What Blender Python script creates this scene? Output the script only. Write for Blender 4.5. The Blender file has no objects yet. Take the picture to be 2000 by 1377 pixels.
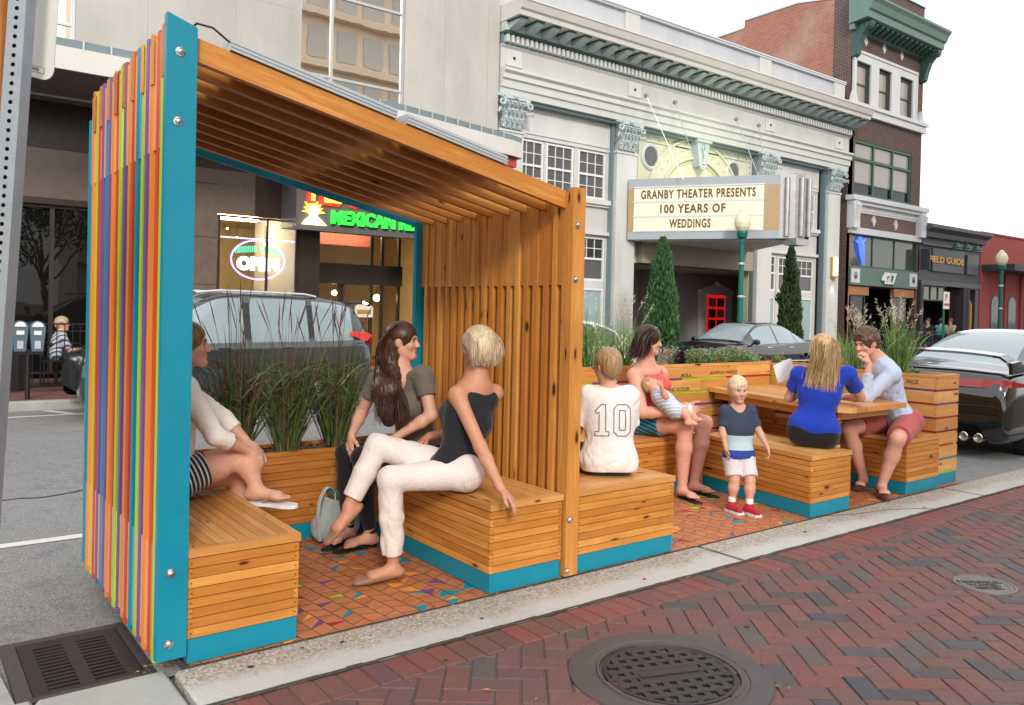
import bpy, bmesh, math, random
import numpy as np
from mathutils import Vector, Matrix
random.seed(7); RNG = np.random.RandomState(11)
C = bpy.context.scene.collection
PI = math.pi
# ---------------------------------------------------------------- the camera, found from the photo's vanishing points (metres; X along the kerb, Y across the street)
FPX, CYP = 1591.0, 625.0
YAW, PIT, ROL = math.radians(37.344), math.radians(0.66), math.radians(1.322)
_F = np.array([math.sin(YAW)*math.cos(PIT), math.cos(YAW)*math.cos(PIT), -math.sin(PIT)])
_R0 = np.array([math.cos(YAW), -math.sin(YAW), 0.0]); _D0 = np.cross(_F, _R0)
_R = math.cos(ROL)*_R0 - math.sin(ROL)*_D0
_D = math.sin(ROL)*_R0 + math.cos(ROL)*_D0
CAM = np.array([0, 0, 1.5])
def at(u, v, ax, val):
    """the point of the plane x/y/z = val seen at pixel (u, v) of the 2000-pixel-wide photo"""
    i = 'xyz'.index(ax); w = (u-1000)/FPX*_R + (v-CYP)/FPX*_D + _F
    return Vector(CAM + w*((val-CAM[i])/w[i]))

# ---------------------------------------------------------------- tagging
def tag(o, label=None, cat=None, group=None, kind=None):
    if label: o['label'] = label
    if cat: o['category'] = cat
    if group: o['group'] = group
    if kind: o['kind'] = kind
    return o
def thing(name, label, cat, loc=(0, 0, 0), group=None, rz=0):
    o = bpy.data.objects.new(name, None); C.objects.link(o); o.location = loc; o.rotation_euler = (0, 0, rz)
    o.empty_display_size = .1
    return tag(o, label, cat, group, 'thing')

# ---------------------------------------------------------------- mesh builder
class MB:
    def __init__(s): s.v = []; s.f = []; s.m = []; s.w = []; s.sm = []; s.c = []
    def face(s, pts, m=0, wc=None, smooth=False, col=None):
        n = len(s.v); s.v += [tuple(p) for p in pts]; s.f.append(tuple(range(n, n+len(pts))))
        s.m.append(m); s.sm.append(smooth)
        if wc is None:
            wc = [(p[0], p[1]+p[2], 0) for p in pts]
        s.w += wc; s.c.append(col if col else (1, 1, 1))
    def hexa(s, P, m=0, col=None, seed=None, ax=None, skip=()):
        """P: 8 corners, bottom ring then top ring"""
        P = [Vector(p) for p in P]
        e = [(P[1]-P[0]).length, (P[3]-P[0]).length, (P[4]-P[0]).length]
        a = e.index(max(e)) if ax is None else ax
        if seed is None: seed = random.random()
        q = [(0,0,0),(1,0,0),(1,1,0),(0,1,0),(0,0,1),(1,0,1),(1,1,1),(0,1,1)]
        o = [k for k in range(3) if k != a]
        def W(i):
            t = q[i]; return (t[a]*e[a]+seed*37, t[o[0]]*e[o[0]]+t[o[1]]*e[o[1]]+seed*11, seed)
        for k, F in enumerate(((0,3,2,1),(4,5,6,7),(0,1,5,4),(1,2,6,5),(2,3,7,6),(3,0,4,7))):
            if k in skip: continue
            s.face([P[i] for i in F], m, [W(i) for i in F], col=col)
    def box(s, x0, x1, y0, y1, z0, z1, m=0, col=None, seed=None, ax=None, M=None, skip=()):
        P = [(x0,y0,z0),(x1,y0,z0),(x1,y1,z0),(x0,y1,z0),(x0,y0,z1),(x1,y0,z1),(x1,y1,z1),(x0,y1,z1)]
        if M is not None: P = [M @ Vector(p) for p in P]
        s.hexa(P, m, col, seed, ax, skip)
    def cbox(s, x0, x1, y0, y1, z0, z1, b, m=0, col=None, M=None):
        """box with chamfered edges (8-corner superbox)"""
        xs, ys, zs = (x0, x1), (y0, y1), (z0, z1)
        def p(x, y, z): 
            v = Vector((x, y, z)); return M @ v if M is not None else v
        sx = lambda i: (x0+b, x1-b)[i]; sy = lambda i: (y0+b, y1-b)[i]; sz = lambda i: (z0+b, z1-b)[i]
        for i in (0, 1):
            s.face([p(xs[i], sy(j), sz(k)) for j, k in ((0,0),(1,0),(1,1),(0,1))], m, col=col)
            s.face([p(sx(j), ys[i], sz(k)) for j, k in ((0,0),(1,0),(1,1),(0,1))], m, col=col)
            s.face([p(sx(j), sy(k), zs[i]) for j, k in ((0,0),(1,0),(1,1),(0,1))], m, col=col)
            for j in (0, 1):
                s.face([p(xs[i], sy(j), sz(0)), p(xs[i], sy(j), sz(1)), p(sx(i), ys[j], sz(1)), p(sx(i), ys[j], sz(0))], m, col=col)
                s.face([p(xs[i], sy(0), sz(j)), p(xs[i], sy(1), sz(j)), p(sx(i), sy(1), zs[j]), p(sx(i), sy(0), zs[j])], m, col=col)
                s.face([p(sx(0), ys[i], sz(j)), p(sx(1), ys[i], sz(j)), p(sx(1), sy(i), zs[j]), p(sx(0), sy(i), zs[j])], m, col=col)
                for k in (0, 1):
                    s.face([p(xs[i], sy(j), sz(k)), p(sx(i), ys[j], sz(k)), p(sx(i), sy(j), zs[k])], m, col=col)
    def prism(s, poly, ax, a0, a1, m=0, M=None, col=None, smooth=False, caps=True):
        """poly: 2-D points in the two other axes (order x,y,z without ax), extruded along ax"""
        def p(q, a):
            r = list(q); r.insert('xyz'.index(ax), a); v = Vector(r)
            return M @ v if M is not None else v
        A = [p(q, a0) for q in poly]; B = [p(q, a1) for q in poly]; n = len(poly)
        if caps: s.face(A[::-1], m, col=col); s.face(B, m, col=col)
        for i in range(n):
            j = (i+1) % n; s.face([A[i], A[j], B[j], B[i]], m, smooth=smooth, col=col)
    def lathe(s, prof, cen=(0,0,0), seg=24, m=0, M=None, smooth=True, a0=0, a1=2*PI, col=None):
        cen = Vector(cen)
        full = abs(a1-a0-2*PI) < 1e-6
        def p(r, z, k):
            t = a0+(a1-a0)*k/seg; v = Vector((r*math.cos(t), r*math.sin(t), z))
            if M is not None: v = M @ v
            return cen+v
        for (r0, z0), (r1, z1) in zip(prof[:-1], prof[1:]):
            for k in range(seg):
                q = []
                q.append(p(r0, z0, k))
                if r0 > 1e-9: q.append(p(r0, z0, k+1))
                q.append(p(r1, z1, k+1))
                if r1 > 1e-9: q.append(p(r1, z1, k))
                if len(q) > 2: s.face(q, m, smooth=smooth, col=col)
    def sphere(s, c, r, m=0, seg=12, rings=8, sc=(1,1,1), col=None, M=None):
        pr = [(max(0, r*math.sin(PI*i/rings)), -r*math.cos(PI*i/rings)) for i in range(rings+1)]
        pr[0] = (0, pr[0][1]); pr[-1] = (0, pr[-1][1])
        S = Matrix.Diagonal(Vector(sc)).to_4x4()
        s.lathe(pr, c, seg, m, M=(M @ S if M is not None else S), col=col)
    def tube(s, path, r, seg=8, m=0, caps=True, col=None, flat=1.0):
        path = [Vector(p) for p in path]; n = len(path)
        rr = r if isinstance(r, (list, tuple)) else [r]*n
        rings = []; up = Vector((0, 0, 1))
        t0 = (path[1]-path[0]).normalized()
        a = t0.cross(up)
        if a.length < .05: a = t0.cross(Vector((1, 0, 0)))
        a.normalize()
        for i in range(n):
            t = (path[min(i+1, n-1)]-path[max(i-1, 0)])
            if t.length < 1e-9: t = t0
            t = t.normalized(); a = (a - t*a.dot(t)); a.normalize(); b = t.cross(a)
            rings.append([path[i]+(a*math.cos(2*PI*k/seg)+b*math.sin(2*PI*k/seg)*flat)*rr[i] for k in range(seg)])
        L = 0
        for i in range(n-1):
            d = (path[i+1]-path[i]).length
            for k in range(seg):
                j = (k+1) % seg
                s.face([rings[i][k], rings[i][j], rings[i+1][j], rings[i+1][k]], m, smooth=True, col=col,
                       wc=[(L, k*.02, 0), (L, k*.02+.02, 0), (L+d, k*.02+.02, 0), (L+d, k*.02, 0)])
            L += d
        if caps and seg > 2:
            s.face(rings[0][::-1], m, col=col); s.face(rings[-1], m, col=col)
    def cyl(s, a, b, r, seg=16, m=0, r2=None, col=None):
        s.tube([a, b], [r, r if r2 is None else r2], seg, m, col=col)
    def build(s, name, mats, parent=None, bevel=0, world=True, weld=False):
        me = bpy.data.meshes.new(name)
        if not isinstance(mats, (list, tuple)): mats = [mats]
        n = len(s.v)
        if weld:
            d = {}; mp = []; vv = []
            for p in s.v:
                k = (round(p[0], 4), round(p[1], 4), round(p[2], 4))
                if k not in d: d[k] = len(vv); vv.append(p)
                mp.append(d[k])
            fs = []; keep = []
            ci = 0
            for i, f in enumerate(s.f):
                g = []
                idx = []
                for q in f:
                    if mp[q] not in g: g.append(mp[q]); idx.append(q)
                if len(g) > 2: fs.append(g); keep.append((i, idx))
            me.from_pydata(vv, [], fs)
            wl = [s.w[q] for i, idx in keep for q in idx]; fi = [i for i, _ in keep]
        else:
            me.from_pydata(s.v, [], s.f); wl = s.w; fi = range(len(s.f))
        for m in mats: me.materials.append(m)
        me.polygons.foreach_set('material_index', [s.m[i] for i in fi])
        me.polygons.foreach_set('use_smooth', [s.sm[i] for i in fi])
        a = me.attributes.new('wc', 'FLOAT_VECTOR', 'CORNER')
        a.data.foreach_set('vector', np.array(wl, dtype=np.float32).ravel())
        if any(c != (1, 1, 1) for c in s.c):
            a = me.attributes.new('tint', 'FLOAT_COLOR', 'FACE')
            a.data.foreach_set('color', np.array([tuple(s.c[i])+(1,) for i in fi], dtype=np.float32).ravel())
        else:
            a = me.attributes.new('tint', 'FLOAT_COLOR', 'FACE')
            a.data.foreach_set('color', np.ones(4*len(me.polygons), dtype=np.float32))
        me.update()
        o = bpy.data.objects.new(name, me); C.objects.link(o)
        if parent is not None:
            o.parent = parent
            if world:
                o.matrix_parent_inverse = MW(parent).inverted()
        if bevel:
            b = o.modifiers.new('b', 'BEVEL'); b.width = bevel; b.segments = 2; b.limit_method = 'ANGLE'
        return o
def MW(o):
    M = Matrix.LocRotScale(o.location, o.rotation_euler, o.scale)
    return (MW(o.parent) @ o.matrix_parent_inverse @ M) if o.parent else M

def text_mesh(s, size, depth, bold=0.0, align='LEFT', spacing=1.0):
    cu = bpy.data.curves.new('t', 'FONT'); cu.body = s; cu.size = size; cu.extrude = depth; cu.offset = bold
    cu.align_x = align; cu.space_character = spacing; cu.resolution_u = 3
    o = bpy.data.objects.new('t', cu); C.objects.link(o)
    dg = bpy.context.evaluated_depsgraph_get(); me = bpy.data.meshes.new_from_object(o.evaluated_get(dg))
    bpy.data.objects.remove(o); bpy.data.curves.remove(cu)
    return me
def text(name, s, size, M, mat, parent, depth=.005, bold=0, align='LEFT', fitw=None, spacing=1.0, sy=None):
    me = text_mesh(s, size, depth, bold, align, spacing); me.materials.clear(); me.materials.append(mat)
    xs = [v.co.x for v in me.vertices]; w = max(xs)-min(xs); k = 1
    if fitw: k = fitw/w
    me.transform(M @ Matrix.Diagonal((k, sy if sy else 1, 1, 1)))
    o = bpy.data.objects.new(name, me); C.objects.link(o)
    if parent is not None: o.parent = parent; o.matrix_parent_inverse = MW(parent).inverted()
    return o
def face_cam(x, y, z, ang=0):
    """matrix for text standing upright on a wall facing -Y (ang turns it about Z)"""
    return Matrix.Translation((x, y, z)) @ Matrix.Rotation(ang, 4, 'Z') @ Matrix.Rotation(PI/2, 4, 'X')

# ---------------------------------------------------------------- materials
def srgb(r, g, b):
    f = lambda c: (c/255/12.92) if c/255 <= .04045 else ((c/255+.055)/1.055)**2.4
    return (f(r), f(g), f(b))
class NT:
    def __init__(s, name):
        s.mat = bpy.data.materials.new(name); s.mat.use_nodes = True; s.t = s.mat.node_tree
        s.b = s.t.nodes['Principled BSDF']; s.out = s.t.nodes['Material Output']
    def n(s, typ, **k):
        x = s.t.nodes.new('ShaderNode'+typ)
        for a, v in k.items():
            if a.startswith('i_'): x.inputs[a[2:].replace('_', ' ')].default_value = v
            else: setattr(x, a, v)
        return x
    def l(s, a, b): s.t.links.new(a, b)
    def math(s, op, a, b=None, c=None, clamp=False):
        x = s.t.nodes.new('ShaderNodeMath'); x.operation = op; x.use_clamp = clamp
        for i, q in enumerate((a, b, c)):
            if q is None: continue
            if isinstance(q, (int, float)): x.inputs[i].default_value = q
            else: s.l(q, x.inputs[i])
        return x.outputs[0]
    def mix(s, f, a, b, typ='MIX'):
        x = s.t.nodes.new('ShaderNodeMix'); x.data_type = 'RGBA'; x.blend_type = typ
        for k, q in ((0, f), (6, a), (7, b)):
            if isinstance(q, (int, float)): x.inputs[k].default_value = q
            elif isinstance(q, tuple): x.inputs[k].default_value = (*q[:3], 1)
            else: s.l(q, x.inputs[k])
        return x.outputs[2]
    def ramp(s, fac, stops, interp='LINEAR'):
        x = s.t.nodes.new('ShaderNodeValToRGB'); x.color_ramp.interpolation = interp
        el = x.color_ramp.elements
        while len(el) < len(stops): el.new(.5)
        for e, (p, c) in zip(el, stops):
            e.position = p; e.color = (*c, 1) if isinstance(c, tuple) else (c, c, c, 1)
        s.l(fac, x.inputs[0]); return x.outputs[0]
    def noise(s, vec, scale, detail=4, rough=.5, dist=0, dim='3D'):
        x = s.n('TexNoise'); x.noise_dimensions = dim
        x.inputs['Scale'].default_value = scale; x.inputs['Detail'].default_value = detail
        x.inputs['Roughness'].default_value = rough; x.inputs['Distortion'].default_value = dist
        if vec is not None: s.l(vec, x.inputs['Vector'])
        return x.outputs[0]
    def obj(s): return s.n('TexCoord').outputs['Object']
    def geo(s): return s.n('NewGeometry').outputs['Position']
    def mapv(s, vec, sc=(1,1,1), loc=(0,0,0), rot=(0,0,0)):
        x = s.n('Mapping'); x.inputs['Scale'].default_value = sc; x.inputs['Location'].default_value = loc; x.inputs['Rotation'].default_value = rot
        s.l(vec, x.inputs['Vector']); return x.outputs[0]
    def attr(s, name, out='Vector'):
        x = s.n('Attribute'); x.attribute_name = name; return x.outputs[out]
    def bump(s, h, st=.3, d=.01):
        x = s.n('Bump'); x.inputs['Strength'].default_value = st; x.inputs['Distance'].default_value = d
        s.l(h, x.inputs['Height']); s.l(x.outputs[0], s.b.inputs['Normal'])
    def set(s, col=None, rough=None, metal=None, spec=None):
        for k, q in (('Base Color', col), ('Roughness', rough), ('Metallic', metal), ('Specular IOR Level', spec)):
            if q is None: continue
            if isinstance(q, (int, float)): s.b.inputs[k].default_value = q
            elif isinstance(q, tuple): s.b.inputs[k].default_value = (*q[:3], 1)
            else: s.l(q, s.b.inputs[k])
_MC = {}
def paint(name, col, rough=.5, metal=0, var=.12, scale=3, bump=0, bscale=60, spec=.5, tint=False, coat=0, dirt=0):
    """a plain material with slow tone variation and a fine bump"""
    k = NT(name); g = k.geo()
    f = k.noise(g, scale, 5, .6)
    c = k.mix(f, tuple(x*(1-var) for x in col), tuple(min(1, x*(1+var)) for x in col))
    if dirt:
        d = k.ramp(k.noise(k.mapv(g, (1, 1, .25)), scale*.7, 6, .65), [(.45, 0.0), (.75, dirt)])
        c = k.mix(d, c, tuple(x*.45 for x in col))
    if tint: c = k.mix(1.0, c, k.attr('tint', 'Color'), 'MULTIPLY')
    r = k.math('MULTIPLY_ADD', k.noise(g, scale*4, 3), .2, rough-.1)
    k.set(c, r, metal, spec)
    if coat: k.b.inputs['Coat Weight'].default_value = coat; k.b.inputs['Coat Roughness'].default_value = .03
    if bump: k.bump(k.noise(g, bscale, 4, .6), bump, .004)
    return k.mat
def glow(name, col, st):
    k = NT(name); k.b.inputs['Emission Color'].default_value = (*col, 1); k.b.inputs['Emission Strength'].default_value = st
    k.set(tuple(min(1, c) for c in col), .4); return k.mat
def wood(name, base=(.59, .245, .048), dark=(.29, .09, .018), light=(.79, .42, .12), knots=1.0, gloss=.42, tinted=False):
    k = NT(name); w = k.attr('wc'); sp = k.n('SeparateXYZ'); k.l(w, sp.inputs[0])
    seed = k.math('MULTIPLY', sp.outputs[2], 61.7)
    cb = k.n('CombineXYZ'); k.l(sp.outputs[0], cb.inputs[0]); k.l(sp.outputs[1], cb.inputs[1]); k.l(seed, cb.inputs[2]); v = cb.outputs[0]
    warp = k.noise(k.mapv(v, (1.2, 5, 1)), 1.5, 3, .5)
    va = k.n('VectorMath', operation='ADD'); k.l(v, va.inputs[0])
    wv = k.n('CombineXYZ'); k.l(k.math('MULTIPLY', warp, .05), wv.inputs[1]); k.l(wv.outputs[0], va.inputs[1])
    g1 = k.noise(k.mapv(va.outputs[0], (2.2, 46, 1)), 1.0, 5, .6, .6)
    g2 = k.noise(k.mapv(va.outputs[0], (7, 240, 1)), 1.0, 3, .6)
    c = k.ramp(g1, [(.28, tuple(a*.8+b*.2 for a, b in zip(base, dark))), (.5, base), (.72, light)])
    c = k.mix(k.ramp(g2, [(.4, .28), (.62, 0.0)]), c, dark)
    rn = k.n('TexWhiteNoise'); rn.noise_dimensions = '1D'; k.l(sp.outputs[2], rn.inputs['W'])
    c = k.mix(k.ramp(rn.outputs['Value'], [(0, .85), (.25, .35), (.6, 0.0), (1, 0.0)]), c, tuple(x*q for x, q in zip(base, (.60, .50, .45))))
    c = k.mix(k.ramp(rn.outputs['Value'], [(0, 0.0), (.55, 0.0), (1, .6)]), c, light)
    c = k.mix(k.ramp(k.noise(k.mapv(va.outputs[0], (1.1, 9, 1)), 1.3, 4, .6), [(.44, 0.0), (.68, .62)]), c, tuple(a*.45+b*.55 for a, b in zip(base, dark)))
    c = k.mix(k.ramp(k.noise(k.geo(), 2.2, 5, .7), [(.5, 0.0), (.8, .35)]), c, tuple(x*.5 for x in base))
    if knots:
        vo = k.n('TexVoronoi'); vo.voronoi_dimensions = '2D'; vo.inputs['Scale'].default_value = 1.0
        k.l(k.mapv(va.outputs[0], (2.3, 7.0, 1)), vo.inputs['Vector'])
        kd = vo.outputs['Distance']; kd = k.math('ADD', kd, k.math('MULTIPLY', k.noise(v, 60, 3), .05))
        vc = k.n('SeparateColor'); k.l(vo.outputs['Color'], vc.inputs[0])
        thr = k.math('MULTIPLY', k.math('GREATER_THAN', vc.outputs[0], .50), k.math('MULTIPLY_ADD', vc.outputs[1], .10, .075))
        kn = k.math('SUBTRACT', 1.0, k.math('DIVIDE', kd, k.math('ADD', thr, .001)), clamp=True)
        kn = k.math('MULTIPLY', kn, knots*1.9, clamp=True)
        ring = k.math('SUBTRACT', 1.0, k.math('DIVIDE', kd, k.math('MULTIPLY_ADD', thr, 2.4, .001)), clamp=True)
        c = k.mix(k.math('MULTIPLY', ring, .55), c, tuple(a*.5+b*.5 for a, b in zip(base, dark)))
        c = k.mix(kn, c, (.045, .014, .006))
    if tinted: c = k.mix(1.0, c, k.attr('tint', 'Color'), 'MULTIPLY')
    k.set(c, k.math('MULTIPLY_ADD', g1, .25, gloss-.1), 0, .45)
    k.bump(k.math('ADD', k.math('MULTIPLY', g2, .5), g1), .25, .0015)
    return k.mat
def bricks(name, c1, c2, mortar, scale=1.0, rotx=PI/2, bw=.21, bh=.07, ms=.008, rough=.85, side=False, worn=None, seedtint=.25):
    """wall bricks in world metres on a wall facing -Y (or facing X with side=True)"""
    k = NT(name); g = k.geo(); sp = k.n('SeparateXYZ'); k.l(g, sp.inputs[0])
    cb = k.n('CombineXYZ'); k.l(sp.outputs[1 if side else 0], cb.inputs[0]); k.l(sp.outputs[2], cb.inputs[1])
    b = k.n('TexBrick'); b.offset = .5; k.l(cb.outputs[0], b.inputs['Vector'])
    b.inputs['Scale'].default_value = scale; b.inputs['Brick Width'].default_value = bw; b.inputs['Row Height'].default_value = bh
    b.inputs['Mortar Size'].default_value = ms; b.inputs['Color1'].default_value = (*c1, 1); b.inputs['Color2'].default_value = (*c2, 1); b.inputs['Mortar'].default_value = (*mortar, 1)
    c = k.mix(k.noise(g, .9, 6, .65), b.outputs[0], tuple(x*.6 for x in c1), 'MIX')
    c = k.mix(.65, c, b.outputs[0])
    if worn:
        c = k.mix(k.ramp(k.noise(g, .55, 6, .7), [(.5, 0.0), (.68, .7)]), c, worn)
    k.set(c, rough, 0, .3); k.bump(b.outputs['Fac'], -.4, .006)
    return k.mat
def glass_dark(name, col=(.02, .025, .03), rough=.03, spec=.8, var=0):
    k = NT(name)
    if var:
        c = k.mix(k.noise(k.geo(), var, 3, .5), col, tuple(min(1, x*2.2+.01) for x in col)); k.set(c, rough, 0, spec)
        k.bump(k.noise(k.geo(), 1.3, 2), .06, .05)
    else: k.set(col, rough, 0, spec); k.bump(k.noise(k.geo(), 1.1, 2), .05, .05)
    return k.mat
def glass_clear(name, tint=(.9, .95, .95), keep=.82):
    """thin clear pane: mostly see-through with a sharp reflection"""
    k = NT(name); t = k.n('BsdfTransparent'); t.inputs[0].default_value = (*[c*keep for c in tint], 1)
    gl = k.n('BsdfGlossy'); gl.inputs['Roughness'].default_value = .02
    fr = k.n('Fresnel'); fr.inputs[0].default_value = 1.6
    mx = k.n('MixShader'); k.l(fr.outputs[0], mx.inputs[0]); k.l(t.outputs[0], mx.inputs[1]); k.l(gl.outputs[0], mx.inputs[2]); k.l(mx.outputs[0], k.out.inputs[0])
    return k.mat

M = {}
M['wood'] = wood('cedar')
M['woodfine'] = wood('cedar_fine', base=(.60, .24, .042), dark=(.26, .075, .014), light=(.78, .40, .10), knots=1.0)
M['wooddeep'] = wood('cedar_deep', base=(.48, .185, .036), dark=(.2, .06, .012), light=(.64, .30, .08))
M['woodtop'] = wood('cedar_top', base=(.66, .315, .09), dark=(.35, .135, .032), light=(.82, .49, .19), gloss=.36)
k = NT('teal_paint'); g = k.geo(); w = k.attr('wc')
c = k.mix(k.noise(g, 4, 4, .6), (.0, .21, .325), (.0, .25, .375)); c = k.mix(k.ramp(k.noise(g, 7, 6, .7), [(.55, 0.0), (.8, .45)]), c, (.02, .12, .16))
c = k.mix(k.ramp(k.noise(g, 38, 3, .6), [(.74, 0.0), (.77, .7)]), c, (.30, .20, .10)); k.set(c, k.math('MULTIPLY_ADD', k.noise(g, 9, 3), .3, .25)); k.bump(k.noise(g, 90, 4, .7), .15, .002); M['teal'] = k.mat
M['chrome'] = paint('chrome', (.75, .73, .7), .12, 1, var=.05)
M['darkgap'] = paint('dark_timber_core', (.05, .02, .008), .9)
M['alu'] = paint('aluminium', (.62, .66, .7), .35, .6, var=.05)
M['black'] = paint('black_rubber', (.012, .012, .013), .7)
M['blackmetal'] = paint('black_metal', (.015, .016, .018), .4, .3)
M['white'] = paint('white_paint', (.74, .76, .78), .5, var=.05)
PAL = {'o': (.84, .27, .04), 'g': (.42, .66, .03), 'r': (.62, .07, .02), 'd': (.38, .02, .02), 'p': (.20, .09, .30), 't': (.0, .27, .40), 'n': (.66, .33, .13)}
M['slatpaint'] = (lambda: (lambda k: (k.set(k.mix(1.0, k.mix(k.noise(k.mapv(k.geo(), (20, 20, 1)), 1.5, 4), (.82, .82, .82), (1, 1, 1)), k.attr('tint', 'Color'), 'MULTIPLY'), .4), k.mat)[1])(NT('slat_paint')))()
# ================================================================ THE GROUND
k = NT('asphalt'); g = k.geo()
v = k.n('TexVoronoi'); v.inputs['Scale'].default_value = 130; k.l(g, v.inputs['Vector'])
c = k.mix(k.ramp(v.outputs['Color'], [(0, 0.0), (1, 1.0)]), (.10, .102, .105), (.36, .365, .37))
c = k.mix(k.ramp(k.noise(g, .8, 6, .6), [(.35, .0), (.7, .45)]), c, (.27, .275, .28))
c = k.mix(k.ramp(k.noise(g, 5, 5, .7), [(.5, .0), (.75, .4)]), c, (.05, .05, .055))
k.set(c, .85, 0, .35); k.bump(v.outputs['Distance'], .8, .006); M['asphalt'] = k.mat
k = NT('aggregate_concrete'); g = k.geo()
v = k.n('TexVoronoi'); v.inputs['Scale'].default_value = 95; k.l(g, v.inputs['Vector'])
sc = k.n('SeparateColor'); k.l(v.outputs['Color'], sc.inputs[0])
st = k.ramp(sc.outputs[0], [(0, (.30, .17, .09)), (.2, (.42, .38, .32)), (.45, (.16, .13, .11)), (.6, (.5, .47, .42)), (.8, (.28, .2, .14)), (1, (.55, .53, .5))])
sp = k.n('SeparateXYZ'); k.l(g, sp.inputs[0])
ex = k.math('ADD', k.math('MULTIPLY', k.noise(g, 3, 5, .65), .5), k.math('MULTIPLY', k.math('SUBTRACT', sp.outputs[1], 3.22), 1.6))
c = k.mix(k.ramp(ex, [(.2, 0.0), (.36, .85)]), (.46, .46, .44), st)
c = k.mix(k.ramp(k.noise(g, 1.4, 5, .7), [(.5, 0.0), (.8, .4)]), c, (.2, .19, .17))
k.set(c, .9, 0, .3); k.bump(v.outputs['Distance'], .5, .004); M['aggregate'] = k.mat
M['concrete'] = paint('smooth_concrete', (.36, .37, .36), .85, var=.14, scale=4, bump=.5, bscale=300, dirt=.45)
M['roadline'] = paint('road_line_paint', (.62, .62, .62), .7, var=.15, scale=20, bump=.4, bscale=200)
M['joint'] = paint('mortar_sand', (.09, .08, .075), .95, var=.2, scale=20)
k = NT('paving_brick'); g = k.geo()
c = k.mix(1.0, k.mix(k.noise(g, 40, 5, .7), (.72, .72, .72), (1.15, 1.12, 1.1)), k.attr('tint', 'Color'), 'MULTIPLY')
c = k.mix(k.ramp(k.noise(g, 1.7, 6, .7), [(.42, 0.0), (.75, .6)]), c, (.085, .07, .07)); c = k.mix(k.ramp(k.noise(g, 7, 6, .75), [(.55, 0.0), (.75, .45)]), c, (.16, .13, .12)); c = k.mix(k.ramp(k.noise(g, 26, 3, .6), [(.70, 0.0), (.74, .6)]), c, (.04, .035, .035))
c = k.mix(k.ramp(k.noise(g, 180, 2), [(.62, 0.0), (.72, .5)]), c, (.3, .26, .24))
k.set(c, k.math('MULTIPLY_ADD', k.noise(g, 12, 4), .35, .5), 0, .4); k.bump(k.noise(g, 150, 4, .7), .6, .003); M['paver'] = k.mat

def sheet(name, pts, mat, kind='structure', parent=None):
    b = MB(); b.face(pts, 0); o = b.build(name, mat, parent)
    if kind: o['kind'] = kind
    return o
sheet('ground', [(-400, -400, -.3), (900, -400, -.3), (900, 900, -.3), (-400, 900, -.3)], M['asphalt'])
# the road, a shallow camber between the kerbs
b = MB(); prof = [(3.40, -.07), (4.25, -.075), (4.7, -.11), (8.5, -.09), (12.9, -.12), (13.75, -.13)]
for (y0, z0), (y1, z1) in zip(prof[:-1], prof[1:]):
    for x0, x1 in ((-30, 0), (0, 12), (12, 80)): b.face([(x0, y0, z0), (x1, y0, z0), (x1, y1, z1), (x0, y1, z1)])
b.build('road', M['asphalt'])['kind'] = 'structure'
def rz(y):
    for (a, za), (c_, zc) in zip(prof[:-1], prof[1:]):
        if a <= y <= c_: return za+(zc-za)*(y-a)/(c_-a)
    return -.12
b = MB()
def stripe(x0, x1, y0, y1):
    n = max(1, int((x1-x0)/1.5))
    for i in range(n):
        a = x0+(x1-x0)*i/n; c = x0+(x1-x0)*(i+1)/n
        b.face([(a, y0, rz(y0)+.005), (c, y0, rz(y0)+.005), (c, y1, rz(y1)+.005), (a, y1, rz(y1)+.005)])
stripe(-9, 1.6, 6.10, 6.20); stripe(-9, 40, 12.90, 13.02)
b.face([(2.0, 13.03, rz(13.03)+.006), (2.14, 13.03, rz(13.03)+.006), (1.9, 13.6, rz(13.6)+.006), (1.76, 13.6, rz(13.6)+.006)])
b.build('road_marking', M['roadline'])['kind'] = 'structure'
# tar-sealed cracks in the asphalt
b = MB(); 
for pts in ([(-4, 7.75), (-1, 7.5), (.3, 7.62), (1.0, 7.50), (1.8, 7.75), (4, 7.6)],):
    P = []
    for (xa, ya), (xb, yb) in zip(pts[:-1], pts[1:]):
        for t in range(8): P.append((xa+(xb-xa)*t/8, ya+(yb-ya)*t/8+random.uniform(-.02, .02)))
    for (xa, ya), (xb, yb) in zip(P[:-1], P[1:]):
        w = random.uniform(.008, .03); b.face([(xa, ya-w, rz(ya)+.003), (xb, yb-w, rz(yb)+.003), (xb, yb+w, rz(yb)+.003), (xa, ya+w, rz(ya)+.003)])
b.build('road_crack', paint('tar', (.05, .05, .052), .8))['kind'] = 'structure'

# near kerb: long blocks with joints, aggregate showing
b = MB()
xj = [.93, 4.18, 7.5, 10.9, 14.2, 17.5, 21, 30, 60]
for i in range(len(xj)-1):
    b.cbox(xj[i]+.006, xj[i+1]-.006, 3.065, 3.44, -.2, 0, .012)
b.build('kerb', M['aggregate'])['kind'] = 'structure'
b = MB()
b.cbox(-12, .44, 3.065, 3.52, -.2, -.012, .012); b.cbox(.447, .915, 3.065, 3.50, -.2, -.008, .015)
b.face([(-12, 3.52, -.05), (.40, 3.52, -.05), (.36, 4.22, -.062), (-12, 4.22, -.062)])
b.face([(.90, 3.50, -.045), (1.3, 3.50, -.045), (1.3, 4.25, -.058), (.90, 4.25, -.058)])
b.build('gutter', M['concrete'])['kind'] = 'structure'

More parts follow.
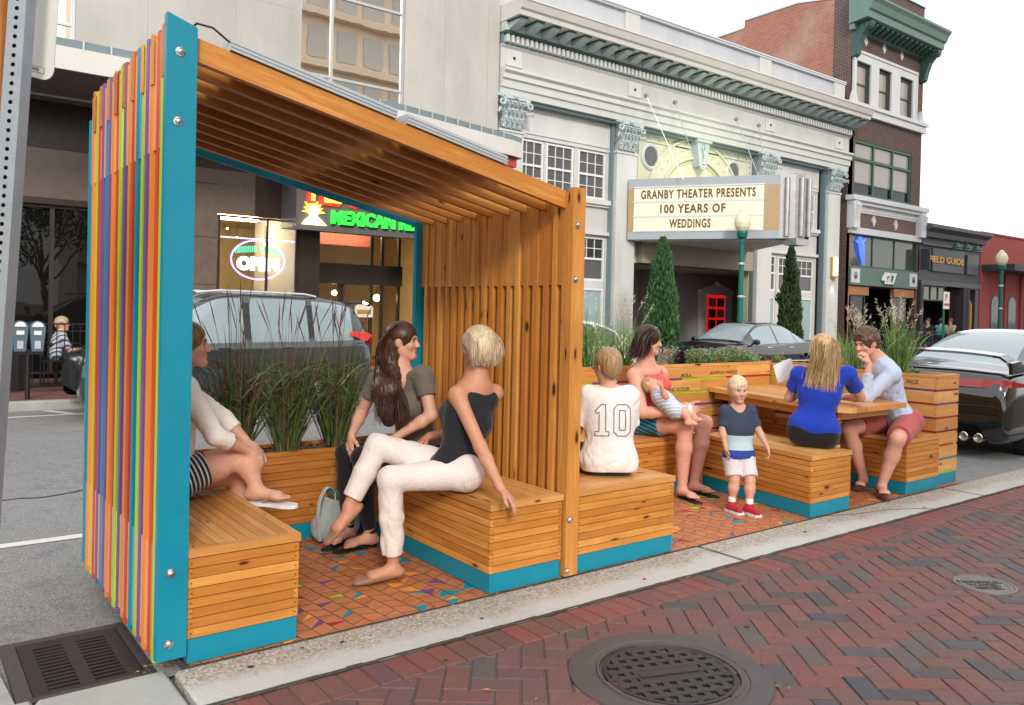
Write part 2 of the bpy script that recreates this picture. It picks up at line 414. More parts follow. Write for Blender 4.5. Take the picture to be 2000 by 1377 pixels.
# brick sidewalk: a soldier course along the kerb, then herringbone
def brick_cols():
    r = random.random()
    if r < .56: q = (random.uniform(.135, .185), random.uniform(.056, .070), random.uniform(.048, .060))
    elif r < .78: q = (random.uniform(.11, .15), random.uniform(.058, .07), random.uniform(.054, .066))
    elif r < .89: q = (random.uniform(.085, .10), random.uniform(.07, .08), random.uniform(.070, .082))
    else: q = (random.uniform(.05, .068), random.uniform(.052, .066), random.uniform(.060, .076))
    return q
def clip(poly, ax, val, keep_less):
    out = []; n = len(poly)
    ins = lambda p: (p[ax] <= val) if keep_less else (p[ax] >= val)
    for i in range(n):
        a, c = poly[i], poly[(i+1) % n]
        if ins(a): out.append(a)
        if ins(a) != ins(c):
            t = (val-a[ax])/(c[ax]-a[ax]); out.append((a[0]+(c[0]-a[0])*t, a[1]+(c[1]-a[1])*t))
    return out
def paver(b, poly, z, col, ch=.0035):
    if len(poly) < 3: return
    A = 0.5*sum(poly[i][0]*poly[(i+1)%len(poly)][1]-poly[(i+1)%len(poly)][0]*poly[i][1] for i in range(len(poly)))
    if abs(A) < .0006: return
    if A < 0: poly = poly[::-1]
    cx = sum(p[0] for p in poly)/len(poly); cy = sum(p[1] for p in poly)/len(poly)
    def ins(p, d):
        v = Vector((p[0]-cx, p[1]-cy)); L = v.length; v *= max(0, (L-d))/L if L > 0 else 0
        return (cx+v.x, cy+v.y)
    dz = random.uniform(-.0012, .0012)
    T = [(*ins(p, ch*random.uniform(1.3, 2.9)), z+dz+random.uniform(-.0006, .0004)) for p in poly]; B = [(*p, z-.006) for p in poly]
    b.face(T, 0, col=col)
    for i in range(len(poly)):
        j = (i+1) % len(poly); b.face([B[i], B[j], T[j], T[i]], 0, col=col)
b = MB(); base = MB()
base.face([(-14, -14, -.007), (70, -14, -.007), (70, 3.07, -.007), (-14, 3.07, -.007)], 0)
side = base
x = -.5
while x < 14:
    w = .098; c = brick_cols() if random.random() < .35 else (random.uniform(.17, .23), random.uniform(.055, .07), random.uniform(.048, .06))
    paver(b, [(x, 2.856), (x+w, 2.856), (x+w, 3.055), (x, 3.055)], 0, c); x += .1035
A = math.radians(-37.5); ca, sa = math.cos(A), math.sin(A); U = .1035; gap = .0055
n = 0
for i in range(-70, 150):
    for j in range(-120, 120):
        t = (i-j) % 4
        if t == 0: q = (i, j, i+2, j+1)
        elif t == 3: q = (i, j, i+1, j+2)
        else: continue
        P = [(q[0]*U+gap/2, q[1]*U+gap/2), (q[2]*U-gap/2, q[1]*U+gap/2), (q[2]*U-gap/2, q[3]*U-gap/2), (q[0]*U+gap/2, q[3]*U-gap/2)]
        P = [(3+x*ca-y*sa, 1.6+x*sa+y*ca) for x, y in P]
        cx = sum(p[0] for p in P)/4; cy = sum(p[1] for p in P)/4
        if cx < -.3 or cx > 11.5 or cy > 3.0 or cy < .2: continue
        if cx - cy*.85 > 7 and cx > 9.4: continue
        if all((p[0]-2.6)**2+(p[1]-2.27)**2 < .40**2 for p in P) or all((p[0]-4.97)**2+(p[1]-2.02)**2 < .14**2 for p in P): continue
        P = clip(P, 1, 2.848, True)
        if P: paver(b, P, 0, brick_cols()); n += 1
k = NT('sidewalk_base'); g = k.geo(); k.set(k.mix(k.noise(g, 3, 5), (.13, .055, .045), (.2, .09, .075)), .9); M['swbase'] = k.mat
o = b.build('sidewalk', M['paver']); o['kind'] = 'structure'
o2 = base.build('sidewalk_bed', M['joint'], o); o2['kind'] = 'structure'

# far side: kerb, brick pavement
b = MB()
for i in range(-6, 30): b.cbox(i*3.0+.01, i*3.0+2.99, 13.75, 13.95, -.3, .0, .015)
b.build('far_kerb', M['concrete'])['kind'] = 'structure'
k = NT('far_brick_paving'); g = k.geo(); bt = k.n('TexBrick'); k.l(g, bt.inputs['Vector'])
bt.inputs['Scale'].default_value = 1; bt.inputs['Brick Width'].default_value = .2; bt.inputs['Row Height'].default_value = .1; bt.inputs['Mortar Size'].default_value = .004
bt.inputs['Color1'].default_value = (.21, .065, .055, 1); bt.inputs['Color2'].default_value = (.13, .06, .055, 1); bt.inputs['Mortar'].default_value = (.07, .05, .05, 1)
k.set(k.mix(k.ramp(k.noise(g, .6, 5, .6), [(.4, 0.0), (.75, .5)]), bt.outputs[0], (.10, .07, .07)), .85); M['farpave'] = k.mat
sheet('far_sidewalk', [(-20, 13.95, -.002), (70, 13.95, -.002), (70, 18.6, -.002), (-20, 18.6, -.002)], M['farpave'])

# ================================================================ ironwork in the ground
M['iron'] = paint('cast_iron', (.045, .04, .042), .42, .55, var=.25, scale=9, bump=.5, bscale=220, dirt=.3)
M['ironworn'] = paint('worn_cast_iron', (.085, .075, .078), .45, .4, var=.25, scale=9, bump=.5, bscale=220)
M['pit'] = paint('pit_dark', (.004, .004, .004), .9)
# manhole
mh = thing('manhole_cover', 'large round cast iron manhole with square holed lid in the brick sidewalk', 'manhole cover', (2.6, 2.27, 0))
b = MB(); b.lathe([(.425, -.006), (.42, .006), (.33, .007), (.325, .002), (.305, .002), (.302, .008), (.292, .008), (.288, -.02)], (2.6, 2.27, 0), 72)
b.build('ring', M['ironworn'], mh)
b = MB(); b.lathe([(.286, -.03), (0, -.03)], (2.6, 2.27, 0), 48); b.build('pit', M['pit'], mh)
b = MB(); R = .262; Mr = Matrix.Translation((2.6, 2.27, 0)) @ Matrix.Rotation(math.radians(-20), 4, 'Z')
b.lathe([(.278, -.02), (.276, .004), (.262, .006), (.255, -.001)], (2.6, 2.27, 0), 64)
pitch = .0585
for i in range(-4, 5):
    y = i*pitch
    for hw, zt in ((.0145, .0055),):
        L = math.sqrt(max(0, R*R-(abs(y)+hw)**2))
        if L > .03:
            b.box(-L, L, y-hw, y+hw, -.03, zt, M=Mr); b.box(y-hw, y+hw, -L, L, -.03, zt-.0006, M=Mr)
b.box(-.15, .15, -.045, .045, -.03, .0048, M=Mr); b.box(-.14, .14, -.028, .028, .0048, .0052, M=Mr)
b.box(-.135, .135, -.018, .018, .0051, .0095, M=Mr)
b.build('lid', M['iron'], mh)
# small water cover
wm = thing('meter_cover', 'small pale round utility cover with raised lettering in the bricks', 'utility cover', (4.97, 2.02, 0))
b = MB(); b.lathe([(.165, -.006), (.162, .006), (.150, .007), (.146, .003), (.140, .003), (.137, .007), (.12, .007), (.118, .004), (0, .004)], (4.97, 2.02, 0), 48)
b.build('disc', paint('galvanised_iron', (.15, .145, .135), .5, .3, var=.2, scale=20, bump=.5, bscale=200), wm)
Mt = Matrix.Translation((4.97, 2.045, .004)) @ Matrix.Rotation(math.radians(-38), 4, 'Z')
text('lettering', 'NORFOLK\nWATER\nMETER', .052, Mt, M['iron'], wm, .003, .001, 'CENTER')
# storm drain
dg_ = thing('drain_grate', 'rectangular cast iron storm drain with two rows of slots beside the striped wall', 'drain', (.66, 3.9, -.06))
zd = -.048
b = MB(); b.box(.40, .455, 3.56, 4.23, -.09, zd+.004); b.box(.865, .905, 3.56, 4.23, -.09, zd+.004)
b.box(.455, .865, 3.56, 3.60, -.09, zd+.003); b.box(.455, .865, 4.185, 4.23, -.09, zd+.003); b.build('frame', M['ironworn'], dg_)
b = MB(); b.box(.46, .86, 3.61, 4.18, -.3, -.11); b.build('pit', M['pit'], dg_)
b = MB()
b.box(.459, .515, 3.603, 4.182, -.085, zd); b.box(.630, .683, 3.603, 4.182, -.085, zd); b.box(.800, .861, 3.603, 4.182, -.085, zd)
ys = [3.603]; n = 13
y = 3.645
cells = [(3.645+i*.0375, 3.645+i*.0375+.021) for i in range(13)]
prev = 3.603
for (s0, s1) in cells+[(4.182, 4.182)]:
    for xa, xb in ((.515, .630), (.683, .800)): b.box(xa, xb, prev, s0, -.085, zd-.0005)
    prev = s1
b.build('grate', M['iron'], dg_)
# scattered fallen leaves and seed litter along the kerb
b = MB()
for i in range(260):
    t = random.random()
    x = random.uniform(.9, 8.5); y = 3.435 - abs(random.gauss(0, .05))
    if t < .15: x = random.gauss(.9, .05); y = random.gauss(3.5, .03)
    elif t > .8: y = random.uniform(.9, 3.1)
    s = random.uniform(.004, .012) if t < .95 else .02
    a = random.uniform(0, 6.3); zz = .003+random.uniform(0, .006)
    P = [(x+s*math.cos(a), y+s*math.sin(a), zz), (x-s*.35*math.sin(a), y+s*.35*math.cos(a), zz+.003), (x-s*math.cos(a), y-s*math.sin(a), zz), (x+s*.35*math.sin(a), y-s*.35*math.cos(a), zz+.001)]
    b.face(P, 0, col=random.choice([(.22, .13, .05), (.3, .2, .08), (.12, .07, .03), (.4, .3, .1)]))
k = NT('dead_leaf'); k.set(k.attr('tint', 'Color'), .8); M['deadleaf'] = k.mat
tag(b.build('leaf_litter', M['deadleaf']), 'brown leaf crumbs scattered along the kerb and bricks', 'leaf litter', kind='stuff')

b = MB()
for (x, y, r) in ((1.20, 3.30, .014), (1.62, 3.32, .012), (1.45, 3.36, .009), (2.3, 3.2, .011), (3.4, 3.17, .012), (5.1, 3.25, .014), (6.6, 3.15, .012), (3.3, 2.4, .013), (4.1, 1.7, .014), (1.9, 2.9, .01), (5.4, 2.6, .013), (3.9, 2.75, .01), (2.0, 1.9, .012)):
    P = [(x+r*(1+random.uniform(-.25, .25))*math.cos(a*PI/5), y+r*.8*(1+random.uniform(-.25, .25))*math.sin(a*PI/5), .0035) for a in range(10)]; b.face(P)
tag(b.build('gum_spots', paint('old_gum', (.03, .03, .032), .8)), 'dark trodden spots of chewing gum on the kerb and the bricks', 'gum spots', kind='stuff')

b = MB(); x = .93
while x < 12:
    w = random.uniform(.03, .09); a0 = random.uniform(.002, .010); a1 = random.uniform(.004, .018)
    b.face([(x, 3.058-a1, .0045), (x+w, 3.058-a1*random.uniform(.6, 1.2), .0045), (x+w, 3.068+a0, .0045), (x, 3.068+a0, .0045)]); x += w
b.build('kerb_joint_dirt', paint('mossy_dirt', (.05, .05, .03), .95, var=.4, scale=30))['kind'] = 'structure'
b = MB()
for x0 in (4.18, 7.5): b.face([(x0-.008, 3.06, .003), (x0+.008, 3.06, .003), (x0+.006, 3.44, .003), (x0-.006, 3.44, .003)])
P = [(5.6, 3.44), (5.9, 3.33), (6.25, 3.27), (6.5, 3.16), (6.62, 3.07)]
for (xa, ya), (xb, yb) in zip(P[:-1], P[1:]): b.face([(xa, ya, .003), (xb, yb, .003), (xb+.012, yb+.004, .003), (xa+.012, ya+.004, .003)])
b.build('kerb_crack', paint('crack_dark', (.03, .028, .025), .95))['kind'] = 'structure'
# ================================================================ PARKLET
YF = 3.45
# ---- deck of terracotta tiles
k = NT('terracotta_tile'); g = k.geo()
c = k.mix(1.0, k.mix(k.noise(g, 30, 5, .6), (.85, .85, .85), (1.12, 1.1, 1.1)), k.attr('tint', 'Color'), 'MULTIPLY')
k.set(c, .5, 0, .4); k.bump(k.noise(g, 200, 3), .2, .002); M['tile'] = k.mat
dk = thing('parklet_deck', 'low terracotta tiled deck with scattered bright triangles along the kerb', 'deck', (4.4, 4.3, 0))
b = MB(); b.box(.99, 7.93, YF-.003, 5.6, -.1, -.006); b.build('base', M['joint'], dk)
b = MB(); A = math.radians(6.0); ca, sa = math.cos(A), math.sin(A)
def tf(x, y): return (4.4+x*ca-y*sa, 4.4+x*sa+y*ca)
W = .088
for i in range(-44, 46):
    y = -1.6+random.uniform(-.05, .0)
    while y < 1.6:
        L = .098; g2 = .0022; sk = .03*(1 if i % 2 else -1)
        q = [(i*W+g2, y+g2), ((i+1)*W-g2, y+sk+g2), ((i+1)*W-g2, y+L+sk-g2), (i*W+g2, y+L-g2)]
        # split each tile in 3 triangles about one edge point
        e = random.choice([0, 1]); mid = ((q[0][0]+q[3][0])/2, (q[0][1]+q[3][1])/2) if e else ((q[1][0]+q[2][0])/2, (q[1][1]+q[2][1])/2)
        tris = ([mid, q[0], q[1]], [mid, q[1], q[2]], [mid, q[2], q[3]]) if e else ([q[0], q[1], mid], [q[0], mid, q[3]], [mid, q[2], q[3]])
        for T in tris:
            P = [tf(*p) for p in T]
            for ax, val, less in ((0, 7.9, True), (0, 1.0, False), (1, YF, False), (1, 5.58, True)):
                P = clip(P, ax, val, less)
                if not P: break
            if P and len(P) > 2:
                s = random.uniform(.86, 1.1); col = (.47*s, .175*s*random.uniform(.95, 1.05), .075*s)
                r = random.random()
                if r < .10: col = random.choice([(.0, .26, .36), (.0, .26, .36), (.33, .6, .02), (.16, .06, .24), (.8, .30, .05), (.8, .30, .05), (.35, .02, .03)])
                b.face([(p[0], p[1], 0) for p in P], 0, col=col)
        y += L
b.build('tiles', M['tile'], dk)

# ---- benches
def board(b, p, q, t, z0, z1, m=0, n=None, col=None):
    """upright board along p->q, its outer face on the line, thickness t to the left of the direction"""
    d = Vector((q[0]-p[0], q[1]-p[1])); d.normalize(); L = Vector((-d.y, d.x))*t
    P = [(p[0], p[1]), (q[0], q[1]), (q[0]+L.x, q[1]+L.y), (p[0]+L.x, p[1]+L.y)]
    b.hexa([(x, y, z0) for x, y in P]+[(x, y, z1) for x, y in P], m, col=col, ax=0)
def lerp2(p, q, t): return (p[0]+(q[0]-p[0])*t, p[1]+(q[1]-p[1])*t)
def along(p, q, d):
    L = math.hypot(q[0]-p[0], q[1]-p[1]); return lerp2(p, q, d/L)
def clad(b, foot, z0, z1, n, t=.02, gap=.0035, alt=True):
    h = (z1-z0)/n; N = len(foot)
    for r in range(n):
        za, zb = z0+r*h+gap/2, z0+(r+1)*h-gap/2
        for i in range(N):
            p, q = foot[i], foot[(i+1) % N]
            s = e = 0 if ((r+i) % 2) else t+.001
            p2 = along(p, q, s); q2 = along(q, p, e)
            L = math.hypot(q[0]-p[0], q[1]-p[1])
            if L > 1.1 and random.random() < .7:
                c = random.uniform(.3, .7); m1 = lerp2(p2, q2, c); board(b, p2, along(m1, p2, .001), t, za, zb); board(b, along(m1, q2, .001), q2, t, za, zb)
            else: board(b, p2, q2, t, za, zb)
def inset(foot, d):
    N = len(foot); out = []
    for i in range(N):
        a, p, c = foot[i-1], foot[i], foot[(i+1) % N]
        u = (Vector(a)-Vector(p)).normalized(); v = (Vector(c)-Vector(p)).normalized()
        s = abs(u.x*v.y-u.y*v.x); out.append((p[0]+(u.x+v.x)*d/s, p[1]+(u.y+v.y)*d/s))
    return out
def poly_prism(b, foot, z0, z1, m=0, col=None):
    b.hexa([(x, y, z0) for x, y in foot]+[(x, y, z1) for x, y in foot], m, col=col)
def bench(label, foot, ztop=.48, n=8, slats=9, along_y=True, group='timber box benches of the parklet', plain=False, base=.105):
    cx = sum(p[0] for p in foot)/4; cy = sum(p[1] for p in foot)/4
    t = thing('bench', label, 'bench', (cx, cy, 0), group)
    b = MB(); poly_prism(b, inset(foot, .004), .004, base); b.build('base', M['teal'], t)
    b = MB(); poly_prism(b, inset(foot, .021), base, ztop-.04); clad(b, foot, base+.002, ztop-.038, n)
    for r in range(n):     # nail heads near the corners of the kerb face
        z = base+.002+(ztop-.04-base)/n*(r+.5)
        for k_ in (.03, .97):
            p = lerp2(foot[0], foot[1], k_); b.cyl((p[0], p[1]+.002, z), (p[0], p[1]-.0012, z), .0032, 6, m=1)
    b.m[0:6] = [2]*6
    b.build('cladding', [M['woodfine'], M['blackmetal'], M['darkgap']], t)
    b = MB(); o = [(foot[0][0]-.006, foot[0][1]-.008), (foot[1][0]+.006, foot[1][1]-.008), (foot[2][0]+.006, foot[2][1]), (foot[3][0]-.006, foot[3][1])]
    z0, z1 = ztop-.034, ztop; w = .042
    fr = inset(o, w)
    for i in range(4):
        P = [o[i], o[(i+1) % 4], fr[(i+1) % 4], fr[i]]
        if i in (1, 3):
            L = (P[1], P[2]); 
        b.hexa([(x, y, z0) for x, y in P]+[(x, y, z1) for x, y in P], 0, ax=0)
    poly_prism(b, inset(o, w-.001), z0, z1-.012, 1)
    if plain: slats = 4
    for s in range(slats):
        a0, a1 = s/slats, (s+1)/slats; e = .0018
        if along_y:
            wd = fr[1][0]-fr[0][0]; ee = e/wd
            P = [lerp2(fr[0], fr[1], a0+ee), lerp2(fr[0], fr[1], a1-ee), lerp2(fr[3], fr[2], a1-ee), lerp2(fr[3], fr[2], a0+ee)]
            ins = along(P[0], P[3], .002), along(P[1], P[2], .002), along(P[2], P[1], .002), along(P[3], P[0], .002)
            b.hexa([(x, y, z0+.005) for x, y in ins]+[(x, y, z1-.001) for x, y in ins], 0, ax=1)
        else:
            wd = fr[3][1]-fr[0][1]; ee = e/wd
            P = [lerp2(fr[0], fr[3], a0+ee), lerp2(fr[1], fr[2], a0+ee), lerp2(fr[1], fr[2], a1-ee), lerp2(fr[0], fr[3], a1-ee)]
            ins = along(P[0], P[1], .002), along(P[1], P[0], .002), along(P[2], P[3], .002), along(P[3], P[2], .002)
            b.hexa([(x, y, z0+.005) for x, y in ins]+[(x, y, z1-.001) for x, y in ins], 0, ax=0)
    b.build('seat', [M['woodtop'], M['darkgap']], t)
    return t
PB = 4.95
bench('box bench against the striped wall with slatted top, leftmost bench', [(.99, YF+.015), (1.47, YF+.015), (1.49, PB-.01), (.99, PB-.01)])
bench('box bench inside the shelter against its timber wall, near the leaning hand', [(2.52, YF), (3.015, YF), (3.015, PB-.01), (2.53, PB-.01)], ztop=.475)
bench('box bench outside the shelter that the boy in the number 10 shirt sits on', [(3.125, YF), (3.95, YF), (3.95, 4.0), (3.125, 4.0)], plain=True, along_y=False)
bench('box bench along the back planter under the woman with the baby', [(3.14, 4.66), (5.62, 4.66), (5.66, 5.22), (3.14, 5.22)], plain=True, along_y=False, ztop=.47)
bench('box bench before the table that the woman in the blue shirt sits on', [(5.47, YF), (6.015, YF), (6.2, 4.62), (5.65, 4.62)], plain=True, ztop=.465)
bench('box bench beside the end planter under the man in red shorts', [(6.91, YF+.01), (7.49, YF+.01), (7.49, 5.2), (7.0, 5.2)], ztop=.475)

# ---- planters
M['soil'] = (lambda k: (k.set(k.mix(k.noise(k.geo(), 60, 5, .7), (.05, .025, .012), (.22, .12, .06)), .95), k.bump(k.noise(k.geo(), 45, 4, .7), 1, .03), k.mat)[2])(NT('bark_mulch'))
pl = thing('planter_box', 'low timber planter inside the shelter holding three tufts of purple grass', 'planter', (2.0, 5.15, 0), 'timber planters of the parklet')
foot = [(.99, PB), (3.0, PB), (3.0, 5.32), (.99, 5.32)]
b = MB(); poly_prism(b, inset(foot, .004), .0, .10); b.build('base', M['teal'], pl)
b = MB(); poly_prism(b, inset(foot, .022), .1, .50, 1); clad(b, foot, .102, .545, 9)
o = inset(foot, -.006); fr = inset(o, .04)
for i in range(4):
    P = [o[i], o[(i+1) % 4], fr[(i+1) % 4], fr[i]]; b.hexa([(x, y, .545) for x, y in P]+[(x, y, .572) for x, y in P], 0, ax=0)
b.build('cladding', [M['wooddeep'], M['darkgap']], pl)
def soil(name, x0, x1, y0, y1, z, par, amp=.02):
    b = MB(); nx, ny = max(4, int((x1-x0)/.03)), max(4, int((y1-y0)/.03)); H = {}
    for i in range(nx+1):
        for j in range(ny+1): H[i, j] = (x0+(x1-x0)*i/nx, y0+(y1-y0)*j/ny, z+random.uniform(0, amp))
    for i in range(nx):
        for j in range(ny): b.face([H[i, j], H[i+1, j], H[i+1, j+1], H[i, j+1]])
    for i in range(int((x1-x0)*(y1-y0)*900)):
        x, y = random.uniform(x0, x1), random.uniform(y0, y1); a = random.uniform(0, 6.3); s = random.uniform(.01, .035)
        d = Vector((math.cos(a), math.sin(a), random.uniform(-.3, .5)))*s; n = Vector((-math.sin(a), math.cos(a), .2))*s*.3; c = Vector((x, y, z+amp+.002))
        b.face([c-d-n, c+d-n, c+d+n, c-d+n])
    return b.build(name, M['soil'], par)
soil('soil', 1.03, 2.96, PB+.04, 5.28, .53, pl)
tb = thing('planter_wall', 'long tall timber planter with coloured gaps and stamped lettering behind the table', 'planter', (5.3, 5.4, 0), 'timber planters of the parklet')
def strip_cols(x0, x1):
    out = []; x = x0
    while x < x1:
        w = random.uniform(.25, .9); out.append((x, min(x1, x+w), random.choice(['g', 'p', 'r', 't', 'd']))); x += w
    return out
STR = {'g': (.36, .6, .02), 'p': (.17, .06, .25), 'r': (.4, .03, .02), 't': (.0, .24, .33), 'd': (.25, .01, .02)}
def tall(par, x0, x1, y0, y1, zt, faces, name='cladding', seedcols=None):
    b = MB(); n = 7; pitch = (zt-.03-.1)/n
    b.box(x0+.03, x1-.03, y0+.03, y1-.03, .1, zt-.1, 1)
    s = MB()
    for r in range(n):
        z0 = .103+r*pitch+.021; z1 = .103+(r+1)*pitch
        if 'f' in faces:
            cuts = [x0, x1] if x1-x0 < 1 else [x0]+[x0+(x1-x0)*(q+random.uniform(-.06, .06)) for q in ((.27, .5, .76) if r % 2 else (.38, .64, .85))]+[x1]
            for a, c in zip(cuts[:-1], cuts[1:]): b.box(a+.001, c-.001, y0, y0+.028, z0, z1, 0, ax=0)
        if 'l' in faces: b.box(x0-.0, x0+.028, y0+.029, y1-.03, z0, z1, 0, ax=1)
        b.box(x1-.028, x1, y0+.029, y1-.03, z0, z1, 0, ax=1); b.box(x0+.001, x1-.001, y1-.028, y1, z0, z1, 0, ax=0)
        zz0, zz1 = z0-.021, z0
        for a, c, q in (strip_cols(x0+.006, x1-.006) if (seedcols is None or r < 5) else seedcols[r-5]):
            s.box(a, c, y0+.007, y0+.02, zz0, zz1, col=STR[q])
        if 'l' in faces:
            for a, c, q in strip_cols(y0+.025, y1-.03): s.box(x0+.007, x0+.02, a, c, zz0+.0005, zz1-.0005, col=STR[q])
    fo = [(x0-.004, y0-.004), (x1+.004, y0-.004), (x1+.004, y1+.004), (x0-.004, y1+.004)]; fi = inset(fo, .045)
    for i in range(4):
        P = [fo[i], fo[(i+1) % 4], fi[(i+1) % 4], fi[i]]; b.hexa([(x, y, zt-.026) for x, y in P]+[(x, y, zt) for x, y in P], 0, ax=0)
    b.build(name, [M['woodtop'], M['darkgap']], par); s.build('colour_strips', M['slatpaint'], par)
    b = MB(); b.box(x0+.004, x1-.004, y0+.004, y1-.004, .0, .103); b.build('base', M['teal'], par)
tall(tb, 3.14, 7.48, 5.24, 5.6, 1.02, 'f', seedcols=[[(3.2, 4.6, 't'), (4.6, 5.75, 'r'), (5.75, 6.6, 'g'), (6.6, 7.4, 'p')], [(3.2, 4.9, 'g'), (4.9, 6.09, 'p'), (6.09, 6.75, 'g'), (6.75, 7.47, 'r')]])
soil('soil', 3.2, 7.42, 5.29, 5.55, .97, tb)
M['stamp'] = paint('stamped_ink', (.16, .07, .03), .8)
for s, u, v, hw in (('ACILA', 1340, 733, .16), ('NORFOLK PARKLET', 1415, 727, .42), ('NC SUTLER', 1328, 760, .28)):
    p = at(u, v, 'y', 5.238); text('lettering', s, .045, face_cam(p.x, 5.2385, p.z-.016), M['stamp'], tb, .0008, .0008, 'CENTER', fitw=hw)
ep = thing('end_planter', 'tall timber planter with coloured gaps at the far end beside the black car', 'planter', (7.72, 4.4, 0), 'timber planters of the parklet')
tall(ep, 7.51, 7.93, 3.5, 5.6, 1.005, 'fl')
soil('soil', 7.56, 7.88, 3.55, 5.55, .95, ep)
text('lettering', 'PACE', .045, Matrix.Translation((7.508, 3.78, .915)) @ Matrix.Rotation(-PI/2, 4, 'Z') @ Matrix.Rotation(PI/2, 4, 'X'), M['stamp'], ep, .0008, .0008, 'LEFT')

# ---- table
tbl = thing('picnic_table', 'long timber table with a clipped corner fixed to the planter wall', 'table', (6.6, 4.4, 0))
b = MB(); zt = .785
FL, FC, FR, BR_, BL = (6.03, 3.585), (6.09, 3.50), (6.97, 3.50), (7.42, 5.235), (6.47, 5.235)
n = 6
for s in range(n):
    a0, a1 = s/n, (s+1)/n; e = .0012
    f0 = lerp2((6.01, 3.50), FR, a0); f1 = lerp2((6.01, 3.50), FR, a1); r0 = lerp2(BL, BR_, a0); r1 = lerp2(BL, BR_, a1)
    f0 = (f0[0]+e, f0[1]); f1 = (f1[0]-e, f1[1]); r0 = (r0[0]+e, r0[1]); r1 = (r1[0]-e, r1[1])
    if s == 0: 
        b.hexa([(*FC, zt-.042), (*f1, zt-.042), (*r1, zt-.042), (*FL, zt-.042), (*FC, zt), (*f1, zt), (*r1, zt), (*FL, zt)], 0, ax=1)
        b.hexa([(*FL, zt-.042), (*r1, zt-.042), (r1[0]-.0005, r1[1]-.0005, zt-.042), (*r0, zt-.042), (*FL, zt), (*r1, zt), (r1[0]-.0005, r1[1]-.0005, zt), (*r0, zt)], 0, ax=1)
    else: b.hexa([(x, y, zt-.042) for x, y in (f0, f1, r1, r0)]+[(x, y, zt) for x, y in (f0, f1, r1, r0)], 0, ax=1)
b.build('tabletop', M['woodtop'], tbl)
b = MB()
board(b, (6.15, 3.62), (6.90, 3.62), .03, zt-.11, zt-.044); board(b, (6.52, 5.2), (6.10, 3.62), .03, zt-.11, zt-.044); board(b, (6.90, 3.62), (7.32, 5.2), .03, zt-.11, zt-.044)
b.build('apron', M['woodtop'], tbl)
b = MB(); board(b, (6.55, 5.0), (7.25, 5.0), .05, 0.0, zt-.044); b.build('support_panel', M['woodtop'], tbl)
b = MB(); b.tube([(6.62, 4.15, 0.003), (6.62, 4.15, zt-.05)], .035, 10); b.tube([(6.45, 4.15, .02), (6.8, 4.15, .02)], .022, 8); b.build('leg', M['blackmetal'], tbl)

# ---- the shelter
sh = thing('shelter', 'timber shelter of slatted walls with a sloping slatted roof and turquoise edge posts', 'shelter', (2.0, 4.3, 0))
RX0, RZ0, RX1, RZ1 = .985, 2.60, 3.03, 2.185
slope = (RZ1-RZ0)/(RX1-RX0)
rzt = lambda x: RZ0+(x-RX0)*slope
# turquoise corner post (front)
b = MB(); P = [(.866, 2.665), (.866, .045), (.985, .045), (.985, 2.625)]
b.prism([(x, z) for x, z in P[::-1]], 'y', YF, YF+.042); b.build('corner_post', M['teal'], sh)
b = MB(); b.prism([(x, z) for x, z in [(.868, 2.50), (.868, .05), (.985, .05), (.985, 2.5)][::-1]], 'y', 5.02, 5.06); b.build('corner_post', M['teal'], sh)
b = MB(); b.box(2.99, 3.075, 5.065, 5.105, 0.003, 2.12); b.build('corner_post', M['teal'], sh)
# coloured outer wall
seq = 'ogdptpogrpogtgporg'[::1]; seq = 'ogrptporgportgporg'
seq = ['o','g','r','p','t','p','o','r','g','p','o','r','t','g','p','o','r','g'][::-1]
y = YF+.062; pitch = (5.018-y)/18
for i, q in enumerate(seq):
    b = MB(); b.box(.872+(.004 if i % 3 == 1 else 0), .978, y+.002, y+.042, .02, 2.635+random.uniform(-.006, .008), col=PAL[q])
    b.build('slat', M['slatpaint'], sh); y += pitch
y = YF+.062
for i, q in enumerate(seq):
    col = (random.uniform(.76, .86), random.uniform(.36, .46), random.uniform(.14, .22)) if i % 4 else tuple(min(1, c*1.1+.08) for c in PAL[seq[(i+1) % 18]])
    for za, zb in ((2.14, 2.61+random.uniform(-.012, .012)), (.05, .49)):
        b = MB(); b.box(.8765, .975, y+.0425, y+pitch+.0015, za, zb, col=col); b.build('filler_block', M['slatpaint'], sh)
    y += pitch
b = MB(); b.box(.935, .945, YF+.05, 5.015, .05, 2.6); b.build('backing', M['wooddeep'], sh)
bY = [YF+.045+i*.1765 for i in range(10)]
for i, yy in enumerate(bY[:9]): b = MB(); b.box(.866, .8725, yy+.0, yy+.036, 2.42, 2.63); b.build('beam_end', M['wood'], sh)
# roof beams
for i, yy in enumerate(bY):
    b = MB(); x0, x1, h = .986, 3.029, .098
    b.hexa([(x0, yy, rzt(x0)-h), (x1, yy, rzt(x1)-h), (x1, yy+.038, rzt(x1)-h), (x0, yy+.038, rzt(x0)-h), (x0, yy, rzt(x0)), (x1, yy, rzt(x1)), (x1, yy+.038, rzt(x1)), (x0, yy+.038, rzt(x0))], 0, ax=0)
    b.build('roof_beam', M['wood'], sh, bevel=.003)
b = MB(); yy = 5.08; x0, x1 = .987, 3.0; h = .108
b.hexa([(x0, yy, rzt(x0)-h), (x1, yy, rzt(x1)-h), (x1, yy+.02, rzt(x1)-h), (x0, yy+.02, rzt(x0)-h), (x0, yy, rzt(x0)), (x1, yy, rzt(x1)), (x1, yy+.02, rzt(x1)), (x0, yy+.02, rzt(x0))], 0, ax=0)
b.build('header', M['teal'], sh)
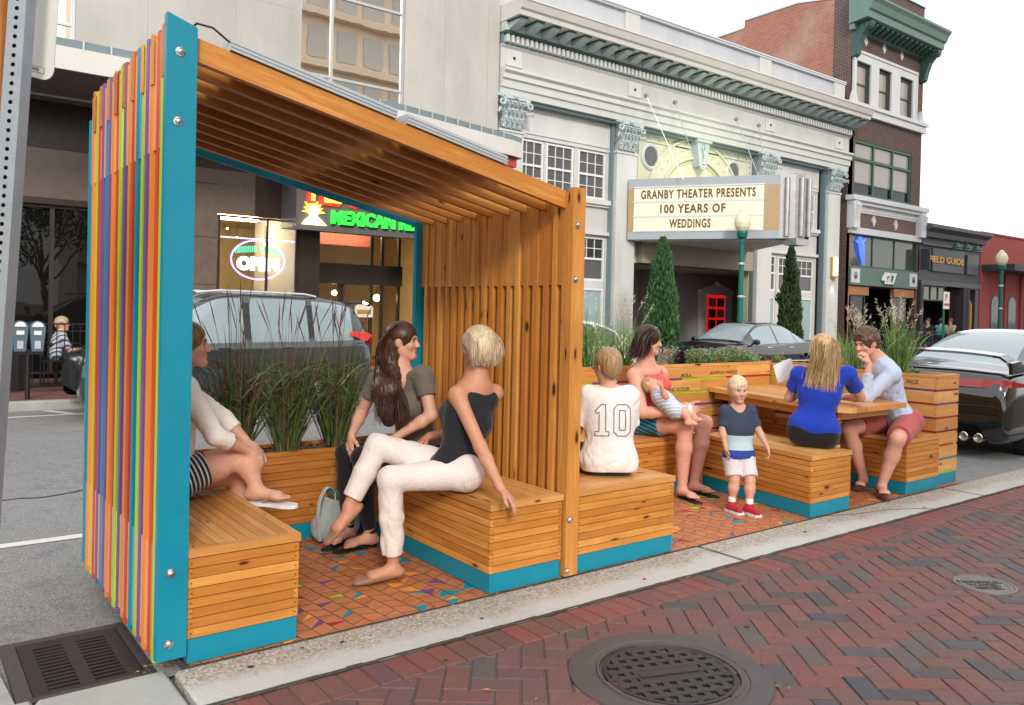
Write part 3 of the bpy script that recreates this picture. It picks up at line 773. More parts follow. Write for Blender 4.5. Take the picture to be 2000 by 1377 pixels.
# timber inner wall on the right
b = MB(); b.box(3.03, 3.122, YF-.022, YF+.022, .01, 2.2); b.build('corner_post', M['wood'], sh, bevel=.004)
y = YF+.024; pitch = (5.062-y)/18
for i in range(18):
    b = MB(); b.box(3.032+(.006 if i % 4 == 2 else 0), 3.12, y+.001, y+.042, .003, 2.175); b.build('slat', M['wood'], sh); y += pitch
y = YF+.024
for i in range(18):
    b = MB(); b.box(3.0345 + random.choice([0, 0, .008, .004]), 3.118, y+.0427, y+pitch+.0003, 1.652, 2.165); b.build('filler_block', M['wood'], sh)
    b = MB(); b.box(3.072+random.choice([0, .006, .012]), 3.098, y+.0427, y+pitch+.0003, .003, 1.65); b.build('recessed_slat', M['wood'], sh); y += pitch
# bolts
b0 = MB(); b0.lathe([(.019, 0), (.019, .003), (.013, .004), (.0125, .010), (.008, .016), (0, .018)], (0, 0, 0), 14, M=Matrix.Rotation(PI/2, 4, 'X'))
first = None
for (u, v, y) in ((352, 101, YF), (348, 237, YF), (333, 1120, YF), (329, 1258, YF), (1128, 440, YF-.022), (1124, 546, YF-.022), (1112, 1015, YF-.022), (1107, 1115, YF-.022)):
    p = at(u, v, 'y', y)
    if first is None: first = b0.build('bolt', M['chrome'], sh, world=False); o = first
    else: o = first.copy(); C.objects.link(o); o.parent = sh
    o.location = Vector((p.x, y, p.z))-sh.location
# panels and cable on the roof
M['panel'] = paint('white_aluminium', (.46, .52, .58), .4, .2, var=.06)
for x0, x1 in ((1.13, 1.93), (1.99, 2.60)):
    pn = MB(); zz = .012
    f = lambda x, d: rzt(x)+d
    pn.hexa([(x0, YF+.03, f(x0, .004)), (x1, YF+.03, f(x1, .004)), (x1, 5.0, f(x1, .004)), (x0, 5.0, f(x0, .004)), (x0, YF+.03, f(x0, .05)), (x1, YF+.03, f(x1, .05)), (x1, 5.0, f(x1, .05)), (x0, 5.0, f(x0, .05))], 0)
    for d in (.018, .034): pn.hexa([(x0-.002, YF+.026, f(x0, d)), (x1+.002, YF+.026, f(x1, d)), (x1+.002, YF+.03, f(x1, d)), (x0-.002, YF+.03, f(x0, d)), (x0-.002, YF+.026, f(x0, d+.008)), (x1+.002, YF+.026, f(x1, d+.008)), (x1+.002, YF+.03, f(x1, d+.008)), (x0-.002, YF+.03, f(x0, d+.008))], 0)
    tag(pn.build('solar_panel', M['panel']), 'aluminium framed panel on the upper half of the shelter roof' if x0 < 1.5 else 'aluminium framed panel on the lower half of the shelter roof', 'solar panel', 'panels on the shelter roof')
b = MB(); b.tube([(.97, 3.6, 2.63), (1.0, 3.52, 2.665), (1.06, 3.5, 2.655), (1.13, 3.5, 2.61)], .005, 6)
tag(b.build('cable', M['black']), 'short black cable looping over the roof edge by the turquoise post', 'cable')
# ================================================================ BUILDINGS ACROSS THE STREET (facade line Y = 17)
Y0 = 17.0
M['conc'] = paint('painted_concrete', (.47, .46, .44), .8, var=.16, scale=.8, bump=.3, bscale=20, dirt=.42)
M['conclight'] = paint('pale_render', (.62, .62, .61), .75, var=.05, scale=1.5, bump=.15, bscale=30, dirt=.1)
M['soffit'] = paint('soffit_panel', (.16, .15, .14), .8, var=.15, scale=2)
M['granite'] = paint('polished_granite', (.15, .115, .10), .16, var=.3, scale=5, spec=.6)
M['granited'] = paint('dark_granite', (.035, .022, .02), .25, var=.3, scale=3)
M['thwall'] = paint('theatre_grey_paint', (.54, .555, .55), .65, var=.07, scale=1.2, bump=.1, bscale=40, dirt=.28)
M['thtrim'] = paint('theatre_white_trim', (.60, .63, .635), .55, var=.06, scale=2, dirt=.28)
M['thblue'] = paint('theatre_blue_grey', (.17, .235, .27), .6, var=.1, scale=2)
M['thcream'] = paint('theatre_cream', (.60, .62, .48), .65, var=.05, scale=1.5, dirt=.1)
M['thcarve'] = paint('carved_capital_paint', (.46, .54, .57), .6, var=.15, scale=6)
M['parapet'] = paint('painted_brick_parapet', (.48, .51, .57), .75, var=.08, scale=1, bump=.4, bscale=25, dirt=.3)
M['pane'] = glass_dark('window_pane', (.035, .04, .045), .06, .5)
M['panegrey'] = glass_dark('window_pane_grey', (.10, .11, .12), .15, .4)
M['blindpane'] = glass_dark('window_with_blind', (.34, .31, .29), .12, .5)
M['paneblue'] = glass_dark('pale_blue_pane', (.30, .42, .47), .2, .5)
M['mirror'] = glass_dark('mirror_glass', (.006, .006, .006), .01, .35); M['mirror2'] = (lambda k: (k.set((.80, .79, .77), .01, 1.0), k.bump(k.noise(k.mapv(k.geo(), (1.2, 1, .5)), 1.1, 2), .035, .05), k.mat)[2])(NT('silvered_window_glass'))
M['green'] = paint('green_paint', (.028, .085, .07), .45, var=.1)
M['greencorn'] = paint('pale_green_cornice', (.13, .225, .20), .5, var=.08, scale=2, dirt=.2)
M['brickred'] = bricks('old_red_brick', (.42, .15, .09), (.30, .10, .06), (.38, .33, .28), side=True, worn=(.42, .3, .26))
M['brickbrown'] = bricks('brown_brick', (.12, .065, .055), (.07, .04, .038), (.20, .17, .16))
M['brickbrownside'] = bricks('brown_brick_corner', (.12, .065, .055), (.07, .04, .038), (.28, .25, .23), side=True)
M['trimwhite'] = paint('limestone_trim', (.60, .63, .66), .6, var=.05, scale=2, dirt=.15)
M['charcoal'] = paint('charcoal_paint', (.055, .055, .065), .5, var=.1)
M['charcoal2'] = paint('charcoal_panel', (.10, .10, .11), .5, var=.1)
M['redstucco'] = paint('red_stucco', (.36, .07, .06), .8, var=.12, scale=1, bump=.4, bscale=30, dirt=.15)
M['navy'] = paint('canopy_navy', (.04, .05, .065), .6)
M['gold'] = paint('gold_letter', (.55, .33, .06), .4, .3)
M['warmwall'] = paint('interior_cream', (.60, .47, .26), .8)
M['warmfloor'] = paint('interior_floor', (.2, .12, .07), .5)
M['clear'] = glass_clear('shop_glass')
M['darkin'] = paint('dark_interior', (.02, .018, .016), .9)
M['bronze'] = paint('dark_bronze', (.05, .042, .038), .35, .5)

def wallf(b, x0, x1, z0, z1, y, holes=(), t=.3, m=0, mr=None, back=False):
    """a wall slab facing -Y at y with rectangular holes (x0,x1,z0,z1); reveals get material mr"""
    mr = m if mr is None else mr
    xs = sorted({x0, x1, *[h[0] for h in holes], *[h[1] for h in holes]}); zs = sorted({z0, z1, *[h[2] for h in holes], *[h[3] for h in holes]})
    for a, c in zip(xs[:-1], xs[1:]):
        for d, e in zip(zs[:-1], zs[1:]):
            mx_, mz = (a+c)/2, (d+e)/2
            if any(h[0] < mx_ < h[1] and h[2] < mz < h[3] for h in holes): continue
            b.face([(a, y, d), (c, y, d), (c, y, e), (a, y, e)], m)
    for h in holes:
        a, c, d, e = h; Y = y+t
        b.face([(a, y, d), (a, y, e), (a, Y, e), (a, Y, d)], mr); b.face([(c, y, d), (c, Y, d), (c, Y, e), (c, y, e)], mr)
        b.face([(a, y, e), (c, y, e), (c, Y, e), (a, Y, e)], mr); b.face([(a, y, d), (a, Y, d), (c, Y, d), (c, y, d)], mr)
def fbox(b, x0, x1, z0, z1, y0, y1, m=0, col=None): b.box(x0, x1, y0, y1, z0, z1, m, col)
def sash(par, x0, x1, z0, z1, y, frame, pane, fw=.06, cols=3, rows=(2, 2), split=.5, name='window', mun=.022, lower_pane=None):
    """double-hung window: frame (thing's part) > pane sub-part"""
    b = MB(); d = .08
    fbox(b, x0, x0+fw, z0, z1, y, y+d); fbox(b, x1-fw, x1, z0, z1, y, y+d); fbox(b, x0+fw, x1-fw, z0, z0+fw, y, y+d); fbox(b, x0+fw, x1-fw, z1-fw, z1, y, y+d)
    zm = z0+(z1-z0)*split
    fbox(b, x0+fw, x1-fw, zm-.03, zm+.03, y+.006, y+d)
    for (a, c, r) in ((zm+.03, z1-fw, rows[0]), (z0+fw, zm-.03, rows[1])):
        if r:
            for i in range(1, cols): xx = x0+fw+(x1-x0-2*fw)*i/cols; fbox(b, xx-mun/2, xx+mun/2, a, c, y+.02, y+d-.02)
            for i in range(1, r): zz = a+(c-a)*i/r; fbox(b, x0+fw, x1-fw, zz-mun/2, zz+mun/2, y+.022, y+d-.022)
    w = b.build(name, frame, par)
    g = MB(); fbox(g, x0+fw*.5, x1-fw*.5, zm, z1-fw*.5, y+d*.55, y+d*.6); g.build('pane', pane, w)
    g = MB(); fbox(g, x0+fw*.5, x1-fw*.5, z0+fw*.5, zm, y+d*.6, y+d*.66); g.build('pane', lower_pane or pane, w)
    return w
def plain_win(par, x0, x1, z0, z1, y, frame, pane, fw=.05, vs=(), hs=(), d=.08, name='window'):
    b = MB()
    fbox(b, x0, x0+fw, z0, z1, y, y+d); fbox(b, x1-fw, x1, z0, z1, y, y+d); fbox(b, x0+fw, x1-fw, z0, z0+fw, y, y+d); fbox(b, x0+fw, x1-fw, z1-fw, z1, y, y+d)
    for v in vs: fbox(b, v-fw/2, v+fw/2, z0+fw, z1-fw, y+.004, y+d)
    for h in hs: fbox(b, x0+fw, x1-fw, h-fw/2, h+fw/2, y+.007, y+d-.004)
    w = b.build(name, frame, par); g = MB(); fbox(g, x0+fw/2, x1-fw/2, z0+fw/2, z1-fw/2, y+d*.5, y+d*.6); g.build('pane', pane, w)
    return w
def shell(b, x0, x1, y0, y1, z1, m=0):
    """sides, back and roof of a building block behind its facade"""
    b.face([(x0, y0, 0), (x0, y0, z1), (x0, y1, z1), (x0, y1, 0)], m); b.face([(x1, y0, 0), (x1, y1, 0), (x1, y1, z1), (x1, y0, z1)], m)
    b.face([(x0, y1, 0), (x1, y1, 0), (x1, y1, z1), (x0, y1, z1)], m); b.face([(x0, y0, z1), (x1, y0, z1), (x1, y1, z1), (x0, y1, z1)], m)

# ---------------------------------------------------------------- 1. pale concrete block with the restaurant
cb_ = thing('concrete_building', 'pale concrete building with tall upper windows over a dark stone shopfront, leftmost', 'building', (5, 17, 0))
b = MB()
holes = [(1.2, 2.66, 6.3, 13), (7.0, 9.6, 6.25, 13), (-6, -3.2, 6.3, 13)]
wallf(b, -14, 12.36, 5.2, 15, Y0, holes, .25); shell(b, -14, 12.36, 17.7, 30, 15)
b.box(-14, 12.36, Y0+.01, 17.7, 15, 15.01)
b.box(12.28, 12.36, Y0+.01, 17.7, 3.6, 15); b.build('wall', M['conc'], cb_)
b = MB()   # faint board-mark joints
for x in (3.9, 5.6, 10.7, 12.0): b.box(x, x+.012, Y0-.002, Y0, 5.6, 15)
for z in (7.9, 10.2): b.box(2.8, 6.9, Y0-.002, Y0, z, z+.012)
b.build('wall_joint', paint('board_joint_grey', (.36, .35, .33), .8), cb_)
for x0, x1, vs, hs in ((7.0, 9.6, (7.78,), (6.62, 8.45)), (1.2, 2.66, (2.3,), (6.6,)), (-6, -3.2, (-5,), (6.6,))):
    plain_win(cb_, x0, x1, 6.25, 13, Y0+.06, M['alu'], M['mirror2'], .06, vs, hs)
# canopy slab: parallel to the street, then running back to the wall
pc = [(-14, 15.0), (8.5, 15.0), (11.95, 15.75), (12.36, 15.9), (12.36, 16.99), (-14, 16.99)]
b = MB(); b.prism(pc, 'z', 5.25, 5.62); b.build('canopy', M['conclight'], cb_)
b = MB(); b.prism([(-14, 15.03), (8.5, 15.03), (11.9, 15.78), (12.33, 15.93), (12.33, 16.99), (-14, 16.99)], 'z', 5.622, 5.76)
b.build('canopy_flashing', M['thblue'], cb_)
b = MB()
for i in range(60):
    x = -13.5+i*.42
    if x < 8.3: b.box(x, x+.025, 15.01, 15.03, 5.62, 5.77)
for i in range(9):
    t = i/9; x = 8.5+3.45*t; y = 15.0+.75*t; b.box(x, x+.03, y-.005, y+.03, 5.62, 5.78)
b.build('flashing_seam', M['alu'], cb_)
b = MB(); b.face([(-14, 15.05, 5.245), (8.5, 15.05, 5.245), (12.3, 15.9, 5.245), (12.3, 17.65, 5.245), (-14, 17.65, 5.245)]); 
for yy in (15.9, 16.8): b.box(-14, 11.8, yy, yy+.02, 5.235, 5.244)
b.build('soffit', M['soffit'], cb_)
# red sign panel hung under the canopy's far end
b = MB(); b.prism([(9.6, 15.35), (12.2, 15.95), (12.2, 16.6), (9.6, 16.6)], 'z', 5.02, 5.22); b.build('canopy_underside', paint('red_soffit', (.45, .06, .05), .6), cb_)
YS = 17.6
b = MB(); 
b.box(-14, 12.28, YS+.0, YS+.05, 4.36, 5.24, 1); b.box(-14, 4.95, YS+.01, YS+.05, 3.42, 4.355, 0)
b.box(-14, 4.9, YS-.12, YS+.05, 3.30, 3.415, 1)
b.box(3.3, 5.5, YS, YS+.05, 0, 4.355, 0); b.box(5.5, 7.2, YS+.0, YS+.05, 3.42, 4.355, 0); b.box(6.3, 7.25, YS-.01, YS+.04, 3.42, 4.9, 1)
b.box(10.35, 12.28, YS-.0, YS+.05, 0, 4.355, 1); b.box(5.5, 7.3, YS, YS+.05, 0, .9, 0)
b.build('stone_cladding', [M['granite'], M['granited']], cb_)
b = MB()
for z in (4.03, 2.9, 1.9): b.box(3.3, 5.5, YS-.003, YS, z, z+.012)
for x, z0, z1 in ((4.4, 2.9, 4.03), (5.0, 4.03, 4.36), (4.0, 4.03, 4.36), (4.8, 1.9, 2.9)): b.box(x, x+.012, YS-.003, YS, z0, z1)
b.build('stone_joint', M['darkin'], cb_)
for x0, x1 in ((-3.2, -1.2), (-1.2, 1.0), (1.0, 2.42), (2.42, 3.3)):
    plain_win(cb_, x0, x1, .1, 3.28, YS+.02, M['bronze'], M['mirror'], .04, d=.06, name='shop_window')
# shop window (neon) and its room
b = MB(); x0, x1, z0, z1 = 5.52, 7.3, .9, 3.41
fw = .045
fbox(b, x0, x0+fw, z0, z1, YS+.01, YS+.07); fbox(b, x1-fw, x1, z0, z1, YS+.01, YS+.07); fbox(b, x0, x1, z1-fw, z1, YS+.005, YS+.075); fbox(b, x0, x1, z0, z0+fw, YS+.005, YS+.075); fbox(b, 6.57, 6.62, z0, z1, YS+.012, YS+.068)
sw = b.build('shop_window', M['bronze'], cb_); g = MB(); g.face([(x0, YS+.04, z0), (x1, YS+.04, z0), (x1, YS+.04, z1), (x0, YS+.04, z1)]); g.build('pane', M['clear'], sw)
b = MB(); fbox(b, 7.3, 7.82, 0, 4.3, YS-.02, YS+.1); b.build('corner_pier', M['granited'], cb_)
b = MB()   # recessed entrance glazing
YE = 18.4
for x in (7.86, 9.55, 9.85, 10.33): b.box(x, x+.07, YE, YE+.08, 0, 3.45)
b.box(7.86, 10.4, YE+.01, YE+.07, 3.35, 3.45); b.box(7.86, 10.4, YE-.1, YE+.12, 2.05, 2.55)
b.box(7.93, 9.6, YE-.02, YE+.06, .0, .12); b.box(8.70, 8.76, YE-.01, YE+.07, .12, 2.05); b.box(8.78, 8.83, YE-.012, YE+.068, .12, 2.05)
b.build('entrance_frame', M['bronze'], cb_)
g = MB()
for a, c, d, e in ((7.93, 9.55, 2.55, 3.35), (7.93, 8.7, .12, 2.05), (8.83, 9.55, .12, 2.05), (9.92, 10.33, .1, 3.35)): g.face([(a, YE+.03, d), (c, YE+.03, d), (c, YE+.03, e), (a, YE+.03, e)])
g.build('entrance_glass', M['clear'], cb_)
b = MB()   # room shell
b.box(5.3, 12.2, 22.5, 22.6, 0, 3.6, 0); b.box(5.3, 5.4, 17.7, 22.5, 0, 3.6, 0); b.box(12.1, 12.2, 17.7, 22.5, 0, 3.6, 0); b.box(5.3, 12.2, 17.7, 22.6, 3.6, 3.7, 0)
b.box(5.3, 12.2, 17.7, 22.6, -.05, .0, 1); b.box(7.35, 7.45, 17.7, 20.5, 0, 3.6, 2); b.box(7.8, 10.4, 20.2, 20.3, 0, 1.3, 1); b.box(7.6, 10.2, 19.6, 19.75, 3.1, 3.6, 3)
b.build('interior', [M['warmwall'], M['warmfloor'], M['conclight'], paint('maroon_bulkhead', (.16, .03, .02), .7)], cb_)
lampm = glow('warm_lamp', (1, .62, .25), 14); ceilm = glow('added_ceiling_glow', (1, .80, .5), 45); stripm = glow('lilac_strip', (.85, .75, 1), 1.7)
ceil_label = ['long ceiling light seen through the entrance glass of the restaurant', 'short ceiling light seen behind the neon window of the restaurant']
for i, (x0, x1, y0, y1) in enumerate(((8.2, 10.2, 18.9, 19.15), (5.7, 7.0, 19.3, 19.5))):
    b = MB(); b.box(x0, x1, y0, y1, 3.5, 3.58); tag(b.build('added_ceiling_panel', ceilm), ceil_label[i], 'ceiling light', 'lights in the restaurant')  # added glowing panels that brighten the room
for i, (x, y, z, r) in enumerate(((6.9, 18.6, 2.9, .035), (6.0, 18.5, 3.2, .025), (6.35, 18.9, 3.05, .02), (10.0, 18.9, 1.75, .09), (9.0, 19.3, 1.85, .07))):
    b = MB(); b.sphere((x, y, z), r, 0, 10, 6); b.cyl((x, y, z+r*.8), (x, y, 3.6), .006, 6, 1)
    tag(b.build('pendant_lamp', [lampm, M['black']]), ['small bulb high behind the right pane of the neon window', 'small bulb in the top left of the neon window', 'tiny bulb between the other two in the neon window', 'glowing lamp at the right edge of the restaurant entrance', 'glowing lamp behind the restaurant door glass'][i], 'lamp', 'lights in the restaurant')
b = MB(); b.box(5.56, 6.58, YS+.1, YS+.12, 3.33, 3.345); b.box(5.56, 7.26, YS+.1, YS+.12, 2.93, 2.955)
tag(b.build('light_strip', stripm), 'thin lilac light strips framing the top of the neon window', 'light strip')
# neon OPEN sign
ns = thing('neon_sign', 'oval violet neon sign reading OPEN in the shop window', 'neon sign', (6.46, 17.78, 2.5))
yn = 17.78; cx, cz = 6.46, 2.49; ra, rb_ = .60, .43
b = MB(); b.tube([(cx+ra*math.cos(t*2*PI/48), yn, cz+rb_*math.sin(t*2*PI/48)) for t in range(49)], .018, 8, caps=False); b.build('oval_tube', glow('neon_violet', (.55, .30, 1), 2.6), ns)
b = MB(); sc_ = []
for side in (-1, 1):
    P = []
    for i in range(11):
        x = cx+side*(.5-i*.045); zb = cz+.13+(.5-abs(x-cx))*.12; P += [(x, yn, zb), (x, yn, zb+.13)] if i % 2 == 0 else [(x, yn, zb+.13), (x, yn, zb)]
    b.tube(P, .009, 6)
b.build('border_tube', glow('neon_green', (.05, .9, .55), 1.4), ns)
text('lettering', 'OPEN', .36, face_cam(cx, yn-.01, cz-.21), glow('neon_white', (.9, .95, 1), 3), ns, .012, .028, 'CENTER', fitw=.95)
# sign box over the entrance
sg = thing('restaurant_sign', 'grey sign box with red and green lit letters and a sun over the restaurant entrance', 'sign', (9, 17, 3.7))
ysg = 16.72
b = MB(); b.box(6.88, 12.2, ysg, YS-.02, 3.20, 4.62); b.box(6.80, 12.25, ysg-.03, ysg+.05, 3.14, 3.20); b.build('box', M['charcoal2'], sg)
gg = glow('green_letter', (.02, .9, .04), 1.6); gy = glow('yellow_letter', (1, .62, .06), 1.6); gr = glow('red_letter', (.9, .03, .015), 1.2); gw = glow('cream_light', (1, .88, .45), 2.2)
text('lettering', 'MEXICAN RESTAURANT', .40, face_cam(7.66, ysg-.05, 3.33), gg, sg, .04, .012, 'LEFT', fitw=3.95)
text('letter_case', 'MEXICAN RESTAURANT', .41, face_cam(7.69, ysg-.02, 3.305), M['darkin'], sg, .03, .018, 'LEFT', fitw=3.97)
text('red_lettering', 'TEXAS', .64, face_cam(6.98, ysg-.045, 3.76), gr, sg, .03, .045, 'LEFT', fitw=2.1)
text('red_lettering', 'TEXAS', .62, face_cam(7.01, ysg-.085, 3.775), gy, sg, .012, .006, 'LEFT', fitw=2.04)
b = MB(); b.lathe([(0, 0), (.12, 0), (.12, .05)], (7.26, ysg-.01, 3.56), 24, M=Matrix.Rotation(PI/2, 4, 'X'))
b.prism([(7.0, 3.26), (7.56, 3.26), (7.42, 3.38), (7.33, 3.45), (7.18, 3.45), (7.1, 3.38)], 'y', ysg-.07, ysg-.0)
b.build('sun_disc', gw, sg)
b = MB()
for i in range(9):
    a = -.1+i*(PI+.2)/8; c_, s_ = math.cos(a), math.sin(a); r0, r1 = .14, (.27 if i % 2 == 0 else .23)
    P = [(7.26+c_*r0-s_*.03, 3.56+s_*r0+c_*.03), (7.26+c_*r0+s_*.03, 3.56+s_*r0-c_*.03), (7.26+c_*r1, 3.56+s_*r1)]
    b.prism(P, 'y', ysg-.05, ysg)
b.build('sun_ray', gy, sg)
# door notices
tag((lambda b: (b.prism([(9.12, 1.25), (9.62, 1.25), (9.62, 1.5), (9.55, 1.56), (9.45, 1.6), (9.37, 1.68), (9.29, 1.6), (9.19, 1.56), (9.12, 1.5)], 'y', 18.36, 18.37), b.box(9.18, 9.56, 18.35, 18.358, 1.33, 1.44, 1), b.build('door_notice', [M['white'], M['gold']]))[2])(MB()), 'white arched notice with a yellow emblem on the restaurant door', 'notice')
tag((lambda b: (b.box(8.95, 9.08, 18.36, 18.37, 1.25, 1.42), b.build('door_notice', M['white']))[1])(MB()), 'small white paper taped beside the arched notice', 'notice')

# ---------------------------------------------------------------- 2. the theatre
th = thing('theatre', 'white painted classical theatre with carved capitals and a long bracketed cornice', 'theatre', (20.5, 17, 0))
X0, X1 = 12.4, 28.75
BL_ = (13.25, 16.68); BC = (17.55, 23.45); BR2 = (24.32, 27.45)
b = MB(); yw = Y0+.35
hl = [(13.3, 14.22, 4.77, 6.16), (14.3, 15.32, 4.77, 6.16), (15.48, 16.56, 4.77, 6.16), (13.3, 14.3, .9, 3.70), (14.4, 15.4, .9, 3.7), (15.53, 16.6, .9, 3.70)]
hr = [(24.4, 25.25, 4.74, 6.08), (25.35, 26.05, 4.74, 6.08), (26.2, 27.3, 4.74, 6.08), (24.1, 24.98, .5, 3.68), (25.1, 26.0, .5, 3.66), (26.2, 27.3, .5, 3.62)]
wallf(b, *BL_, 0, 7.1, yw, hl, .12); b.build('wall', M['thwall'], th); b = MB(); wallf(b, *BR2, 0, 7.1, yw, hr, .12); b.build('wall', M['thwall'], th)
sh2 = MB(); shell(sh2, X0, X1, 17.6, 34, 10.3); sh2.build('block', M['parapet'], th)
b = MB()     # centre bay, cream, with the entrance opening
wallf(b, *BC, 0, 7.1, yw, [(17.75, 23.4, 0, 3.03)], .4); b.build('centre_wall', M['thcream'], th)
b = MB()     # entrance lobby
b.box(17.75, 27.4, 20.4, 20.5, 0, 3.1); b.box(17.65, 17.75, yw+.4, 20.5, 0, 3.1); b.box(27.4, 27.5, yw+.5, 20.5, 0, 3.1); b.face([(17.65, yw+.45, 3.05), (27.4, yw+.45, 3.05), (27.4, 20.5, 3.05), (17.65, 20.5, 3.05)]); b.face([(23.45, yw+.41, 0), (27.4, yw+.41, 0), (27.4, yw+.41, 3.05), (23.45, yw+.41, 3.05)]); b.box(21.2, 21.9, 19.9, 20.39, 0, 3.0)
b.build('lobby', paint('lobby_taupe', (.34, .31, .29), .8), th)
b = MB(); b.box(17.9, 23.3, 17.4, 20.4, 3.03, 3.049); b.box(17.9, 23.3, 17.1, 17.34, 3.03, 3.66); b.build('lobby_bulkhead', paint('beige_bulkhead', (.33, .30, .24), .8), th)
# red door, glow put into its colour, in a white surround on the lobby's back wall
dr = MB(); xa, xb = 22.0, 23.0; yd = 20.38
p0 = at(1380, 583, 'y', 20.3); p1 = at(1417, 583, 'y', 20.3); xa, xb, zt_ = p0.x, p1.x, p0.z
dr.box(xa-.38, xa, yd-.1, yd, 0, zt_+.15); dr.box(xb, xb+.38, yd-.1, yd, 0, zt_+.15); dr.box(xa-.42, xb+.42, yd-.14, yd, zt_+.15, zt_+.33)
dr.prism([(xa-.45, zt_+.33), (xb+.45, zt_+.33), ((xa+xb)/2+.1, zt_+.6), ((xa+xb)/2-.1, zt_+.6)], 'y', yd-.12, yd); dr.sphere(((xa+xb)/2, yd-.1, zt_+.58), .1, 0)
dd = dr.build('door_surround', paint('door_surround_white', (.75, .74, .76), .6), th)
dr = MB(); dr.box(xa, xb, yd-.06, yd-.02, 0, zt_+.15); dr.build('door', glow('red_glowing_door', (.55, .01, .01), .55), dd)
dr = MB()
for i in range(2):
    for j in range(5): dr.box(xa+.16+i*.5, xa+.58+i*.5, yd-.07, yd-.055, .15+j*.42, .48+j*.42, (i+j) % 3 % 2)
dr.build('door_panes', [glass_dark('red_pane', (.12, .0, .0)), paint('red_poster', (.55, .12, .12), .5)], dd)
# pilasters
def capital(cx, z0, z1, w, y):
    b = MB(); rnd = random.Random(int(cx*10)); h = z1-z0
    b.box(cx-w*.42, cx+w*.42, y-.02, y+.3, z0, z1-.08); 
    b.prism([(cx-w*.66, z1-.05), (cx-w*.62, z1+.04), (cx+w*.62, z1+.04), (cx+w*.66, z1-.05), (cx+w*.5, z1-.09), (cx-w*.5, z1-.09)], 'y', y-.14, y+.28)
    for r, (zz, n, s) in enumerate(((z0+h*.12, 4, .13), (z0+h*.38, 5, .14), (z0+h*.62, 5, .13))):
        for i in range(n):
            x = cx-w*.42+w*.84*(i+.5*(r % 2)+.25)/n
            P = [(x, y-.02, zz-.06), (x+rnd.uniform(-.02, .02), y-.08, zz+.05), (x+rnd.uniform(-.03, .03), y-.15-.02*r, zz+.15), (x, y-.2-.03*r, zz+.13), (x, y-.19-.02*r, zz+.06)]
            b.tube(P, [.075, .065, .05, .035, .018], 7)
            b.tube([(x-.05, y-.04, zz-.02), (x-.075, y-.1, zz+.08), (x-.06, y-.13, zz+.04)], [.03, .028, .012], 5); b.tube([(x+.05, y-.04, zz-.02), (x+.075, y-.1, zz+.08), (x+.06, y-.13, zz+.04)], [.03, .028, .012], 5)
    for s in (-1, 1):   # volutes at the corners
        P = [(cx+s*(w*.2+.0), y-.05, z1-.32)]
        for t in range(14):
            a = t*.55; r = .13*(1-t/16); P.append((cx+s*(w*.58-r*math.sin(a)*.9), y-.2, z1-.2+r*math.cos(a)))
        b.tube(P, [.05]+[.045-.0018*t for t in range(14)], 6)
        b.tube([(cx+s*w*.5, y-.1, z1-.45), (cx+s*w*.68, y-.22, z1-.4), (cx+s*w*.72, y-.2, z1-.5)], [.05, .04, .02], 6)
    b.sphere((cx, y-.17, z1-.02), .07, 0, 8, 6)
    return b.build('capital', M['thcarve'], th)
for cx in (12.86, 17.12, 23.88, 28.1):
    w = .8; y = Y0+.06; b = MB(); b.box(cx-w/2, cx+w/2, y, yw+.02, 0, 6.2); b.box(cx-w/2-.05, cx+w/2+.05, y-.05, yw+.02, 0, .35); b.box(cx-w/2-.03, cx+w/2+.03, y-.03, yw+.02, 6.16, 6.22)
    b.build('pilaster', M['thtrim'], th)
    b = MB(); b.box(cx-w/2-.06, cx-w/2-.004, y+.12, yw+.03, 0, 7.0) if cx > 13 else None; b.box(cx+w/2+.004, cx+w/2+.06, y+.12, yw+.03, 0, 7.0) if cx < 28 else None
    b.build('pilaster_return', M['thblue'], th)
    capital(cx, 6.24, 7.08, w, y)
# entablature
b = MB(); X0e, X1e = X0, X1+.1
pr = [(yw+.3, 7.08), (Y0-.02, 7.08), (Y0-.04, 7.25), (Y0-.09, 7.27), (Y0-.11, 7.46), (Y0-.17, 7.48), (Y0-.17, 7.60), (Y0-.25, 7.66), (Y0-.25, 7.72), (Y0-.02, 7.76), (Y0-.02, 8.28), (Y0-.07, 8.33), (Y0-.07, 8.37), (yw+.3, 8.37)]
b.prism(pr, 'x', X0e, X1e); b.build('entablature', M['thtrim'], th)
b = MB(); b.box(X0e+.02, X1e-.02, Y0-.024, Y0-.021, 7.80, 8.27); b.build('frieze', M['thwall'], th)
for cx in (12.8, 17.26, 23.85, 28.12):
    b = MB(); b.box(cx-.26, cx+.26, Y0-.06, Y0-.02, 7.84, 8.26); fb_ = b.build('frieze_block', M['thtrim'], th)
    b = MB(); b.sphere((cx, Y0-.065, 8.05), .04, 0, 8, 5); b.build('boss', M['darkin'], fb_)
b = MB(); b.box(X0e, X1e+.05, Y0-.10, yw, 8.375, 8.40, 1); n = 105
for i in range(n):
    x = X0e+.05+(X1e-X0e-.1)*i/n; b.box(x, x+.085, Y0-.21, Y0-.10, 8.40, 8.58, 0)
b.box(X0e, X1e, Y0-.1, yw, 8.40, 8.60, 1); b.box(X0e, X1e+.1, Y0-.23, yw, 8.60, 8.67, 2)
b.build('dentil_course', [M['thtrim'], M['thblue'], M['green']], th)
b = MB(); nb = 31
for i in range(nb):
    x = X0e+.2+(X1e-X0e-.2)*i/(nb-1)
    b.prism([(Y0-.2, 8.67), (Y0-.26, 8.70), (Y0-.62, 8.80), (Y0-.70, 8.86), (Y0-.70, 8.90), (Y0-.2, 8.90)], 'x', x-.12, x+.12, 1)
    b.box(x-.13, x+.13, Y0-.72, Y0-.2, 8.86, 8.905, 2)
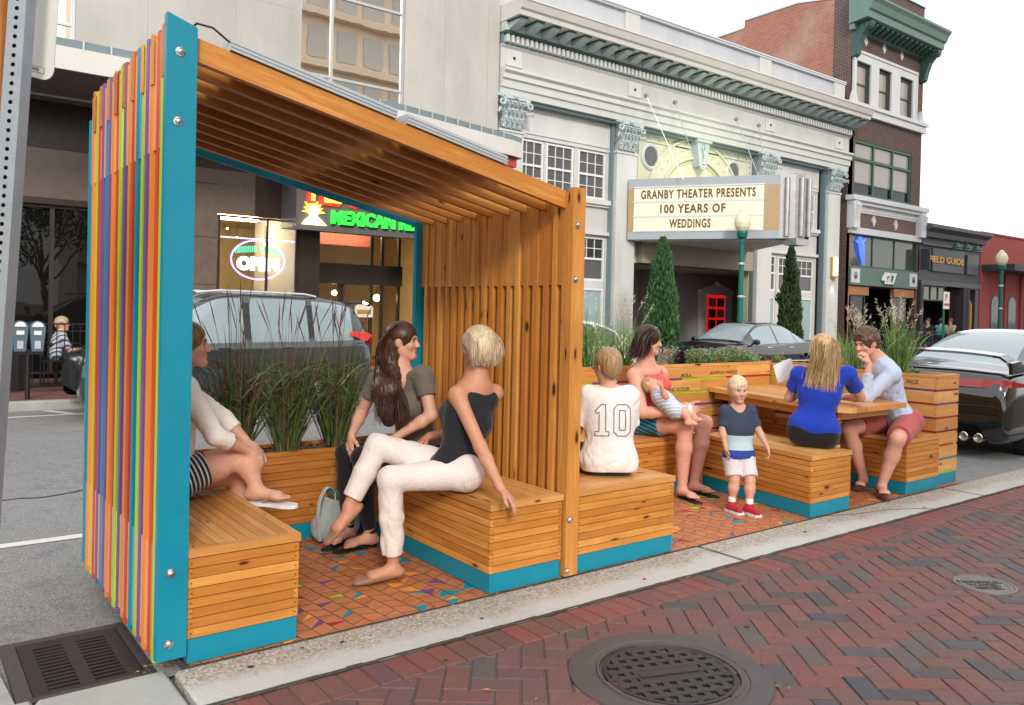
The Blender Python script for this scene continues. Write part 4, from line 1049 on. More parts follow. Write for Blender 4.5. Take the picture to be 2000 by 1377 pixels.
b.box(X0e, X1e, Y0-.21, yw, 8.67, 8.92, 0); b.build('cornice_bracket', [M['thtrim'], M['thcarve'], M['green']], th)
b = MB(); b.prism([(yw, 8.91), (Y0-.80, 8.91), (Y0-.82, 9.02), (Y0-.88, 9.06), (Y0-.95, 9.22), (Y0-.98, 9.24), (Y0-.98, 9.29), (yw, 9.36)], 'x', X0-.02, X1+.2); b.build('cornice', M['conclight'], th)
# parapet
b = MB(); b.box(X0, X1-.2, Y0+.1, 17.62, 9.33, 10.3); b.build('parapet', M['parapet'], th)
for a, c in ((16.9, 17.5), (23.3, 23.95), (27.85, 28.55)): b = MB(); b.box(a, c, Y0+.03, Y0+.12, 9.33, 10.3); b.build('parapet_pier', M['thwall'], th)
b = MB(); b.box(X0-.02, X1-.18, Y0+.0, 17.7, 10.3, 10.36); b.box(X0-.02, X1-.18, Y0-.03, 17.72, 10.36, 10.40); b.build('coping', M['alu'], th)
# bay panels, mouldings, sills
for (a, c) in (BL_, BR2):
    b = MB(); z0, z1 = 6.28, 7.0
    b.box(a, c, yw-.03, yw-.001, 6.17, 7.08); 
    for q in ((a+.06, c-.06, z1-.1, z1-.06), (a+.06, c-.06, z0, z0+.04), (a+.06, a+.1, z0+.04, z1-.1), (c-.1, c-.06, z0+.04, z1-.1)): b.box(q[0], q[1], yw-.06, yw-.03, q[2], q[3])
    b.box(a-.02, c+.02, yw-.14, yw-.001, 4.62, 4.76); b.box(a, c, yw-.08, yw-.001, 4.55, 4.62); b.box(a, c, yw-.1, yw-.001, 3.74, 3.84); b.build('bay_moulding', M['thtrim'], th)
b = MB(); b.box(13.27, 16.66, Y0+.08, yw, 7.0, 7.075); b.box(17.6, 23.4, Y0+.1, yw, 6.99, 7.075); b.box(24.35, 27.42, Y0+.08, yw, 7.0, 7.075); b.build('bay_head_moulding', M['thblue'], th)  # blue-grey moulding at the head of each bay
for (a, c, d, e) in hl[:3]+hr[:3]: sash(th, a+.01, c-.01, d+.01, e-.01, yw+.02, M['white'], M['panegrey'])
for (a, c, d, e) in hl[3:]+hr[3:]:
    sash(th, a+.01, c-.01, 2.42, e-.01, yw+.02, M['white'], M['pane'], rows=(2, 0), split=.5, lower_pane=M['panegrey'])
    plain_win(th, a+.01, c-.01, .55 if c < 20 else .4, 2.2, yw+.02, M['white'], M['paneblue'], .06)
    q = MB(); q.box(a+.01, c-.01, yw+.02, yw+.1, 2.2, 2.42); q.build('window_panel', M['thtrim'], th); q = MB(); q.box(a+.01, c-.01, yw+.02, yw+.1, 0, .55 if c < 20 else .4); q.build('window_panel', M['thtrim'], th)
# the arch over the marquee: ring, studded borders, roundels, keystone
b = MB(); cxa, cza = 20.52, 4.75
Rx = Matrix.Rotation(PI/2, 4, 'X')
def arc(r0, r1, d0, d1, m=0):
    P = 40
    for i in range(P):
        a, c = PI*i/P, PI*(i+1)/P
        q = lambda r, t, y: (cxa+r*math.cos(t), y, cza+r*math.sin(t)*1.0)
        b.face([q(r0, a, d0), q(r1, a, d0), q(r1, c, d0), q(r0, c, d0)], m); b.face([q(r1, a, d0), q(r1, a, d1), q(r1, c, d1), q(r1, c, d0)], m); b.face([q(r0, a, d1), q(r0, a, d0), q(r0, c, d0), q(r0, c, d1)], m)
arc(1.72, 1.80, yw-.09, yw); arc(1.80, 2.28, yw-.04, yw); arc(2.28, 2.36, yw-.08, yw); arc(1.62, 1.66, yw-.03, yw)
b.build('arch_moulding', M['thcream'], th)
b = MB()
for i in range(17):
    a = PI*(i+.5)/17; b.sphere((cxa+2.04*math.cos(a), yw-.045, cza+2.04*math.sin(a)), .035, 0, 6, 4)
for i in range(13): b.sphere((17.9+5.2*i/12, yw-.05, 6.86), .032, 0, 6, 4) if abs(17.9+5.2*i/12-cxa) > .5 else None
for s in (17.75, 23.28):
    for j in range(8): b.sphere((s, yw-.05, 5.4+j*.2), .03, 0, 6, 4)
b.build('stud', M['thcarve'], th)
b = MB()
for (a, c, d, e) in ((17.62, 23.38, 6.74, 6.78), (17.62, 23.38, 6.95, 6.985), (17.86, 17.9, 4.9, 6.74), (23.12, 23.16, 4.9, 6.74), (17.64, 17.68, 4.9, 6.74), (23.34, 23.38, 4.9, 6.74)): b.box(a, c, yw-.04, yw-.001, d, e)
b.build('border_moulding', M['thtrim'], th)
for cx in (18.40, 22.40):
    b = MB(); b.lathe([(.29, 0), (.31, .06), (.36, .08), (.41, .05), (.43, 0)], (cx, yw, 6.30), 32, M=Rx); rr = b.build('roundel', M['thtrim'], th)
    b = MB(); b.lathe([(0, .012), (.30, .012)], (cx, yw, 6.30), 28, M=Rx); b.build('pane', M['panegrey'], rr)
b = MB(); b.prism([(cxa-.32, 7.04), (cxa-.16, 6.22), (cxa+.16, 6.22), (cxa+.32, 7.04)], 'y', yw-.30, yw); b.box(cxa-.36, cxa+.36, yw-.36, yw, 6.98, 7.07)
P = [(cxa, yw-.3+.0, 6.3)]
for t in range(20): a = t*.5; r = .13*(1-t/24); P.append((cxa+r*math.sin(a), yw-.34, 6.8+r*math.cos(a)))
b.tube(P[1:], .03, 6); b.tube([(cxa, yw-.33, 6.72), (cxa+.03, yw-.36, 6.5), (cxa, yw-.3, 6.3)], [.07, .06, .08], 8); b.sphere((cxa, yw-.25, 6.2), .11, 0, 10, 6)
b.build('keystone', M['thcarve'], th)
b = MB(); b.cyl((17.55, yw-.05, 3.5), (17.55, yw-.05, 6.3), .035, 8); b.tube([(17.55, yw-.05, 6.3), (17.5, yw-.07, 6.42), (17.36, yw-.1, 6.45)], .035, 8); b.build('downpipe', M['thblue'], th)

# marquee: a wedge over the pavement with lit letter boards
mq = thing('marquee', 'lit cinema style marquee with three rows of letters projecting from the theatre', 'marquee', (19, 15, 4.5))
A0 = Vector((17.15, 17.0)); A1 = Vector((19.42, 13.42)); B1 = Vector((20.3, 13.3)); B0 = Vector((22.9, 17.0))
zb, zt2 = 3.66, 5.42
b = MB(); foot = [A0, A1, B1, B0]
b.prism([tuple(p) for p in foot], 'z', zb, zb+.22, 0); b.prism([tuple(p) for p in foot], 'z', zt2-.27, zt2, 0)
dA = (A1-A0).normalized(); nA = Vector((dA.y, -dA.x))   # outward normal of the left face
if nA.x > 0: nA = -nA
LA = (A1-A0).length
ang = math.atan2(dA.y, dA.x); MA = Matrix.Translation((A0.x, A0.y, 0)) @ Matrix.Rotation(ang, 4, 'Z')
# in MA space: x runs along the face, -y is outward
b.build('canopy', paint('marquee_grey', (.36, .40, .45), .5, var=.08, scale=3), mq)
b = MB(); b.box(.02, LA-.02, .06, .2, zb+.22, zt2-.27, 0, M=MA); b.box(.0, .16, -.0, .1, zb+.22, zt2-.27, 1, M=MA); b.box(LA-.42, LA, -.0, .1, zb+.22, zt2-.27, 1, M=MA)
Mb = Matrix.Translation((B0.x, B0.y, 0)) @ Matrix.Rotation(math.atan2((B1-B0).y, (B1-B0).x), 4, 'Z')
b.box(.02, (B1-B0).length-.02, -.2, -.06, zb+.22, zt2-.27, 0, M=Mb)
for r in range(4): b.box(.16, LA-.42, -.015, .1, zb+.24+r*.425-.02+(0 if r else 0), zb+.24+r*.425+.02, 0, M=MA)
b.build('frame', [M['alu'], paint('bronze_anodised', (.42, .30, .17), .3, .6)], mq)
boardm = glow('letter_board', (1, .90, .66), .50); boardm.node_tree.nodes['Principled BSDF'].inputs['Base Color'].default_value = (.30, .28, .22, 1); letm = paint('marquee_letter', (.12, .065, .005), .5)
for r in range(3):
    b = MB(); z0 = zb+.26+(2-r)*.425; b.box(.17, LA-.43, .02, .05, z0, z0+.385, M=MA); o = b.build('letter_board', boardm, mq)
    s, xs_, w = (('GRANBY THEATER PRESENTS', .055, .885), ('100 YEARS OF', .2, .505), ('WEDDINGS', .29, .32))[r]
    L = LA-.6; x = .17+L*xs_
    Mt = MA @ Matrix.Translation((x, .012, z0+.075)) @ Matrix.Rotation(PI/2, 4, 'X')
    text('lettering', s, .34, Mt, letm, mq, .006, .011, 'LEFT', fitw=L*w, spacing=1.15)
# silver prow
b = MB()
for x0_, y0_, x1_, y1_, h0, h1 in ((19.42, 13.42, 19.66, 13.1, zb+.0, zt2), (19.66, 13.1, 19.9, 12.95, zb-.0, zt2+.02), (19.9, 12.95, 20.15, 12.98, zb+.05, zt2-.05), (20.15, 12.98, 20.32, 13.3, zb, zt2-.3)):
    n_ = 4
    b.hexa([(x0_, y0_, h0), (x1_, y1_, h0), (x1_+.05, y1_+.3, h0), (x0_+.05, y0_+.3, h0), (x0_, y0_, h1), (x1_, y1_, h1), (x1_+.05, y1_+.3, h1), (x0_+.05, y0_+.3, h1)])
for x, y in ((19.5, 13.25), (19.78, 12.98), (20.04, 12.92)): b.cyl((x, y, zb+.05), (x, y, zt2-.1), .075, 14)
b.box(19.6, 20.2, 13.0, 13.4, zb-.18, zb-.002)
b.build('prow', paint('brushed_silver', (.42, .43, .45), .3, .75, var=.25, scale=4), mq)
b = MB(); b.prism([tuple(A0+Vector((.2, -.1))), tuple(A1+Vector((.1, .2))), tuple(B1+Vector((-.05, .2))), tuple(B0+Vector((-.2, -.1)))], 'z', zb-.03, zb-.003)
b.build('underside', M['thwall'], mq)
# stay cables
for (u0, v0, u1, v1) in ((1262, 187, 1335, 350), (1318, 200, 1358, 320), (1438, 233, 1482, 345), (1482, 245, 1490, 300)):
    p = at(u0, v0, 'y', 16.7); q = at(u1, v1, 'y', 15.5 if u1 < 1400 else 14.4)
    b = MB(); b.tube([p, q], .011, 5); ca_ = b.build('stay_cable', M['alu'], mq); b = MB(); b.sphere(at(u0, v0, 'y', 16.72), .07, 0, 8, 6); b.build('anchor', M['thblue'], ca_)
# wall sconce
sc1 = thing('wall_sconce', 'tall brass and glass sconce lighting the last white pilaster', 'wall lamp', (28.1, 17, 3.4))
b = MB(); b.box(27.95, 28.25, 16.98, 17.05, 3.0, 3.78); b.lathe([(.12, 0), (.12, .08), (0, .08)], (28.1, 16.95, 3.0), 12); b.build('backplate', M['gold'], sc1)
b = MB(); b.lathe([(.1, .08), (.1, .7), (.07, .78), (0, .8)], (28.1, 16.95, 3.0), 12); b.build('shade', glow('sconce_glass', (1, .85, .6), .9), sc1)
sp_ = bpy.data.lights.new('sconce_light', 'SPOT'); sp_.energy = 14; sp_.color = (1, .78, .45); sp_.spot_size = math.radians(60); sp_.shadow_soft_size = .06
o = bpy.data.objects.new('sconce_light', sp_); C.objects.link(o); o.location = (28.1, 16.9, 2.95)
# warm-green uplight bulbs are hidden on top of the marquee
ul = bpy.data.lights.new('marquee_uplight', 'AREA'); ul.energy = 16; ul.color = (.92, 1, .5); ul.shape = 'RECTANGLE'; ul.size = 3.2; ul.size_y = .3
o = bpy.data.objects.new('marquee_uplight', ul); C.objects.link(o); o.location = (20.3, 15.9, 5.6); o.rotation_euler = (math.radians(165), 0, 0)

# ---------------------------------------------------------------- 3. the brown brick building, number 427
bb = thing('brick_building', 'tall narrow brown brick building with green bracketed cornice and 427 on its sign', 'building', (31.7, 17, 0))
X2, X3 = 28.88, 34.45
b = MB()
hs_ = [(29.2, 30.2, 9.76, 11.34), (30.82, 31.76, 9.76, 11.36), (32.48, 33.5, 9.76, 11.36), (29.27, 33.66, 6.25, 8.38), (29.1, 34.28, 3.5, 4.74), (29.1, 34.28, 0, 2.76)]
wallf(b, X2, X3, 0, 13.8, Y0, hs_, .2)
b.face([(X3, Y0, 0), (X3, 40, 0), (X3, 40, 13.6), (X3, Y0, 13.6)], 0)
b.build('wall', M['brickbrown'], bb)
b = MB(); steps = [(17.0, 13.85), (17.75, 13.85), (17.75, 13.85), (19.4, 14.12), (21.95, 14.1), (21.95, 13.78), (25.5, 13.7), (25.5, 13.2), (32, 13.1), (32, 0), (17.0, 0)]
b.prism(steps, 'x', X2+.0, X2+.3); b.build('side_wall', M['brickred'], bb)
b = MB(); b.box(X2-.012, X2, 17.0, 17.75, 0, 13.84); b.build('corner_pier', M['brickbrownside'], bb)
b = MB(); b.box(X2+.02, X3, Y0+.02, Y0+.4, 13.8, 14.6); b.build('parapet', M['brickbrown'], bb)
b = MB(); b.box(X2-.02, X3+.04, Y0-.05, Y0+.46, 14.6, 14.72)
for i in range(1, len(steps)-3):
    (ya, za), (yb, zb_) = steps[i-1], steps[i]
    if yb-ya > .1: b.hexa([(X2-.03, ya, za), (X2+.33, ya, za), (X2+.33, yb, zb_), (X2-.03, yb, zb_), (X2-.03, ya, za+.07), (X2+.33, ya, za+.07), (X2+.33, yb, zb_+.07), (X2-.03, yb, zb_+.07)])
b.build('coping', M['alu'], bb)
# green cornice with brackets
b = MB(); pr = [(Y0, 12.62), (Y0-.75, 12.72), (Y0-.78, 12.95), (Y0-.86, 13.0), (Y0-.95, 13.22), (Y0-1.05, 13.34), (Y0-1.05, 13.42), (Y0, 13.62)]
b.prism(pr, 'x', X2-.25, X3+.15); b.box(X2-.2, X3+.1, Y0-.2, Y0, 12.4, 12.62); b.build('cornice', M['greencorn'], bb)
b = MB()
for i in range(14): x = X2+.35+i*(X3-X2-.7)/13; b.prism([(Y0-.2, 12.42), (Y0-.3, 12.42), (Y0-.62, 12.6), (Y0-.62, 12.68), (Y0-.2, 12.66)], 'x', x-.09, x+.09)
b.build('cornice_block', M['green'], bb)
for s, x in ((0, X2+.12), (1, X3-.22)):
    b = MB(); pr = [(Y0, 12.62), (Y0-.78, 12.62), (Y0-.76, 12.5), (Y0-.62, 12.42), (Y0-.42, 12.18), (Y0-.3, 11.85), (Y0-.22, 11.5), (Y0-.1, 11.42), (Y0, 11.45)]
    b.prism(pr, 'x', x-.14, x+.14); b.lathe([(.12, -.16), (.12, .16)], (x, Y0-.62, 12.5), 12, M=Matrix.Rotation(PI/2, 4, 'Y')); b.build('bracket', M['green'], bb)
b = MB()
for x, z in ((29.87, 12.24), (31.24, 12.24), (32.61, 12.24), (30.65, 5.34), (32.34, 5.32)): b.prism([(x-.14, z), (x, z-.22), (x+.14, z), (x, z+.22)], 'y', Y0-.02 if z > 6 else Y0-.12, Y0 if z > 6 else Y0-.05)
b.build('diamond', M['trimwhite'], bb)
b = MB(); wallf(b, 28.98, 33.82, 9.74, 11.7, Y0-.07, [(h[0]-.02, h[1]+.02, 9.75, h[3]+.02) for h in hs_[:3]], .07)
b.box(28.96, 33.84, Y0-.11, Y0-.0, 11.66, 11.76); b.box(28.96, 29.05, Y0-.1, Y0, 9.74, 11.66); b.box(33.75, 33.84, Y0-.1, Y0, 9.74, 11.66)
for x in (30.5, 32.12): b.box(x-.015, x+.015, Y0-.075, Y0-.0702, 10.0, 11.1)
b.box(28.6, 34.6, Y0-.22, Y0, 9.6, 9.74); b.box(28.7, 34.52, Y0-.15, Y0, 9.32, 9.6)
for x in (28.75, 33.9): b.prism([(x, 9.74), (x+.4, 9.74), (x+.3, 10.0), (x+.2, 10.2), (x+.1, 10.0)], 'y', Y0-.18, Y0-.02)
b.build('stone_surround', M['trimwhite'], bb)
for h in hs_[:3]:
    w = sash(bb, h[0], h[1], h[2], h[3], Y0+.08, M['green'], M['blindpane'], rows=(0, 0), lower_pane=M['blindpane'], fw=.09)
x0, x1 = 29.27, 33.66
b = MB()
for x in (x0, 30.70, 32.17, x1-.1): b.box(x, x+.1, Y0+.03, Y0+.14, 6.25, 8.38)
for z in (6.25, 7.62, 8.28): b.box(x0, x1, Y0+.02, Y0+.13, z, z+.1)
w = b.build('window', M['green'], bb)
for i in range(3):
    a = x0+.1+i*1.47; c = a+1.35
    g = MB(); g.box(a, c, Y0+.1, Y0+.11, 7.7, 8.3); g.build('pane', M['blindpane'], w)
    g = MB(); g.box(a, c, Y0+.105, Y0+.115, 6.3+.45, 7.64); g.build('pane', M['blindpane'], w)
    g = MB(); g.box(a, c, Y0+.115, Y0+.12, 6.3, 6.76); g.build('pane', M['mirror'], w)
    g = MB(); g.box(a+.0, c, Y0+.09, Y0+.13, 6.72, 6.77); g.build('rail', M['green'], w)
# shopfront cornice
b = MB(); b.box(28.75, 34.6, Y0-.35, Y0, 6.0, 6.18); b.box(28.85, 34.5, Y0-.25, Y0, 5.86, 6.0); b.box(28.9, 34.45, Y0-.12, Y0, 5.66, 5.86)
b.box(28.95, 34.4, Y0-.14, Y0, 4.76, 5.0)
for x in (28.88, 34.05): b.box(x, x+.42, Y0-.3, Y0, 4.95, 6.0); b.prism([(Y0-.3, 5.9), (Y0-.42, 5.8), (Y0-.36, 5.5), (Y0-.3, 5.2)], 'x', x+.08, x+.34)
b.box(29.4, 34.0, Y0-.1, Y0-.0, 5.58, 5.66); b.build('shopfront_cornice', M['trimwhite'], bb)
b = MB(); b.box(29.3, 34.05, Y0-.06, Y0-.001, 5.0, 5.58); b.build('brick_panel', bricks('purple_brick', (.16, .07, .065), (.10, .055, .055), (.3, .27, .26), bh=.075), bb)
plain_win(bb, 29.1, 34.28, 3.52, 4.74, Y0+.05, M['green'], glass_dark('transom_glass', (.06, .075, .06), .04, .8), .05, (30.9, 32.6))
b = MB(); b.box(29.08, 34.3, Y0-.08, Y0+.1, 2.8, 3.5); b.build('fascia', paint('sage_fascia', (.10, .17, .15), .5), bb)
for xa_, xb_ in ((29.14, 29.75), (33.6, 34.22)): b = MB(); b.box(xa_, xb_, Y0-.1, Y0-.08, 2.88, 3.42); b.build('fascia_panel', M['trimwhite'], bb)
for x in (29.44, 33.91):
    b = MB(); P = [(x+.1*math.cos(t*PI/8), Y0-.105, 3.15+.12*math.sin(t*PI/8)) for t in range(17)]; b.tube(P, .012, 5); b.tube([(x-.08, Y0-.105, 3.18), (x, Y0-.105, 3.02), (x+.08, Y0-.105, 3.18)], .014, 5); b.tube([(x, Y0-.105, 3.0), (x, Y0-.105, 3.3)], .012, 5); b.build('emblem', M['charcoal'], bb)
text('number', '427', .60, face_cam(31.35, Y0-.12, 2.93), M['white'], bb, .02, .03, 'LEFT', fitw=1.15)
text('number_shadow', '427', .60, face_cam(31.40, Y0-.09, 2.90), M['darkin'], bb, .01, .04, 'LEFT', fitw=1.17)
b = MB(); b.box(29.1, 34.28, Y0+.6, Y0+3.0, 0, .02, 1); b.box(29.1, 34.28, Y0+3, Y0+3.1, 0, 2.8, 0); b.box(29.0, 29.1, Y0+.2, Y0+3, 0, 2.8); b.box(34.28, 34.38, Y0+.2, Y0+3, 0, 2.8); b.box(29.1, 34.28, Y0+.2, Y0+3, 2.76, 2.8, 0); b.build('shop_interior', [M['darkin'], M['warmfloor']], bb)
for xa_, xb_ in ((29.15, 30.65), (32.6, 34.25)): b = MB(); b.box(xa_, xb_, Y0+.03, Y0+.2, 2.42, 2.75); b.build('awning_box', M['wooddeep'], bb)
for a, c, d in ((29.15, 30.6, .15), (32.7, 34.25, .15)): plain_win(bb, a, c, .5, 2.42, Y0+d, M['bronze'], M['clear'], .05, name='shop_window')
plain_win(bb, 30.65, 32.6, 0.02, 2.4, Y0+1.2, M['bronze'], M['clear'], .06, (31.6,), name='shop_door')
b = MB(); b.sphere((29.9, Y0+.9, 1.7), .16, 0, 12, 5, sc=(2.2, 1, .25)); tag(b.build('shop_lamp', glow('shop_warm', (1, .6, .25), 5)), 'warm glowing lamp inside the left window of number 427', 'lamp')
b = MB(); P = [(29.9, 16.99+.1, 4.6), (29.95, Y0+.02, 4.3), (30.0, Y0+.02, 3.9), (30.15, Y0+.02, 3.62)]; b.tube([(29.85, Y0+.02, 4.68), (29.95, Y0+.02, 4.35), (30.05, Y0+.02, 3.98), (30.2, Y0+.02, 3.6)], [.05, .17, .12, .03], 8, flat=.4)
b.tube([(29.65, Y0+.02, 4.5), (29.95, Y0+.02, 4.4), (30.25, Y0+.02, 4.6)], .05, 6); tag(b.build('neon_figure', glow('neon_blue', (.05, .12, 1), 1.6)), 'slim blue neon shape glowing in the transom over the 427 sign', 'neon sign')

# ---------------------------------------------------------------- 4. dark shopfront
fg = thing('dark_shop', 'low charcoal painted shop with gooseneck lamps over a gold lettered sign', 'building', (37.3, 17, 0))
b = MB(); wallf(b, 34.52, 40.25, 0, 5.5, Y0, [(35.0, 37.3, 0, 3.0), (37.3, 38.5, 0, 3.0), (38.75, 39.9, 0, 2.95)], .25); shell(b, 34.52, 40.25, Y0+.3, 30, 5.4); b.build('wall', M['charcoal'], fg)
b = MB(); b.prism([(Y0, 5.0), (Y0-.2, 5.05), (Y0-.25, 5.25), (Y0-.5, 5.4), (Y0-.52, 5.55), (Y0, 5.65)], 'x', 34.55, 40.4); b.box(34.6, 40.3, Y0-.1, Y0, 3.0, 3.2); b.box(34.6, 40.3, Y0-.14, Y0, 4.7, 4.78)
b.build('cornice', M['charcoal2'], fg)
b = MB(); b.box(35.5, 38.42, Y0-.12, Y0-.02, 3.62, 4.6); b.box(38.75, 39.85, Y0-.12, Y0-.02, 3.62, 4.5); b.build('sign_panel', M['charcoal2'], fg)
text('lettering', 'FIELD GUIDE', .36, face_cam(35.05, Y0-.155, 4.0), M['gold'], fg, .02, .012, 'LEFT', fitw=3.2)
b = MB(); b.box(34.58, 34.66, Y0-.42, Y0-.04, 3.62, 4.5); b.build('hanging_sign', M['charcoal'], fg)
for x in (36.5, 37.45, 38.4):
    b = MB(); b.tube([(x-.6, Y0-.1, 4.95), (x-.45, Y0-.5, 5.05), (x-.1, Y0-.65, 5.02), (x, Y0-.65, 4.9)], .02, 6); b.lathe([(.05, .2), (.1, .15), (.22, .0), (.21, .0)], (x, Y0-.65, 4.66), 14); b.build('gooseneck_lamp', M['green'], fg)
b = MB(); b.box(35.0, 38.5, Y0+2, Y0+2.1, 0, 3); b.box(38.7, 40, Y0+.6, Y0+.7, 0, 3); b.build('interior', paint('brown_interior', (.07, .03, .022), .8), fg)
plain_win(fg, 35.0, 37.3, 2.35, 3.0, Y0+.08, M['charcoal'], glass_dark('greenish_transom', (.12, .14, .05)), .06, (35.8, 36.5))
b = MB(); b.box(39.15, 39.27, Y0+.1, Y0+.2, 0, 2.45); b.box(39.7, 39.82, Y0+.1, Y0+.2, 0, 2.45); b.box(39.15, 39.82, Y0+.1, Y0+.2, 2.33, 2.45); b.build('door', paint('yellow_door', (.7, .42, .03), .5), fg)
for x in (34.6, 38.55, 38.9): b = MB(); b.cyl((x+.1, Y0-.05, 0), (x+.1, Y0-.05, 3.0), .1, 10); b.build('column', M['charcoal'], fg)

# ---------------------------------------------------------------- 5. red stucco building
rb = thing('red_building', 'low red stucco building with arched windows and a dark flat canopy, rightmost', 'building', (45, 17, 0))
b = MB(); b.box(40.35, 75, Y0, Y0+12, 0, 5.62); b.build('wall', M['redstucco'], rb)
b = MB(); b.box(40.32, 75, Y0-.05, Y0+.3, 5.62, 5.7); b.build('coping', M['redstucco'], rb)
b = MB(); b.box(40.5, 75, Y0-1.4, Y0-.01, 3.85, 4.15); b.build('canopy', M['navy'], rb)
for i in range(8):
    cx = 42.0+i*1.9
    b = MB(); P = [(cx-.5, 0.9), (cx+.5, .9), (cx+.5, 2.3)]+[(cx+.5*math.cos(t*PI/10), 2.3+.5*math.sin(t*PI/10)) for t in range(1, 10)]+[(cx-.5, 2.3)]
    b.prism(P, 'y', Y0-.02, Y0+.01); w = b.build('arched_window', M['charcoal'], rb)
    P = [(cx-.42, .98), (cx+.42, .98), (cx+.42, 2.3)]+[(cx+.42*math.cos(t*PI/10), 2.3+.42*math.sin(t*PI/10)) for t in range(1, 10)]+[(cx-.42, 2.3)]
    b = MB(); b.prism(P, 'y', Y0-.03, Y0-.015); b.build('pane', M['pane'], w)
    b = MB(); b.box(cx+.85, cx+1.05, Y0-.12, Y0, 0, 3.85); b.build('pier', M['redstucco'], rb)

# ---------------------------------------------------------------- 6. the near side of the street, seen only in reflections
op = thing('cream_building', 'cream office building behind the photographer, seen mirrored in the tall window', 'building', (35, -30, 0))
M['cream'] = paint('cream_stone', (.78, .62, .46), .8, var=.08, scale=.5)
b = MB(); b.box(10, 60, -34, -26, 0, 34); b.build('wall', M['cream'], op)
b = MB()
for z in (4, 8, 12, 16, 20, 24, 28, 32): b.box(10, 60, -26.0, -25.2, z, z+.6)
b.build('cornice', M['cream'], op)
b = MB()
for z in (4.9, 8.9, 12.9, 16.9, 20.9, 24.9, 28.9):
    for i in range(20): b.box(11+i*2.4, 12.7+i*2.4, -25.95, -25.9, z, z+2.4)
b.build('windows', glass_dark('cream_window', (.50, .46, .40), .2, .5), op)

for i, (x, y, h) in enumerate(((5.6, -7.5, 8.0), (1.2, -10, 8.5), (10.5, -9, 8.0))):
    t = thing('street_tree', ['leafy street tree behind the photographer, mirrored in the dark shopfront', 'second street tree behind the photographer, mirrored further left', 'third street tree behind the photographer, mirrored in the granite'][i], 'tree', (x, y, 0), 'trees on the near side of the street')
    b = MB(); b.tube([(x, y, 0), (x+.1, y, 1.6), (x, y+.1, 2.8), (x-.2, y, 4.5)], [.16, .13, .1, .04], 8)
    for a in range(6): b.tube([(x, y, 2.0+a*.2), (x+1.0*math.cos(a*1.1), y+1.0*math.sin(a*1.1), 3.4+a*.2), (x+1.9*math.cos(a*1.1), y+1.9*math.sin(a*1.1), 4.4+a*.3)], [.07, .05, .02], 6)
    b.build('trunk', M['wooddeep'], t); b = MB(); rn = random.Random(i)
    cl = [(x+rn.gauss(0, 1.2), y+rn.gauss(0, 1.2), rn.uniform(3.0, h-1.2), rn.uniform(.6, 1.1)) for _ in range(26)]
    for _ in range(5200):
        cx, cy, cz, r = rn.choice(cl); v = Vector((rn.gauss(0, 1), rn.gauss(0, 1), rn.gauss(0, .8))).normalized()*r*rn.uniform(.6, 1.05); q = Vector((cx, cy, cz))+v; d = Vector((rn.gauss(0, 1), rn.gauss(0, 1), rn.gauss(0, 1))).normalized(); e = d.cross(Vector((0, 0, 1))).normalized(); s_ = rn.uniform(.07, .14); col = tuple(c*rn.uniform(.6, 1.4) for c in (.035, .08, .03))
        b.face([q, q+d*s_+e*s_*.5, q+d*s_*2, q+d*s_-e*s_*.5], 0, col=col)
    kk = NT('tree_leaf'); kk.set(kk.attr('tint', 'Color'), .6); b.build('crown', kk.mat, t)
# ================================================================ STREET FURNITURE
M['lampgreen'] = paint('lamp_post_green', (.0, .135, .095), .4, .1, var=.1)
M['globe'] = (lambda k: (k.set((.80, .74, .55), .35), k.b.inputs.__getitem__('Subsurface Weight').__setattr__('default_value', .3), k.mat)[2])(NT('frosted_globe'))
def lamp(x, y, h, label):
    t = thing('street_lamp', label, 'street lamp', (x, y, 0), 'acorn globe street lamps')
    b = MB(); b.lathe([(.22, 0), (.22, .1), (.17, .16), (.16, .55), (.11, .62), (.085, .8), (.075, 2.0), (.065, h-.95), (.08, h-.92), (.08, h-.86), (.06, h-.82)], (x, y, 0), 16); b.build('pole', M['lampgreen'], t)
    b = MB(); b.lathe([(.06, h-.84), (.13, h-.78), (.15, h-.66), (.14, h-.6)], (x, y, 0), 16); b.build('collar', M['lampgreen'], t)
    b = MB(); b.lathe([(.12, h-.62), (.20, h-.5), (.225, h-.38), (.21, h-.26), (.15, h-.14), (.09, h-.09), (.1, h-.07), (.05, h-.02), (0, h)], (x, y, 0), 20); b.build('globe', M['globe'], t)
    for z in (2.0, 2.9): b = MB(); b.lathe([(.082, z), (.09, z+.01), (.09, z+.05), (.082, z+.06)], (x, y, 0), 14); b.cyl((x, y, z+.03), (x+.22, y, z+.03), .012, 6); b.build('banner_bracket', M['alu'], t)
    return t
p = at(1451, 408, 'y', 13.97); lamp(p.x, 13.97, p.z, 'green street lamp with frosted globe in front of the marquee letters')
p = at(1957, 488, 'y', 13.97); lamp(p.x, 13.97, p.z, 'green street lamp with frosted globe in front of the red building')
